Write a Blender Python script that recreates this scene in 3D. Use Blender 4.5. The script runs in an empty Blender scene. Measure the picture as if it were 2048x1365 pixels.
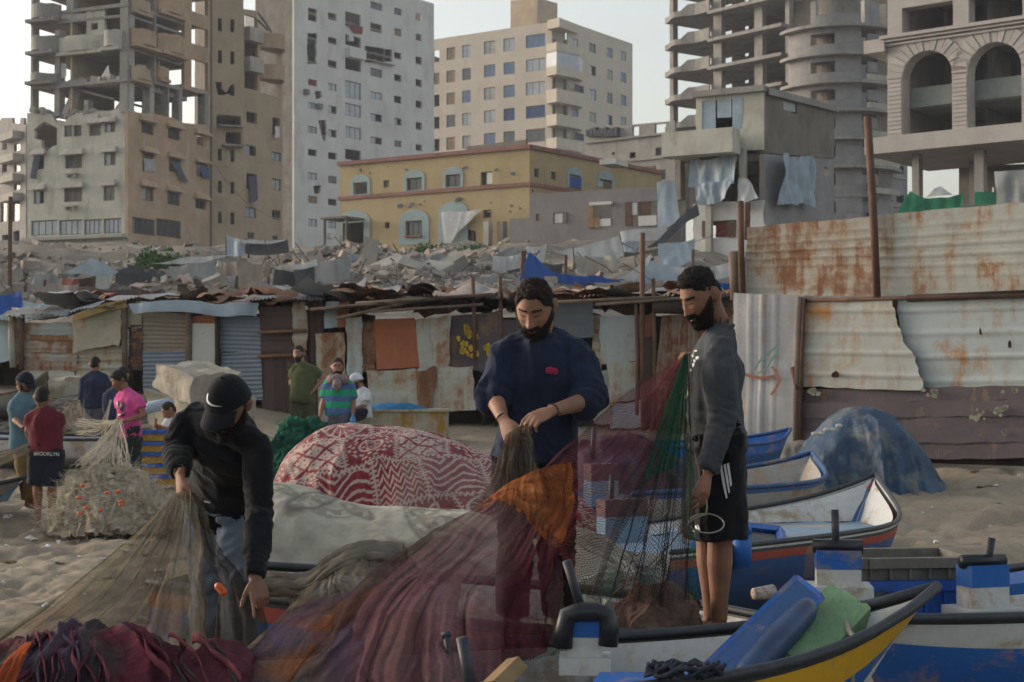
import bpy, bmesh, math, random
import numpy as np
from mathutils import Vector, Matrix
from mathutils.geometry import delaunay_2d_cdt
random.seed(7)
RNG = np.random.default_rng(11)
S = bpy.context.scene
COL = S.collection
R = math.radians
# ------------------------------------------------------------------ camera, world, sun, exposure
CAM_H, FPX, HOR = 1.6, 3128.9, 763.0
PITCH = math.atan((HOR - 682.5) / FPX)
cam_data = bpy.data.cameras.new('camera')
cam_data.lens = 55.0
cam_data.sensor_width = 36.0
cam_data.clip_start = 0.1
cam_data.clip_end = 5000.0
cam_data.dof.use_dof = True
cam_data.dof.focus_distance = 7.1
cam_data.dof.aperture_fstop = 9.0
cam = bpy.data.objects.new('camera', cam_data)
COL.objects.link(cam)
cam.location = (0, 0, CAM_H)
cam.rotation_euler = (math.pi / 2 + PITCH, 0, 0)
S.camera = cam
SUN_EL, SUN_AZ = 12.0, -68.0
w = bpy.data.worlds.new('World')
S.world = w
w.use_nodes = True
nt = w.node_tree
for n in list(nt.nodes):
 nt.nodes.remove(n)
sky = nt.nodes.new('ShaderNodeTexSky')
sky.sky_type = 'NISHITA'
sky.sun_disc = False
sky.sun_elevation = R(SUN_EL)
sky.sun_rotation = R(SUN_AZ)
sky.air_density = 1.2
sky.dust_density = 4.0
sky.ozone_density = 1.0
hsv = nt.nodes.new('ShaderNodeHueSaturation')
hsv.inputs['Saturation'].default_value = 0.45
hsv.inputs['Value'].default_value = 1.0
warm = nt.nodes.new('ShaderNodeMix')
warm.data_type = 'RGBA'
warm.blend_type = 'MULTIPLY'
warm.inputs[0].default_value = 1.0
warm.inputs[7].default_value = (1.0, .992, .975, 1)
bg = nt.nodes.new('ShaderNodeBackground')
bg.inputs['Strength'].default_value = 0.10
wo = nt.nodes.new('ShaderNodeOutputWorld')
nt.links.new(sky.outputs[0], hsv.inputs['Color'])
nt.links.new(hsv.outputs[0], warm.inputs[6])
nt.links.new(warm.outputs[2], bg.inputs['Color'])
nt.links.new(bg.outputs[0], wo.inputs['Surface'])
sun_d = bpy.data.lights.new('sun', 'SUN')
sun_d.energy = 0.32
sun_d.angle = R(11)
sun_d.color = (1.0, 0.8, 0.6)
sun = bpy.data.objects.new('sun', sun_d)
COL.objects.link(sun)
_sd = Vector((math.sin(R(SUN_AZ)) * math.cos(R(SUN_EL)), math.cos(R(SUN_AZ)) * math.cos(R(SUN_EL)), math.sin(R(SUN_EL))))
sun.rotation_euler = _sd.to_track_quat('Z', 'Y').to_euler()
sun.location = (0, 0, 60)
S.view_settings.view_transform = 'Standard'
S.view_settings.look = 'None'
S.view_settings.exposure = 1.7
S.view_settings.gamma = 1.0
S.view_settings.use_curve_mapping = False
S.render.engine = 'CYCLES'
S.cycles.use_denoising = True
S.cycles.transparent_max_bounces = 24
S.cycles.max_bounces = 6
S.cycles.caustics_reflective = False
S.cycles.caustics_refractive = False
# ------------------------------------------------------------------ helpers
_ca, _sa = math.cos(PITCH), math.sin(PITCH)
def ray(u, v):
 """direction of the sight line through a point of the photograph (2048 x 1365)"""
 a, b = (u - 1024) / FPX, (682.5 - v) / FPX
 return Vector((a, _ca - b * _sa, _sa + b * _ca))
def P(u, v, Y):
 d = ray(u, v)
 t = Y / d.y
 return Vector((d.x * t, Y, CAM_H + d.z * t))
def PZ(u, v, z):
 """point of the horizontal plane z"""
 d = ray(u, v)
 t = (z - CAM_H) / d.z
 return Vector((d.x * t, d.y * t, z))
_GK = np.array([(0, 0), (16, 0), (22, .45), (26, .75), (28.5, .92), (32, 1.6), (40, 3.2), (60, 6.2), (80, 8.2), (100, 9.8),
    (134, 11.2), (200, 12.6), (600, 13), (3000, 13)], float)
def gz(Y):
 return np.interp(Y, _GK[:, 0], _GK[:, 1])
_perm = np.random.default_rng(5).permutation(256)
_perm = np.concatenate([_perm, _perm, _perm])
_val = np.random.default_rng(6).random(256) * 2 - 1
def vnoise(x, y, z):
 x, y, z = np.broadcast_arrays(np.asarray(x, float), np.asarray(y, float), np.asarray(z, float))
 xi, yi, zi = np.floor(x).astype(int), np.floor(y).astype(int), np.floor(z).astype(int)
 fx, fy, fz = x - xi, y - yi, z - zi
 sx, sy, sz = [t * t * t * (t * (t * 6 - 15) + 10) for t in (fx, fy, fz)]
 xi &= 255; yi &= 255; zi &= 255
 def h(a, b, c):
  return _val[_perm[_perm[_perm[(xi + a) & 255] + ((yi + b) & 255)] + ((zi + c) & 255)]]
 l = lambda a, b, t: a + (b - a) * t
 return l(l(l(h(0, 0, 0), h(1, 0, 0), sx), l(h(0, 1, 0), h(1, 1, 0), sx), sy),
   l(l(h(0, 0, 1), h(1, 0, 1), sx), l(h(0, 1, 1), h(1, 1, 1), sx), sy), sz)
def fbm(x, y, z=0.0, o=4, g=.5):
 x, y, z = np.asarray(x, float), np.asarray(y, float), np.asarray(z, float)
 s, a, k = 0, 1.0, 1.0
 for i in range(o):
  s = s + a * vnoise(x * k + 17.3 * i, y * k + 9.1 * i, z * k + 3.7 * i)
  a *= g; k *= 2.03
 return s
def smooth01(a, b, x):
 t = np.clip((np.asarray(x, float) - a) / (b - a), 0, 1)
 return t * t * (3 - 2 * t)
def off_of(parent):
 o, v = parent, Vector((0, 0, 0))
 while o is not None:
  v = v + o.location
  o = o.parent
 return v
class MB:
 """collects geometry in world coordinates; build() links it as one mesh object"""
 def __init__(self):
  self.v, self.f, self.m = [], [], []
 def add(self, vs, fs, mi=0):
  n = len(self.v)
  self.v.extend([tuple(p) for p in vs])
  self.f.extend([tuple(i + n for i in f) for f in fs])
  self.m.extend([mi] * len(fs))
  return self
 def hexa(self, a, b, mi=0):
  """a: 4 points of one face, b: the 4 opposite points"""
  self.add(list(a) + list(b), [(3, 2, 1, 0), (4, 5, 6, 7), (0, 1, 5, 4), (1, 2, 6, 5), (2, 3, 7, 6), (3, 0, 4, 7)], mi)
  return self
 def box(self, c, s, rz=0.0, rx=0.0, ry=0.0, mi=0):
  from mathutils import Euler
  M = Euler((rx, ry, rz)).to_matrix()
  c = Vector(c)
  q = [c + M @ Vector((x * s[0] / 2, y * s[1] / 2, z * s[2] / 2)) for z in (-1, 1) for (x, y) in ((-1, -1), (1, -1), (1, 1), (-1, 1))]
  return self.hexa(q[:4], q[4:], mi)
 def tube(self, pts, rad, n=8, mi=0, cap=True, ell=None, up=None):
  """sweep along pts; rad: number, list, or list of (rx, ry)"""
  pts = [Vector(p) for p in pts]
  k = len(pts)
  if not isinstance(rad, (list, tuple)):
   rad = [rad] * k
  ref = Vector(up) if up is not None else None
  vs = []
  prev = None
  for i, p in enumerate(pts):
   t = (pts[min(i + 1, k - 1)] - pts[max(i - 1, 0)])
   t = t.normalized() if t.length > 1e-9 else Vector((0, 0, 1))
   if ref is not None:
    x = ref - t * ref.dot(t)
    if x.length < 1e-4: x = t.orthogonal()
    x.normalize()
   elif prev is None:
    x = t.orthogonal().normalized()
   else:
    x = (prev - t * prev.dot(t))
    x = x.normalized() if x.length > 1e-6 else t.orthogonal().normalized()
   prev = x
   y = t.cross(x)
   r = rad[i]
   rx, ry = (r if isinstance(r, (tuple, list)) else (r, r))
   for j in range(n):
    a = 2 * math.pi * j / n
    vs.append(p + x * (rx * math.cos(a)) + y * (ry * math.sin(a)))
  fs = []
  for i in range(k - 1):
   for j in range(n):
    a, b = i * n + j, i * n + (j + 1) % n
    fs.append((a, b, b + n, a + n))
  if cap:
   fs.append(tuple(reversed(range(n))))
   fs.append(tuple((k - 1) * n + j for j in range(n)))
  return self.add(vs, fs, mi)
 def grid(self, A, mi=0, closed_u=False):
  """A: array (nv, nu, 3)"""
  nv, nu = A.shape[:2]
  base = len(self.v)
  self.v.extend(map(tuple, A.reshape(-1, 3)))
  cu = nu if closed_u else nu - 1
  for j in range(nv - 1):
   for i in range(cu):
    i2 = (i + 1) % nu
    self.f.append((base + j * nu + i, base + j * nu + i2, base + (j + 1) * nu + i2, base + (j + 1) * nu + i))
  self.m.extend([mi] * ((nv - 1) * cu))
  return self
 def ball(self, c, r, n=8, m=6, mi=0, sq=(1, 1, 1), noise=0.0, seed=0.0):
  c = Vector(c)
  th = np.linspace(0, math.pi, m + 1)[:, None]
  ph = np.linspace(0, 2 * math.pi, n + 1)[None, :-1]
  x = np.sin(th) * np.cos(ph); y = np.sin(th) * np.sin(ph); z = np.cos(th) * np.ones_like(ph)
  k = r
  if noise:
   k = r * (1 + noise * fbm(x * 1.7 + seed, y * 1.7, z * 1.7, 3))
  A = np.stack([c.x + x * k * sq[0], c.y + y * k * sq[1], c.z + z * k * sq[2]], -1)
  return self.grid(A[::-1], mi, True)
 def build(self, name, mats, parent=None, smooth=False, kind=None, label=None):
  me = bpy.data.meshes.new(name)
  o = off_of(parent)
  if o.length > 0:
   me.from_pydata([(p[0] - o.x, p[1] - o.y, p[2] - o.z) for p in self.v], [], self.f)
  else:
   me.from_pydata(self.v, [], self.f)
  if not isinstance(mats, (list, tuple)):
   mats = [mats]
  for mt in mats:
   me.materials.append(mt)
  if len(mats) > 1:
   me.polygons.foreach_set('material_index', self.m)
  if smooth:
   me.polygons.foreach_set('use_smooth', [True] * len(me.polygons))
  me.update()
  ob = bpy.data.objects.new(name, me)
  COL.objects.link(ob)
  if parent is not None:
   ob.parent = parent
  if kind:
   ob['kind'] = kind
  if label:
   ob['label'] = label
  return ob
def auto_smooth(ob, deg=40):
 me = ob.data
 me.polygons.foreach_set('use_smooth', [True] * len(me.polygons))
 try:
  me.set_sharp_from_angle(angle=R(deg))
 except Exception:
  pass
 return ob
def thing(name, label, cat, loc=(0, 0, 0), group=None):
 o = bpy.data.objects.new(name, None)
 o.empty_display_size = .2
 COL.objects.link(o)
 o.location = loc
 o['label'] = label
 o['category'] = cat
 if group:
  o['group'] = group
 return o
def tag(o, label, cat, group=None):
 o['label'] = label
 o['category'] = cat
 if group:
  o['group'] = group
 return o
def grid_obj(name, A, mats, parent=None, smooth=True, uv=None, colors=None, mids=None, kind=None):
 """a sheet from an array (nv, nu, 3) with optional uv (nv, nu, 2) and point colours (nv, nu, 3 or 4)"""
 nv, nu = A.shape[:2]
 me = bpy.data.meshes.new(name)
 o = off_of(parent)
 V = A.reshape(-1, 3) - np.array([o.x, o.y, o.z])
 j, i = np.meshgrid(np.arange(nv - 1), np.arange(nu - 1), indexing='ij')
 a = (j * nu + i).ravel()
 F = np.stack([a, a + 1, a + nu + 1, a + nu], -1)
 me.vertices.add(len(V)); me.vertices.foreach_set('co', V.ravel())
 me.loops.add(F.size); me.loops.foreach_set('vertex_index', F.ravel().astype(np.int32))
 me.polygons.add(len(F))
 me.polygons.foreach_set('loop_start', np.arange(0, F.size, 4, dtype=np.int32))
 me.polygons.foreach_set('loop_total', np.full(len(F), 4, dtype=np.int32))
 if not isinstance(mats, (list, tuple)): mats = [mats]
 for mt in mats: me.materials.append(mt)
 me.update(calc_edges=True)
 me.validate()
 if smooth:
  me.polygons.foreach_set('use_smooth', np.ones(len(F), dtype=bool))
 if mids is not None:
  me.polygons.foreach_set('material_index', np.asarray(mids, dtype=np.int32).ravel())
 if uv is not None:
  ul = me.uv_layers.new(name='UVMap')
  ul.data.foreach_set('uv', uv.reshape(-1, 2)[F.ravel()].astype(np.float32).ravel())
 if colors is not None:
  ca = me.color_attributes.new('tint', 'FLOAT_COLOR', 'POINT')
  C = colors.reshape(len(V), -1)
  if C.shape[1] == 3: C = np.concatenate([C, np.ones((len(V), 1))], 1)
  ca.data.foreach_set('color', C.astype(np.float32).ravel())
 ob = bpy.data.objects.new(name, me)
 COL.objects.link(ob)
 if parent is not None: ob.parent = parent
 if kind: ob['kind'] = kind
 return ob
def remesh(ob, voxel, smooth_it=4, smooth_f=.5):
 """voxel-union the shells of an object's mesh into one continuous skin"""
 m = ob.modifiers.new('r', 'REMESH'); m.mode = 'VOXEL'; m.voxel_size = voxel; m.use_smooth_shade = True
 if smooth_it:
  s = ob.modifiers.new('s', 'SMOOTH'); s.iterations = smooth_it; s.factor = smooth_f
 dg = bpy.context.evaluated_depsgraph_get()
 dg.update()
 ev = ob.evaluated_get(dg)
 me = bpy.data.meshes.new_from_object(ev)
 old = ob.data
 mats = list(old.materials)
 ob.modifiers.clear()
 ob.data = me
 me.materials.clear()
 for mt in mats: me.materials.append(mt)
 me.polygons.foreach_set('use_smooth', np.ones(len(me.polygons), dtype=bool))
 bpy.data.meshes.remove(old)
 return ob
def get_co(me):
 a = np.empty(len(me.vertices) * 3); me.vertices.foreach_get('co', a); return a.reshape(-1, 3)
def get_no(me):
 a = np.empty(len(me.vertices) * 3, dtype=np.float32); me.vertices.foreach_get('normal', a); return a.reshape(-1, 3).astype(float)
def set_co(me, a):
 me.vertices.foreach_set('co', a.ravel()); me.update()
# ------------------------------------------------------------------ materials
class NT:
 def __init__(self, name):
  self.mat = bpy.data.materials.new(name)
  self.mat.use_nodes = True
  self.t = self.mat.node_tree
  for n in list(self.t.nodes): self.t.nodes.remove(n)
  self.out = self.t.nodes.new('ShaderNodeOutputMaterial')
  self.tc = self.t.nodes.new('ShaderNodeTexCoord')
  self.info = None
 def n(self, ty, **kw):
  x = self.t.nodes.new(ty)
  for k, v in kw.items(): setattr(x, k, v)
  return x
 def l(self, a, b): self.t.links.new(a, b)
 def put(self, sock, val):
  if isinstance(val, bpy.types.NodeSocket): self.l(val, sock)
  else: sock.default_value = val
 def coord(self, scale=(1, 1, 1), kind='Object', rnd=True, loc=(0, 0, 0)):
  m = self.n('ShaderNodeMapping')
  m.inputs['Scale'].default_value = scale
  m.inputs['Location'].default_value = loc
  self.l(self.tc.outputs[kind], m.inputs['Vector'])
  if not rnd: return m.outputs[0]
  if self.info is None: self.info = self.n('ShaderNodeObjectInfo')
  a = self.n('ShaderNodeVectorMath', operation='ADD')
  s = self.n('ShaderNodeMath', operation='MULTIPLY'); s.inputs[1].default_value = 37.0
  self.l(self.info.outputs['Random'], s.inputs[0])
  self.l(m.outputs[0], a.inputs[0]); self.l(s.outputs[0], a.inputs[1])
  return a.outputs[0]
 def noise(self, vec, scale, detail=4, rough=.55, dist=0.0):
  x = self.n('ShaderNodeTexNoise')
  x.inputs['Scale'].default_value = scale; x.inputs['Detail'].default_value = detail
  x.inputs['Roughness'].default_value = rough; x.inputs['Distortion'].default_value = dist
  self.l(vec, x.inputs['Vector'])
  return x.outputs['Fac']
 def ramp(self, fac, a, b, va=0.0, vb=1.0):
  x = self.n('ShaderNodeMapRange')
  x.inputs['From Min'].default_value = a; x.inputs['From Max'].default_value = b
  x.inputs['To Min'].default_value = va; x.inputs['To Max'].default_value = vb
  self.l(fac, x.inputs['Value'])
  return x.outputs[0]
 def math(self, op, a, b=0.0, clamp=False):
  x = self.n('ShaderNodeMath', operation=op); x.use_clamp = clamp
  self.put(x.inputs[0], a); self.put(x.inputs[1], b)
  return x.outputs[0]
 def mix(self, f, a, b, mode='MIX'):
  x = self.n('ShaderNodeMix', data_type='RGBA', blend_type=mode)
  self.put(x.inputs[0], f)
  self.put(x.inputs[6], a if isinstance(a, bpy.types.NodeSocket) else (*a, 1))
  self.put(x.inputs[7], b if isinstance(b, bpy.types.NodeSocket) else (*b, 1))
  return x.outputs[2]
 def bump(self, h, strength=.3, dist=.01):
  x = self.n('ShaderNodeBump')
  x.inputs['Strength'].default_value = strength; x.inputs['Distance'].default_value = dist
  self.l(h, x.inputs['Height'])
  return x.outputs[0]
 def bsdf(self, col, rough=.8, metal=0.0, normal=None, spec=None, sheen=0.0, sss=0.0):
  b = self.n('ShaderNodeBsdfPrincipled')
  self.put(b.inputs['Base Color'], col if isinstance(col, bpy.types.NodeSocket) else (*col, 1))
  self.put(b.inputs['Roughness'], rough); self.put(b.inputs['Metallic'], metal)
  if normal is not None: self.l(normal, b.inputs['Normal'])
  if spec is not None: b.inputs['Specular IOR Level'].default_value = spec
  if sheen: b.inputs['Sheen Weight'].default_value = sheen
  if sss:
   b.inputs['Subsurface Weight'].default_value = sss
   b.inputs['Subsurface Radius'].default_value = (.012, .004, .002)
  return b
 def done(self, sh):
  self.l(sh.outputs[0] if hasattr(sh, 'outputs') else sh, self.out.inputs['Surface'])
  return self.mat
def sc(c, k): return tuple(max(0, min(1, x * k)) for x in c)
def m_rough(name, col, var=.3, scale=1.5, rough=.9, bump=.25, bscale=30, bdist=.01, stain=None, stain_amt=.5, fine=.15, coord='Object', spec=.2):
 """weathered plaster, concrete, stone, wood, earth"""
 t = NT(name)
 c = t.coord()
 n1 = t.noise(c, scale, 6, .6)
 n2 = t.noise(c, bscale, 4, .6)
 k = t.mix(t.ramp(n1, .3, .7), sc(col, 1 - var), sc(col, 1 + var * .6))
 k = t.mix(t.ramp(n2, .35, .7, 0, fine), k, sc(col, .35))
 if stain is not None:
  n3 = t.noise(t.coord((1, 1, .35)), scale * 1.7, 7, .65, .4)
  k = t.mix(t.ramp(n3, .52, .66, 0, stain_amt), k, stain)
 return t.done(t.bsdf(k, rough, 0, t.bump(n2, bump, bdist), spec))
def m_paint(name, col, rust=.5, rough=.55, scale=1.2, rcol=(.16, .065, .03), chip=None, streak=True, metal=0.0, dirt=.3):
 """painted or galvanised sheet metal with rust"""
 t = NT(name)
 c = t.coord()
 n1 = t.noise(c, scale, 8, .68, .6)
 n2 = t.noise(c, scale * 6, 6, .7)
 mask = n1
 if streak:
  n4 = t.noise(t.coord((3.0, 3.0, .4)), scale * 2, 5, .6)
  mask = t.math('ADD', t.math('MULTIPLY', n1, .62), t.math('MULTIPLY', n4, .38))
 mask = t.math('ADD', mask, t.math('MULTIPLY', t.math('SUBTRACT', n2, .5), .22))
 th = .72 - rust * .3
 r = t.ramp(mask, th, th + .07)
 base = t.mix(t.ramp(n2, .3, .75, 0, dirt), col, sc(col, .5))
 edge = t.ramp(mask, th - .07, th + .02, 0, .55)
 base = t.mix(edge, base, sc((.42, .25, .12), .75))
 rc = t.mix(n2, sc(rcol, .55), sc(rcol, 1.9))
 k = t.mix(r, base, rc)
 rg = t.math('ADD', t.math('MULTIPLY', r, .35), rough, True)
 return t.done(t.bsdf(k, rg, metal, t.bump(t.math('ADD', n2, r), .25, .004), .3))
def m_cloth(name, col, var=.25, scale=2.0, weave=400, bump=.2, sheen=.0, rough=.92, col2=None, col2amt=.0, spots=None, trans=0.0, fold=0.0):
 t = NT(name)
 c = t.coord()
 n1 = t.noise(c, scale, 5, .6)
 n2 = t.noise(c, weave, 2, .5)
 k = t.mix(t.ramp(n1, .3, .7), sc(col, 1 - var), sc(col, 1 + var * .5))
 if col2 is not None:
  n3 = t.noise(c, scale * 1.3 + .3, 6, .65, .5)
  k = t.mix(t.ramp(n3, .48, .64, 0, col2amt), k, col2)
 h = n2
 if fold:
  n5 = t.noise(t.coord(), scale * 3.5, 3, .5, 1.2)
  h = t.math('ADD', t.math('MULTIPLY', n2, .12), t.math('MULTIPLY', n5, fold))
 b = t.bsdf(k, rough, 0, t.bump(h, bump, .012 if fold else .002), .15, sheen)
 if trans:
  tr = t.n('ShaderNodeBsdfTranslucent'); t.l(k, tr.inputs[0])
  mx = t.n('ShaderNodeMixShader'); mx.inputs[0].default_value = trans
  t.l(b.outputs[0], mx.inputs[1]); t.l(tr.outputs[0], mx.inputs[2])
  return t.done(mx)
 return t.done(b)
def m_plain(name, col, rough=.6, metal=0.0, var=.15, scale=8, spec=.4):
 t = NT(name)
 n1 = t.noise(t.coord(), scale, 4, .6)
 k = t.mix(t.ramp(n1, .3, .7), sc(col, 1 - var), sc(col, 1 + var))
 return t.done(t.bsdf(k, rough, metal, t.bump(n1, .1, .003), spec))
def m_net(name, period=.012, line=.28, fill=.25, tint=None, rough=.9, diamond=True, dens=1.0, fold=0.0):
 """knotted netting: strands with real gaps (alpha), woven in the sheet's own UV (metres)"""
 t = NT(name)
 uvn = t.n('ShaderNodeUVMap')
 sep = t.n('ShaderNodeSeparateXYZ'); t.l(uvn.outputs[0], sep.inputs[0])
 wob = t.noise(t.coord((1, 1, 1), rnd=False), 9, 3, .5)
 wv = t.math('MULTIPLY', t.math('SUBTRACT', wob, .5), period * 2.5)
 x, y = t.math('ADD', sep.outputs[0], wv), t.math('ADD', sep.outputs[1], wv)
 if diamond:
  a, b = t.math('ADD', x, y), t.math('SUBTRACT', x, y)
 else:
  a, b = x, y
 def lines(q):
  f = t.math('FRACT', t.math('MULTIPLY', q, 1 / period))
  d = t.math('ABSOLUTE', t.math('SUBTRACT', f, .5))
  return t.math('GREATER_THAN', d, .5 - line * .5)
 st = t.math('MAXIMUM', lines(a), lines(b))
 cloud = t.noise(t.coord((1, 1, 1), rnd=False), 5, 5, .6)
 al = t.math('MAXIMUM', st, t.ramp(cloud, .35, .7, fill * .3, fill * 1.4))
 al = t.math('MULTIPLY', al, dens, True)
 if tint is None:
  va = t.n('ShaderNodeVertexColor'); va.layer_name = 'tint'
  colr = va.outputs['Color']
 else:
  colr = None
 fine = t.noise(t.coord((1, 1, 1), rnd=False), 60, 3, .6)
 base = colr if colr is not None else None
 if base is None:
  k = t.mix(fine, sc(tint, .6), sc(tint, 1.3))
 else:
  k = t.mix(t.ramp(fine, .3, .7, 0, .6), base, t.mix(.5, base, (0, 0, 0)))
 d = t.n('ShaderNodeBsdfDiffuse'); t.l(k, d.inputs[0])
 trl = t.n('ShaderNodeBsdfTranslucent'); t.l(k, trl.inputs[0])
 m1 = t.n('ShaderNodeMixShader'); m1.inputs[0].default_value = .35
 t.l(d.outputs[0], m1.inputs[1]); t.l(trl.outputs[0], m1.inputs[2])
 tp = t.n('ShaderNodeBsdfTransparent')
 m2 = t.n('ShaderNodeMixShader')
 t.l(al, m2.inputs[0]); t.l(tp.outputs[0], m2.inputs[1]); t.l(m1.outputs[0], m2.inputs[2])
 return t.done(m2)
def m_tint(name, rough=.92, bump=.3, weave=300, fine=.4, spec=.1, sheen=0.0, bdist=.003):
 """cloth or paint whose print is stored per point"""
 t = NT(name)
 va = t.n('ShaderNodeVertexColor'); va.layer_name = 'tint'
 n2 = t.noise(t.coord(rnd=False), weave, 3, .6)
 n1 = t.noise(t.coord(rnd=False), 6, 5, .6)
 k = t.mix(t.ramp(n1, .3, .75, 0, fine), va.outputs['Color'], t.mix(.6, va.outputs['Color'], (.02, .02, .02)))
 return t.done(t.bsdf(k, rough, 0, t.bump(n2, bump, bdist), spec, sheen))
def m_glass(name, col, rough=.12, spec=.6):
 t = NT(name)
 n1 = t.noise(t.coord(), .8, 3, .6)
 k = t.mix(n1, sc(col, .7), sc(col, 1.4))
 return t.done(t.bsdf(k, rough, 0, None, spec))
# ------------------------------------------------------------------ facades of the far buildings
class Face:
 """a vertical plane through two columns of the photograph at two distances"""
 def __init__(self, uL, YL, uR, YR, vref=500):
  a, b = P(uL, vref, YL), P(uR, vref, YR)
  self.a = Vector((a.x, a.y)); d = Vector((b.x - a.x, b.y - a.y))
  self.L = d.length; self.d = d.normalized(); self.n = Vector((self.d.y, -self.d.x))
 def hit(self, u, v):
  d = ray(u, v)
  t = self.a.dot(self.n) / (d.x * self.n.x + d.y * self.n.y)
  return ((Vector((d.x * t, d.y * t)) - self.a).dot(self.d), CAM_H + d.z * t)
 def xyz(self, s, z, d=0.0):
  p = self.a + self.d * s + self.n * d
  return Vector((p.x, p.y, z))
 def at(self, u, v, d=0.0):
  s, z = self.hit(u, v)
  return self.xyz(s, z, d)
 def rect(self, u0, v0, u1, v1):
  um, vm = (u0 + u1) / 2, (v0 + v1) / 2
  return self.hit(u0, vm)[0], self.hit(um, v1)[1], self.hit(u1, vm)[0], self.hit(um, v0)[1]
 def box(self, mb, u0, v0, u1, v1, d0, d1, mi=0):
  """box over a pixel rectangle of the face from depth d0 to d1 (positive = out of the wall)"""
  s0, z0, s1, z1 = self.rect(u0, v0, u1, v1)
  return self.sbox(mb, s0, z0, s1, z1, d0, d1, mi)
 def sbox(self, mb, s0, z0, s1, z1, d0, d1, mi=0):
  q = [[self.xyz(s, z, d) for (s, z) in ((s0, z0), (s1, z0), (s1, z1), (s0, z1))] for d in (d0, d1)]
  return mb.hexa(q[0], q[1], mi)
 def bar(self, mb, p, q, th, d0, d1, mi=0):
  """slanting bar between two photo points; th = thickness upwards in pixels"""
  lo = [self.at(p[0], p[1] + th / 2, x) for x in (d0, d1)] ; hi = [self.at(p[0], p[1] - th / 2, x) for x in (d0, d1)]
  lo2 = [self.at(q[0], q[1] + th / 2, x) for x in (d0, d1)]; hi2 = [self.at(q[0], q[1] - th / 2, x) for x in (d0, d1)]
  return mb.hexa([lo[0], lo[1], hi[1], hi[0]], [lo2[0], lo2[1], hi2[1], hi2[0]], mi)
def inside(p, poly):
 c = False
 j = len(poly) - 1
 for i in range(len(poly)):
  a, b = poly[i], poly[j]
  if (a[1] > p[1]) != (b[1] > p[1]) and p[0] < (b[0] - a[0]) * (p[1] - a[1]) / (b[1] - a[1]) + a[0]:
   c = not c
  j = i
 return c
def plate(mb, fc, outer, holes, d0=0.0, d1=-.3, mi=0):
 """a wall of thickness d0-d1 with openings of any outline; points are (s, z) on the face"""
 V, E = [], []
 for poly in [outer] + holes:
  n0 = len(V)
  V += [Vector(p) for p in poly]
  E += [(n0 + i, n0 + (i + 1) % len(poly)) for i in range(len(poly))]
 r = delaunay_2d_cdt(V, E, [], 0, 1e-5)
 tri = []
 for f in r[2]:
  c = (sum(r[0][i][0] for i in f) / len(f), sum(r[0][i][1] for i in f) / len(f))
  if inside(c, outer) and not any(inside(c, h) for h in holes):
   tri.append(f)
 for d in (d0, d1):
  mb.add([fc.xyz(p[0], p[1], d) for p in r[0]], tri, mi)
 for poly in [outer] + holes:
  n = len(poly)
  vs = [fc.xyz(p[0], p[1], d) for d in (d0, d1) for p in poly]
  mb.add(vs, [(i, (i + 1) % n, n + (i + 1) % n, n + i) for i in range(n)], mi)
 return mb
def px(fc, poly): return [fc.hit(u, v) for u, v in poly]
def rpoly(fc, r):
 s0, z0, s1, z1 = fc.rect(*r)
 return [(s0, z0), (s1, z0), (s1, z1), (s0, z1)]
def ragged(poly, amp, step, seed=0):
 """break the straight edges of a pixel polygon into an uneven line"""
 rn = random.Random(seed)
 out = []
 for i in range(len(poly)):
  a, b = poly[i], poly[(i + 1) % len(poly)]
  L = math.hypot(b[0] - a[0], b[1] - a[1])
  k = max(1, int(L / step))
  for j in range(k):
   t = j / k
   out.append((a[0] + (b[0] - a[0]) * t + rn.uniform(-amp, amp), a[1] + (b[1] - a[1]) * t + rn.uniform(-amp, amp)))
 return out
def window(root, fc, r, style='g', d=-.16, mats=None, nmul=1, fr=.07):
 """frame with mullions (the part) and its pane (the sub-part) set inside an opening"""
 s0, z0, s1, z1 = fc.rect(*r)
 s0 += .01; s1 -= .01; z0 += .01; z1 -= .01
 fm, pm = mats
 mb = MB()
 fc.sbox(mb, s0, z0, s0 + fr, z1, d - .05, d + .02); fc.sbox(mb, s1 - fr, z0, s1, z1, d - .05, d + .02)
 fc.sbox(mb, s0 + fr, z0, s1 - fr, z0 + fr, d - .05, d + .02); fc.sbox(mb, s0 + fr, z1 - fr, s1 - fr, z1, d - .05, d + .02)
 for k in range(1, nmul + 1):
  x = s0 + (s1 - s0) * k / (nmul + 1)
  fc.sbox(mb, x - fr * .5, z0 + fr, x + fr * .5, z1 - fr, d - .04, d + .015)
 f = mb.build('window', fm, root)
 if style != 'n':
  p = MB()
  if style == 'h':
   fc.sbox(p, s0 + fr, z0 + fr, (s0 + s1) / 2, z1 - fr, d - .03, d - .015)
  else:
   fc.sbox(p, s0 + fr, z0 + fr, s1 - fr, z1 - fr, d - .03, d - .015)
  p.build('pane', pm, f)
 return f
def facade(root, fc, outer, holes, mat, th=.3, name='wall', d=0.0):
 """outer and holes in photo pixels; a hole is a rect (u0,v0,u1,v1) or a polygon"""
 hs = [rpoly(fc, h) if not isinstance(h[0], tuple) else px(fc, h) for h in holes]
 mb = MB()
 plate(mb, fc, px(fc, outer), hs, d, d - th)
 return mb.build(name, mat, root)
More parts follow.
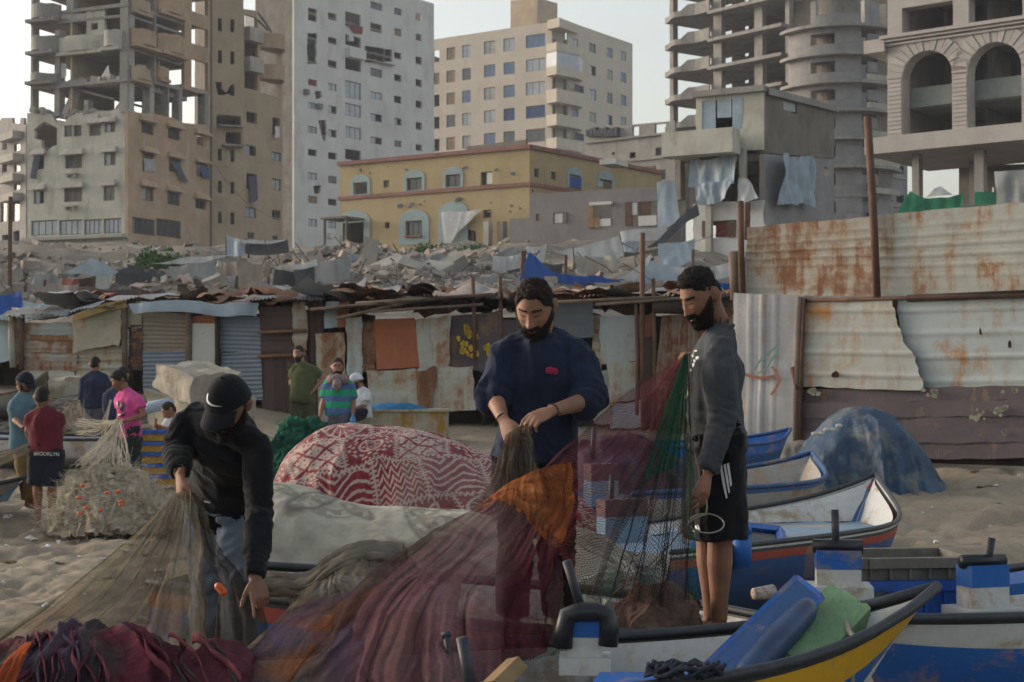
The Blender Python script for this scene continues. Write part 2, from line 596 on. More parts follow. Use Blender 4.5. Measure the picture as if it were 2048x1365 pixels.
def interior(root, fc, r, vfl, depth, mat, uparts=(), back_holes=(), slab=.3, name='floor_slab', sides=True, inset=.32):
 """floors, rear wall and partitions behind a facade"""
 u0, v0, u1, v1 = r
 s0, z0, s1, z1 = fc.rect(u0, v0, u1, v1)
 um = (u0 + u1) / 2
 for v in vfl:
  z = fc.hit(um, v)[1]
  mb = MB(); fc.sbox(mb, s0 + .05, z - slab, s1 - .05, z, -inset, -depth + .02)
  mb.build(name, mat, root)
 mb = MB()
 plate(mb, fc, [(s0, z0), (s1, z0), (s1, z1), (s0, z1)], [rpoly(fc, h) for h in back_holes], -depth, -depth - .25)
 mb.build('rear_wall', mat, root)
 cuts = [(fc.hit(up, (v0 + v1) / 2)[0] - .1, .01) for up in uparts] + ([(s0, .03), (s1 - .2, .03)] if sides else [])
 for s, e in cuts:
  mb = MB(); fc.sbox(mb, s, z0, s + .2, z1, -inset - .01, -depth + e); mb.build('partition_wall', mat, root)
PL_CREAM = m_rough('plaster_cream', (.5, .49, .42), .22, .5, .9, .2, 8, .03, (.24, .2, .15), .55)
PL_BEIGE = m_rough('plaster_beige', (.43, .30, .195), .2, .5, .9, .2, 8, .03, (.45, .41, .35), .5)
PL_BEIGE2 = m_rough('plaster_sand', (.40, .315, .22), .18, .4, .9, .2, 8, .03, (.2, .16, .12), .35)
PL_WHITE = m_rough('plaster_white', (.62, .61, .59), .12, .25, .9, .15, 6, .03, (.36, .31, .25), .4)
PL_PALE = m_rough('stone_pale', (.54, .48, .4), .1, .3, .9, .15, 6, .03, (.4, .34, .26), .3)
PL_YELLOW = m_rough('plaster_yellow', (.40, .315, .18), .16, .5, .9, .15, 6, .03, (.42, .33, .2), .4)
PL_BLUEGREY = m_rough('plaster_blue_grey', (.3, .37, .38), .15, .6, .9)
PL_RED = m_rough('paint_red_band', (.26, .13, .115), .2, 1, .8)
PL_GREY = m_rough('render_grey', (.235, .215, .215), .15, .5, .9, .15, 6, .03, (.3, .28, .26), .3)
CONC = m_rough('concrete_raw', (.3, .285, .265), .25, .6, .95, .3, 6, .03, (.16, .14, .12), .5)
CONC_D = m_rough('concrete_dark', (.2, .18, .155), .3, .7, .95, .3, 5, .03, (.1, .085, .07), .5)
CONC_L = m_rough('concrete_light', (.4, .38, .34), .22, .7, .95, .3, 6, .03, (.25, .2, .15), .45)
BLOCKW = m_rough('block_wall', (.27, .26, .26), .2, .8, .95, .3, 5, .03, (.2, .19, .18), .4)
FRAME = m_plain('window_frame_dark', (.09, .09, .09), .5)
FRAME_W = m_plain('window_frame_white', (.5, .5, .5), .5)
GL_D = m_glass('glass_dark', (.035, .04, .05))
GL_B = m_glass('glass_blue', (.06, .11, .22), .2)
GL_L = m_glass('glass_pale', (.3, .33, .37), .25)
CUR = m_cloth('curtain_pale', (.38, .38, .37), .3, 1.5)
CUR_T = m_cloth('curtain_tan', (.3, .22, .15), .3, 1.5)
CUR_B = m_cloth('curtain_blue', (.06, .09, .2), .3, 1.5)
CUR_R = m_cloth('cloth_red', (.2, .04, .05), .3, 1.5)
CUR_DB = m_cloth('cloth_slate', (.08, .09, .12), .3, 1.5)
TARP_W = m_cloth('tarp_white', (.5, .52, .54), .18, .9, 200, .5, 0, .6, (.3, .3, .28), .5, None, .15, 1.0)
TARP_G = m_cloth('tarp_grey', (.27, .29, .3), .25, .8, 200, .5, 0, .7, (.36, .34, .3), .5, None, .1, 1.0)
TARP_DK = m_cloth('tarp_charcoal', (.085, .09, .1), .3, .8, 200, .4, 0, .8, None, 0, None, .05, 1.0)
TARP_BL = m_cloth('tarp_blue', (.035, .1, .36), .25, .8, 200, .5, 0, .5, None, 0, None, .15, 1.0)
TARP_GN = m_cloth('tarp_green', (.015, .16, .09), .3, .8, 200, .4, 0, .8, None, 0, None, .15, 1.0)
TARP_PB = m_cloth('tarp_pale_blue', (.34, .42, .5), .2, .9, 200, .5, 0, .55, (.3, .32, .33), .4, None, .12, 1.0)
SACK = m_cloth('sackcloth', (.36, .3, .26), .3, 1.2, 150, .5, 0, .9, (.24, .19, .16), .5, None, .0, 1.0)
PALEG = {'g': (FRAME, GL_D), 'b': (FRAME, GL_B), 'l': (FRAME, GL_L), 'c': (FRAME, CUR), 't': (FRAME, CUR_T), 'n': (FRAME, GL_D), 'h': (FRAME, GL_L),
  'u': (FRAME, CUR_B), 'r': (FRAME, CUR_R), 'w': (FRAME_W, GL_L)}
def wins(root, fc, lst, d=-.16):
 for it in lst:
  r, st = it[0], it[1]
  if st == 'e': continue
  window(root, fc, r, st, d, PALEG[st], it[2] if len(it) > 2 else 1)
def sheet_px(name, fc, corners, mat, parent, nu=14, nv=12, d=.1, wr=.15, seed=0, sag=0.0, hang=False):
 """a cloth through four photo points of a face (TL, TR, BR, BL), wrinkled, d metres in front of it"""
 q = [np.array(fc.hit(*c)) for c in corners]
 uu, vv = np.meshgrid(np.linspace(0, 1, nu), np.linspace(0, 1, nv))
 sz = ((1 - uu) * (1 - vv))[..., None] * q[0] + (uu * (1 - vv))[..., None] * q[1] + (uu * vv)[..., None] * q[2] + ((1 - uu) * vv)[..., None] * q[3]
 s, z = sz[..., 0], sz[..., 1]
 z = z - sag * 4 * uu * (1 - uu)
 s = s + wr * .6 * fbm(s * .5 + seed, z * .5, 3.1 + seed, 3)
 z = z + wr * .6 * fbm(s * .5, z * .5 + seed, 7.7, 3)
 dd = d + wr * (.6 + fbm(s * 1.1, z * .35, seed + 2.2, 4))
 A = np.stack([fc.a.x + fc.d.x * s + fc.n.x * dd, fc.a.y + fc.d.y * s + fc.n.y * dd, z], -1)
 return grid_obj(name, A, mat, parent)
def base_of(fc, u, v):
 p = fc.at(u, v)
 return (p.x, p.y, p.z)
# ---- far left grey building
fA = Face(-40, 170, 52, 160)
rt = thing('apartment_building', 'narrow grey concrete apartment block at the far left edge with stacked balconies', 'building', base_of(fA, 10, 535))
hA = [(-30, 262, -12, 300), (-30, 330, -12, 368), (28, 287, 40, 303), (28, 328, 40, 344), (28, 366, 40, 380), (4, 270, 14, 300), (4, 315, 14, 345), (1, 400, 14, 444), (24, 398, 39, 443), (26, 462, 39, 500), (4, 470, 16, 505)]
facade(rt, fA, [(-40, 243), (0, 243), (3, 236), (24, 236), (25, 247), (40, 248), (41, 236), (47, 236), (48, 250), (52, 250), (52, 545), (-40, 545)], hA, CONC, .3)
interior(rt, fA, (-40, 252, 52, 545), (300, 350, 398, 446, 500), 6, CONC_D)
for v in (268, 312, 352, 390):
 mb = MB(); fA.box(mb, 16, v, 46, v + 14, .02, 1.1); mb.build('balcony', CONC_L, rt)
wins(rt, fA, [((28, 287, 40, 303), 'g'), ((28, 328, 40, 344), 'g'), ((28, 366, 40, 380), 'g'), ((1, 400, 14, 444), 'g', 2), ((24, 398, 39, 443), 'g', 2)])
# ---- big damaged apartment block on the left
fBL, fBR, fBS, fBT = Face(55, 134, 256, 130), Face(256, 130, 421, 140.5), Face(421, 140.6, 487, 142), Face(487, 143.2, 565, 148)
rt = thing('apartment_building', 'tall shell-damaged apartment tower in cream and tan with a collapsed storey and broken balconies', 'building', base_of(fBL, 200, 535))
Wn = {1: [(128, 251, 145, 274), (147, 251, 163, 273), (178, 249, 202, 272), (209, 246, 230, 265)],
 2: [(69, 311, 88, 339), (130, 311, 164, 337), (208, 306, 231, 331)], 3: [(67, 381, 88, 408), (128, 377, 164, 404), (207, 373, 229, 402)]}
hole1 = ragged([(68, 259), (90, 243), (114, 258), (113, 290), (86, 306), (82, 282), (69, 278)], 1.5, 7, 3)
strip1 = [(62, 441, 115, 471), (118, 440, 164, 470), (168, 439, 204, 469), (207, 437, 243, 467)]
strip2 = [(62, 499, 115, 530), (118, 498, 164, 530), (168, 498, 206, 528)]
topL = ragged([(55, 226), (100, 228), (112, 246), (128, 252)], 1.5, 8, 1)[:-6] + [(116, 240), (128, 246), (138, 234), (160, 226), (175, 229), (200, 222), (222, 222), (238, 216), (256, 218)]
facade(rt, fBL, topL + [(256, 545), (55, 545)], [hole1] + Wn[1] + Wn[2] + Wn[3] + strip1 + strip2, PL_CREAM, .35)
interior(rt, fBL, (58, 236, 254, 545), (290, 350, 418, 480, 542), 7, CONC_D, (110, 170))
wins(rt, fBL, [(Wn[1][0], 'g'), (Wn[1][1], 'n'), (Wn[1][3], 'h'), (Wn[2][1], 'n'), (Wn[2][2], 'h'), (Wn[3][1], 'n'), (Wn[3][0], 'h'), (Wn[3][2], 'g')]
 + [(s, 'l', 3) for s in strip1] + [(s, 'l', 3) for s in strip2])
for i, r in enumerate(Wn[1][2:] + Wn[2] + Wn[3]):
 mb = MB()
 a, b, c, e = fBL.rect(*r)
 mb.hexa([fBL.xyz(a - .35, e + .12, .01), fBL.xyz(c + .35, e + .12, .01), fBL.xyz(c + .1, e + .55, .01), fBL.xyz(a - .1, e + .55, .01)],
   [fBL.xyz(a - .35, e + .02, .5), fBL.xyz(c + .35, e + .02, .5), fBL.xyz(c + .1, e + .5, .15), fBL.xyz(a - .1, e + .5, .15)])
 mb.build('window_hood', CONC_L, rt)
for (u, v) in ((146, 350), (144, 415)):
 mb = MB(); fBL.box(mb, u - 12, v - 3, u + 12, v, .01, .5); fBL.box(mb, u - 9, v, u - 6, v + 6, .01, .4); fBL.box(mb, u + 6, v, u + 9, v + 6, .01, .4)
 mb.build('air_conditioner_shelf', CONC_L, rt)
mb = MB(); fBL.box(mb, 54, 474, 256, 480, .01, .8); fBL.box(mb, 54, 489, 256, 494, .01, .8); mb.build('cornice', CONC_L, rt)
sheet_px('torn_curtain', fBL, [(74, 312), (86, 314), (77, 360), (64, 358)], CUR_DB, rt, 6, 8, .2)
Wr = [(283, 246, 307, 269), (336, 258, 360, 280), (393, 271, 413, 292), (285, 307, 308, 343), (338, 318, 361, 345), (393, 328, 414, 354), (283, 375, 307, 402), (335, 385, 359, 411), (391, 400, 412, 419)]
stR = [(264, 437, 310, 470), (313, 440, 362, 475)]
topR = [(256, 222), (280, 226), (300, 227), (318, 230), (345, 236), (366, 246), (395, 249), (421, 250)]
facade(rt, fBR, topR + [(421, 545), (256, 545)], Wr + stR, PL_BEIGE, .35)
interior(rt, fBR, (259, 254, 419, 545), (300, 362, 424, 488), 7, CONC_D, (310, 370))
wins(rt, fBR, [(Wr[0], 'g'), (Wr[1], 'g'), (Wr[3], 'n'), (Wr[4], 'n'), (Wr[5], 'h'), (Wr[6], 'h'), (Wr[7], 'g'), (Wr[8], 'n')] + [(s, 'g', 3) for s in stR])
for r in Wr:
 mb = MB(); a, b, c, e = fBR.rect(*r)
 mb.hexa([fBR.xyz(a - .35, e + .1, .01), fBR.xyz(c + .35, e + .1, .01), fBR.xyz(c + .1, e + .6, .01), fBR.xyz(a - .1, e + .6, .01)],
   [fBR.xyz(a - .35, e + .02, .5), fBR.xyz(c + .35, e + .02, .5), fBR.xyz(c + .1, e + .5, .15), fBR.xyz(a - .1, e + .5, .15)])
 mb.build('window_hood', PL_BEIGE, rt)
sheet_px('hanging_cloth', fBR, [(338, 322), (350, 325), (372, 366), (355, 360)], CUR_DB, rt, 6, 8, .25)
sheet_px('hanging_cloth', fBR, [(286, 316), (307, 320), (308, 344), (288, 344)], CUR, rt, 6, 8, .1)
sheet_px('hanging_cloth', fBR, [(393, 332), (413, 336), (414, 358), (398, 352)], CUR_B, rt, 6, 8, .12)
slabs = [(fBL, 61, 164, 172, 173, 6), (fBL, 172, 163, 250, 171, 9), (fBR, 254, 164, 310, 170, 9), (fBR, 310, 168, 366, 175, 9), (fBR, 366, 176, 421, 183, 9),
  (fBL, 61, 103, 256, 108, 9), (fBR, 256, 103, 368, 109, 9), (fBL, 61, 38, 256, 43, 9), (fBR, 256, 24, 368, 31, 9), (fBL, 61, -30, 256, -24, 9), (fBR, 256, -38, 421, -30, 9), (fBR, 368, 40, 421, 46, 9)]
for fc, u0, v0, u1, v1, dp in slabs:
 mb = MB(); fc.box(mb, u0, v0, u1, v1, -.05, -dp); mb.build('floor_slab', CONC, rt)
mb = MB(); fBL.bar(mb, (134, 174), (218, 196), 5, -.6, -7); mb.build('sagging_slab', CONC_D, rt)
cols = [(fBL, 60, -40, 65, 228), (fBL, 107, 60, 117, 232), (fBL, 166, 200, 175, 226), (fBL, 246, -40, 256, 222), (fBR, 257, -40, 262, 226), (fBR, 302, 170, 311, 228), (fBR, 360, 175, 367, 246), (fBR, 338, 176, 341, 238), (fBL, 131, -40, 145, 38), (fBR, 312, 0, 315, 164), (fBR, 412, 182, 420, 250)]
for fc, u0, v0, u1, v1 in cols:
 mb = MB(); fc.box(mb, u0, v0, u1, v1, -.12, -.9); mb.build('column', CONC_L if u0 in (246, 302) else CONC, rt)
mb = MB(); fBL.bar(mb, (136, 178), (126, 230), 60, -.1, -.2); mb.v = []; mb.f = []; mb.m = []
mb.tube([fBL.at(137, 176, -1), fBL.at(134, 200, -.8), fBL.at(126, 232, -.4)], [.55, .5, .5], 6); mb.build('broken_column', CONC, rt)
mb = MB(); mb.tube([fBL.at(236, 190, -1.5), fBL.at(222, 214, -1.2), fBL.at(218, 222, -1)], [.4, .4, .3], 6); mb.build('broken_column', CONC_L, rt)
for fc, u0, v0, u1, v1, m, dd in [(fBL, 63, 10, 120, 40, CONC, 1.2), (fBL, 63, 75, 117, 104, CONC, 1.2), (fBL, 62, 148, 114, 164, CONC, 1.2), (fBL, 118, 72, 208, 103, PL_CREAM, .6), (fBL, 208, 62, 246, 95, PL_CREAM, .8),
        (fBR, 262, 63, 312, 93, PL_BEIGE, .9), (fBR, 315, 72, 368, 108, PL_BEIGE, .9), (fBR, 262, 136, 300, 160, PL_BEIGE2, .5), (fBR, 316, 136, 336, 158, PL_BEIGE, .5), (fBR, 262, 0, 300, 24, PL_BEIGE2, .5), (fBR, 316, -10, 368, 28, PL_BEIGE, .5)]:
 mb = MB()
 s0, z0, s1, z1 = fc.rect(u0, v0, u1, v1)
 n = 8
 vs, fs = [], []
 for i in range(n + 1):
  t = i / n
  s = s0 + (s1 - s0) * t
  d = dd * (1 - (2 * t - 1) ** 2) * .9 + .05
  e = random.uniform(-.15, .05)
  vs += [fc.xyz(s, z0, d), fc.xyz(s, z1 + e, d), fc.xyz(s, z1 + e, d - .25), fc.xyz(s, z0, d - .25)]
 for i in range(n):
  for k in range(4):
   fs.append((i * 4 + k, i * 4 + (k + 1) % 4, i * 4 + 4 + (k + 1) % 4, i * 4 + 4 + k))
 mb.add(vs, fs); fc.sbox(mb, s0, z0 - .3, s1, z0 - .02, -.04, dd * .7)
 mb.build('balcony', m, rt)
facade(rt, fBL, ragged([(171, 19), (208, 17), (208, 72), (171, 72)], 1, 9, 4), [(180, 46, 194, 59)], PL_CREAM, .3, 'wall', -.1)
facade(rt, fBL, ragged([(120, 28), (171, 26), (171, 38), (120, 40)], 1, 9, 5), [], CONC_L, .3, 'wall', -.1)
facade(rt, fBR, [(369, -40), (421, -40), (421, 190), (395, 186), (369, 178)], [(384, -6, 416, 28), (383, 55, 416, 92), (383, 122, 416, 183)], PL_BEIGE, .35)
facade(rt, fBL, [(124, 44), (246, 44), (246, 164), (150, 164), (128, 150), (118, 128), (122, 108)], [ragged([(200, 128), (216, 118), (222, 150), (206, 160)], 1, 5, 8)], PL_CREAM, .2, 'inner_wall', -5)
facade(rt, fBR, [(258, -40), (368, -40), (366, 240), (258, 224)], [(340, 188, 352, 228)], PL_BEIGE2, .2, 'inner_wall', -6)
facade(rt, fBR, [(370, -40), (420, -40), (420, 248), (370, 240)], [], CUR_T, .2, 'inner_wall', -4.5)
mb = MB()
rn = random.Random(4)
for i in range(70):
 p = fBL.at(rn.uniform(128, 246), 163, -rn.uniform(.3, 4)); r = rn.uniform(.15, .55)
 mb.box((p.x, p.y, p.z + r * .3), (r * 2, r, r * 1.2), rn.uniform(0, 3), rn.uniform(-.6, .6), rn.uniform(-.6, .6))
for i in range(60):
 p = fBL.at(rn.uniform(60, 246), 224 if i % 2 else 232, -rn.uniform(0, 2)); r = rn.uniform(.15, .5)
 mb.box((p.x, p.y, p.z + r * .2), (r * 2, r, r), rn.uniform(0, 3), rn.uniform(-.6, .6), rn.uniform(-.6, .6))
for i in range(40):
 p = fBR.at(rn.uniform(262, 312), 163, -rn.uniform(.3, 3)); r = rn.uniform(.15, .6)
 mb.box((p.x, p.y, p.z + r * .3), (r * 2, r, r), rn.uniform(0, 3), rn.uniform(-.9, .9), rn.uniform(-.6, .6))
mb.build('rubble', CONC_L, rt, kind='stuff')
for k, (c, m) in enumerate([([(196, 150), (214, 128), (217, 158), (200, 162)], PL_WHITE), ([(116, 124), (128, 128), (127, 150), (118, 156)], PL_WHITE), ([(278, 128), (298, 130), (300, 150), (282, 154)], CONC_L)]):
 sheet_px('broken_panel', fBL if k < 2 else fBR, c, m, rt, 4, 4, -.4, .1)
pr = [(37, 63), (101, 127), (298, 322), (362, 386), (423, 447)]
hs = [(436, a, 444, b) for a, b in pr] + [(461, a + 2, 469, b + 2) for a, b in pr]
h2 = ragged([(430, 164), (445, 165), (444, 178), (452, 186), (460, 172), (469, 168), (469, 193), (455, 188), (447, 191), (436, 190)], .6, 5, 3)
facade(rt, fBS, [(421, -40), (487, -40), (487, 545), (421, 545)], hs + [h2, (433, 231, 482, 253), (451, 264, 482, 291)], PL_BEIGE2, .35)
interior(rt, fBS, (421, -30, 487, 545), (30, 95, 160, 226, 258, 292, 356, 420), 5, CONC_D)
mb = MB(); fBS.box(mb, 433, 253, 483, 256, 0, .9); fBS.box(mb, 444, 291, 483, 295, 0, .9); mb.build('balcony', CONC, rt)
mb = MB(); mb.tube([fBS.at(421, -20, .15), fBS.at(421, 520, .15)], .12, 6); mb.build('drain_pipe', FRAME, rt)
hT = [(489, 32, 514, 57), (489, 86, 515, 116), (489, 147, 515, 179), (493, 225, 514, 247), (492, 291, 512, 312), (493, 348, 513, 380), (491, 415, 512, 436), (495, 465, 508, 478),
 (520, 103, 556, 131), (520, 164, 556, 190), (545, 236, 560, 270), (544, 305, 562, 322), (544, 358, 562, 381), (544, 421, 561, 440), (545, 472, 556, 480)]
facade(rt, fBT, [(487, 18), (512, 22), (520, 70), (565, 78), (565, 545), (487, 545)], hT, PL_BEIGE2, .35)
interior(rt, fBT, (488, 64, 518, 545), (62, 124, 190, 250, 316, 384, 440), 5, CONC_D, ())
interior(rt, fBT, (518, 204, 564, 545), (205, 276, 330, 384, 440), 5, CONC_D, ())
wins(rt, fBT, [((491, 415, 512, 436), 'l'), ((544, 305, 562, 322), 'l'), ((544, 358, 562, 381), 'c'), ((495, 465, 508, 478), 'g'), ((545, 472, 556, 480), 'g'), ((492, 291, 512, 312), 'h'), ((544, 421, 561, 440), 'n')])
for v0, v1 in ((72, 101), (133, 163)):
 mb = MB()
 for i in range(8):
  t0, t1 = i / 8, (i + 1) / 8
  q = []
  for t in (t0, t1):
   s = fBT.hit(520 + 45 * t, (v0 + v1) / 2)[0]; d = 1.3 * math.sin(math.pi * t) + .05
   q.append([fBT.xyz(s, fBT.hit(542, v1)[1], d), fBT.xyz(s, fBT.hit(542, v0)[1], d), fBT.xyz(s, fBT.hit(542, v0)[1], d - .25), fBT.xyz(s, fBT.hit(542, v1)[1], d - .25)])
  mb.hexa(q[0], q[1])
 mb.build('balcony', PL_BEIGE, rt)
for v0, v1 in ((58, 86), (117, 146)):
 mb = MB(); fBT.box(mb, 489, v0, 516, v1, .01, .7); mb.build('balcony', CONC_L, rt)
mb = MB(); mb.tube([fBT.at(515, 25, 0), fBT.at(528, 50, .3), (fBT.at(534, 66, .5))], .12, 5); mb.tube([fBT.at(515, 40, 0), fBT.at(530, 62, .3)], .1, 5); mb.build('bent_rebar', FRAME, rt)
sheet_px('hanging_cloth', fBT, [(494, 352), (511, 352), (514, 400), (496, 408)], CUR_DB, rt, 6, 9, .15)
sheet_px('hanging_cloth', fBT, [(545, 254), (555, 254), (555, 276), (544, 277)], PL_WHITE, rt, 4, 5, .15)
# ---- white tower
fC, fCs, fCw = Face(588, 195, 868, 216), Face(565, 204, 588, 195), Face(490, 208, 566, 205)
rt = thing('apartment_building', 'tall white apartment tower with rows of small dark windows and shell holes', 'building', base_of(fC, 700, 490))
c2 = [(70, 108), (198, 233), (318, 357), (440, 478), (558, 597), (682, 722), (802, 838), (925, 965), (1045, 1080), (1165, 1200)]
k = 1 / 2.625
def cc(x0, y0, x1, y1): return (500 + x0 * k, y0 * k, 500 + x1 * k, y1 * k)
H = []
for i, (a, b) in enumerate(c2): H.append((cc(410, a, 455, b), 'ennlhhegnl'[i]))
for i, (a, b) in enumerate([(45, 112), (418, 452), (540, 572), (665, 700), (785, 820), (908, 945), (1030, 1068), (1150, 1190)]): H.append((cc(305, a, 352, b), 'erlceltl'[i]))
for i, (a, b) in enumerate([(70, 145), (190, 245), (310, 372), (430, 520), (548, 613), (668, 730), (788, 842)]): H.append((cc(500, a, 583, b), 'eeellle'[i], 2))
for i, (a, b) in enumerate([(15, 52), (125, 170), (362, 405), (485, 522), (600, 640), (722, 757)]): H.append((cc(632, a, 693, b), 'geglhh'[i]))
for i, (a, b) in enumerate([(45, 80), (152, 190), (277, 312), (392, 430), (505, 543), (622, 658), (740, 773)]): H.append((cc(757, a, 795, b), 'gteenhg'[i]))
sky6 = []
for i, (a, b) in enumerate([(72, 110), (180, 215), (300, 340), (418, 458), (530, 570), (643, 683), (760, 793)]):
 H.append((cc(870, a, 903, b), 'e'))
 if i != 6 and i != 1: sky6.append(cc(866, a - 6, 908, b + 4))
big = ragged([(500 + 600 * k, 240 * k), (500 + 748 * k, 262 * k), (500 + 748 * k, 326 * k), (500 + 602 * k, 326 * k)], .8, 6, 2)
dm1 = ragged([(500 + 300 * k, 172 * k), (500 + 352 * k, 174 * k), (500 + 350 * k, 335 * k), (500 + 302 * k, 335 * k)], 1.2, 5, 5)
dm2 = ragged([(500 + 340 * k, 480 * k), (500 + 375 * k, 478 * k), (500 + 380 * k, 510 * k), (500 + 345 * k, 525 * k)], 1, 4, 6)
dm3 = ragged([(500 + 360 * k, 635 * k), (500 + 402 * k, 630 * k), (500 + 405 * k, 700 * k), (500 + 392 * k, 750 * k), (500 + 372 * k, 700 * k)], 1.2, 5, 7)
dm4 = ragged([(500 + 335 * k, 975 * k), (500 + 372 * k, 975 * k), (500 + 370 * k, 1018 * k), (500 + 340 * k, 1020 * k)], 1.2, 4, 8)
facade(rt, fC, [(588, -75), (868, 8), (868, 545), (588, 545)], [h[0] for h in H] + [big, dm1, dm2, dm3, dm4], PL_WHITE, .3)
vf = [(r[0] + 62) * k for r in c2]
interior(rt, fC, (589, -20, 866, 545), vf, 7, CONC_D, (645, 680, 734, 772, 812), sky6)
wins(rt, fC, H)
mb = MB(); fC.box(mb, 500 + 600 * k, 326 * k, 500 + 748 * k, 332 * k, -.3, .5); fC.box(mb, 500 + 690 * k, 262 * k, 500 + 700 * k, 326 * k, -1.5, -1.2); mb.build('floor_slab', CONC, rt)
mb = MB(); fC.box(mb, 500 + 500 * k, 262 * k, 500 + 585 * k, 312 * k, .0, .9); mb.build('balcony', PL_WHITE, rt)
sheet_px('hanging_cloth', fC, [(500 + 500 * k, 130 * k), (500 + 583 * k, 140 * k), (500 + 583 * k, 182 * k), (500 + 540 * k, 175 * k)], CUR_R, rt, 6, 5, .05)
for (x, y) in ((290, 485), (418, 1240), (360, 560), (520, 205)):
 mb = MB(); u, v = 500 + x * k, y * k; fC.box(mb, u - 4, v - 5, u + 4, v + 5, .02, .5); mb.build('air_conditioner', CONC_D if x < 400 else PL_WHITE, rt)
facade(rt, fCs, [(565, -66), (588, -75), (588, 545), (565, 545)], [(566.5, v, 569.5, v + 15) for v in range(62, 470, 47)], PL_WHITE, .3)
facade(rt, fCw, [(490, 29), (566, 27), (566, 545), (490, 545)], [], PL_WHITE, .3)
mb = MB()
fCw.box(mb, 521, 17, 566, 19, -.1, .05)
for i in range(12): fCw.box(mb, 521 + i * 3.8, 19, 522 + i * 3.8, 29, -.05, .02)
mb.build('roof_railing', FRAME_W, rt)
mb = MB(); fCw.box(mb, 480, 1, 590, 12, -5, -14); fCw.box(mb, 488, 12, 500, 29, -5, -8); mb.build('roof_shelter', PL_WHITE, rt)
# ---- beige block with the corner balconies
fDL, fDR = Face(850, 277.2, 1104, 263.9), Face(1136, 265.2, 1265, 282.8)
rt = thing('apartment_building', 'pale beige apartment block with rounded corner balconies and a roof tank room', 'building', base_of(fDL, 1000, 320))
k = 1 / 3.9
rows = [(322, 420), (507, 600), (683, 778), (862, 958), (1040, 1140), (1222, 1310)]
cols6 = [(68, 112, 70), (167, 235, 50), (290, 357, 30), (460, 548, 0), (612, 700, -22), (787, 937, -52)]
H = []
st = ['ntttnt', 'tttgtg', 'lgblcg', 'cbclbg', 'lbbugb', 'bllugg']
def rowv(a, j):
 return a + cols6[j][2] * (1 - (a - 322) / 2000)
for j, (x0, x1, dy) in enumerate(cols6):
 for i, (a, b) in enumerate(rows):
  r = (850 + x0 * k, rowv(a, j) * k, 850 + x1 * k, rowv(b, j) * k)
  H.append((r, 'e' if j == 0 and i in (0, 3, 4, 2) else st[j][i], 2 if j == 5 else 1))
facade(rt, fDL, [(850, 82), (1104, 44), (1104, 380), (850, 380)], [h[0] for h in H], PL_PALE, .3)
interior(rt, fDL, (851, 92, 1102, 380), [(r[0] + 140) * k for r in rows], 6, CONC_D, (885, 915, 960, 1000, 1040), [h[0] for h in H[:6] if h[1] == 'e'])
wins(rt, fDL, H)
HR = []
for j, (x0, x1, dy) in enumerate([(1143, 1195, -38), (1280, 1333, 0), (1420, 1463, 38), (1525, 1570, 62)]):
 for i, (a, b) in enumerate([(340, 412), (515, 590), (698, 780), (878, 955), (1060, 1130)]):
  if j == 0 and i in (1, 2): continue
  f = 1 - i * .13
  HR.append(((850 + x0 * k, (a + dy * f) * k, 850 + x1 * k, (b + dy * f) * k), 'lgbchcb'[(i * 3 + j) % 7]))
facade(rt, fDR, [(1136, 43), (1265, 88), (1265, 380), (1136, 380)], [h[0] for h in HR], PL_PALE, .3)
interior(rt, fDR, (1137, 100, 1264, 380), [(a + 100) * k for a, b in rows], 6, CONC_D)
wins(rt, fDR, HR)
fDc = Face(1104, 263.9, 1136, 265.2)
facade(rt, fDc, [(1104, 44), (1136, 43), (1136, 380), (1104, 380)], [(1109, 76, 1114, 92)], PL_PALE, .3, 'wall', -1.0)
for i, (v0, v1) in enumerate([(89, 104), (135, 149), (181, 204), (231, 250), (278, 296)]):
 mb = MB()
 pts = [fDL.at(1098, 100, .02), fDL.at(1100, 100, 1.2), fDL.at(1124, 100, 1.9), fDR.at(1143, 100, 1.5), fDR.at(1157, 100, .9), fDR.at(1158, 100, .02)]
 z0, z1 = P(1125, v1, 263).z, P(1125, v0, 263).z
 for a, b in zip(pts[:-1], pts[1:]):
  dirn = Vector((b.y - a.y, a.x - b.x)).normalized() * -.2
  mb.hexa([Vector((a.x, a.y, z0)), Vector((b.x, b.y, z0)), Vector((b.x, b.y, z1)), Vector((a.x, a.y, z1))],
    [Vector((a.x + dirn.x, a.y + dirn.y, z0)), Vector((b.x + dirn.x, b.y + dirn.y, z0)), Vector((b.x + dirn.x, b.y + dirn.y, z1)), Vector((a.x + dirn.x, a.y + dirn.y, z1))])
 n0 = len(mb.v)
 mb.v += [(p.x, p.y, z0 - .3) for p in pts] + [(p.x, p.y, z0 + .02) for p in pts]
 mb.f += [tuple(n0 + j for j in range(6)), tuple(n0 + 6 + j for j in range(6))] + [(n0 + j, n0 + (j + 1) % 6, n0 + 6 + (j + 1) % 6, n0 + 6 + j) for j in range(6)]
 mb.m += [0] * 8
 b = mb.build('balcony', PL_PALE, rt)
 if i == 1:
  g = MB()
  zt = P(1125, 105, 263).z
  for a, c in zip(pts[:-1], pts[1:]):
   g.add([Vector((a.x, a.y, z1)), Vector((c.x, c.y, z1)), Vector((c.x, c.y, zt)), Vector((a.x, a.y, zt))], [(0, 1, 2, 3)])
  g.build('balcony_glazing', GL_L, rt)
 if i in (2, 4):
  g = MB()
  for q in range(5):
   p = fDR.at(1140 + q * 3.5, 100, 1.2); z = z1 + .2
   g.box((p.x, p.y, z + .6), (.5, .05, 1.2), q)
  g.build('laundry', CUR_DB, rt)
mb = MB()
q = [fDL.at(1098, 60, .02), fDL.at(1101, 60, 1.0), fDL.at(1128, 60, 1.6), fDR.at(1150, 60, .7), fDR.at(1152, 60, .02)]
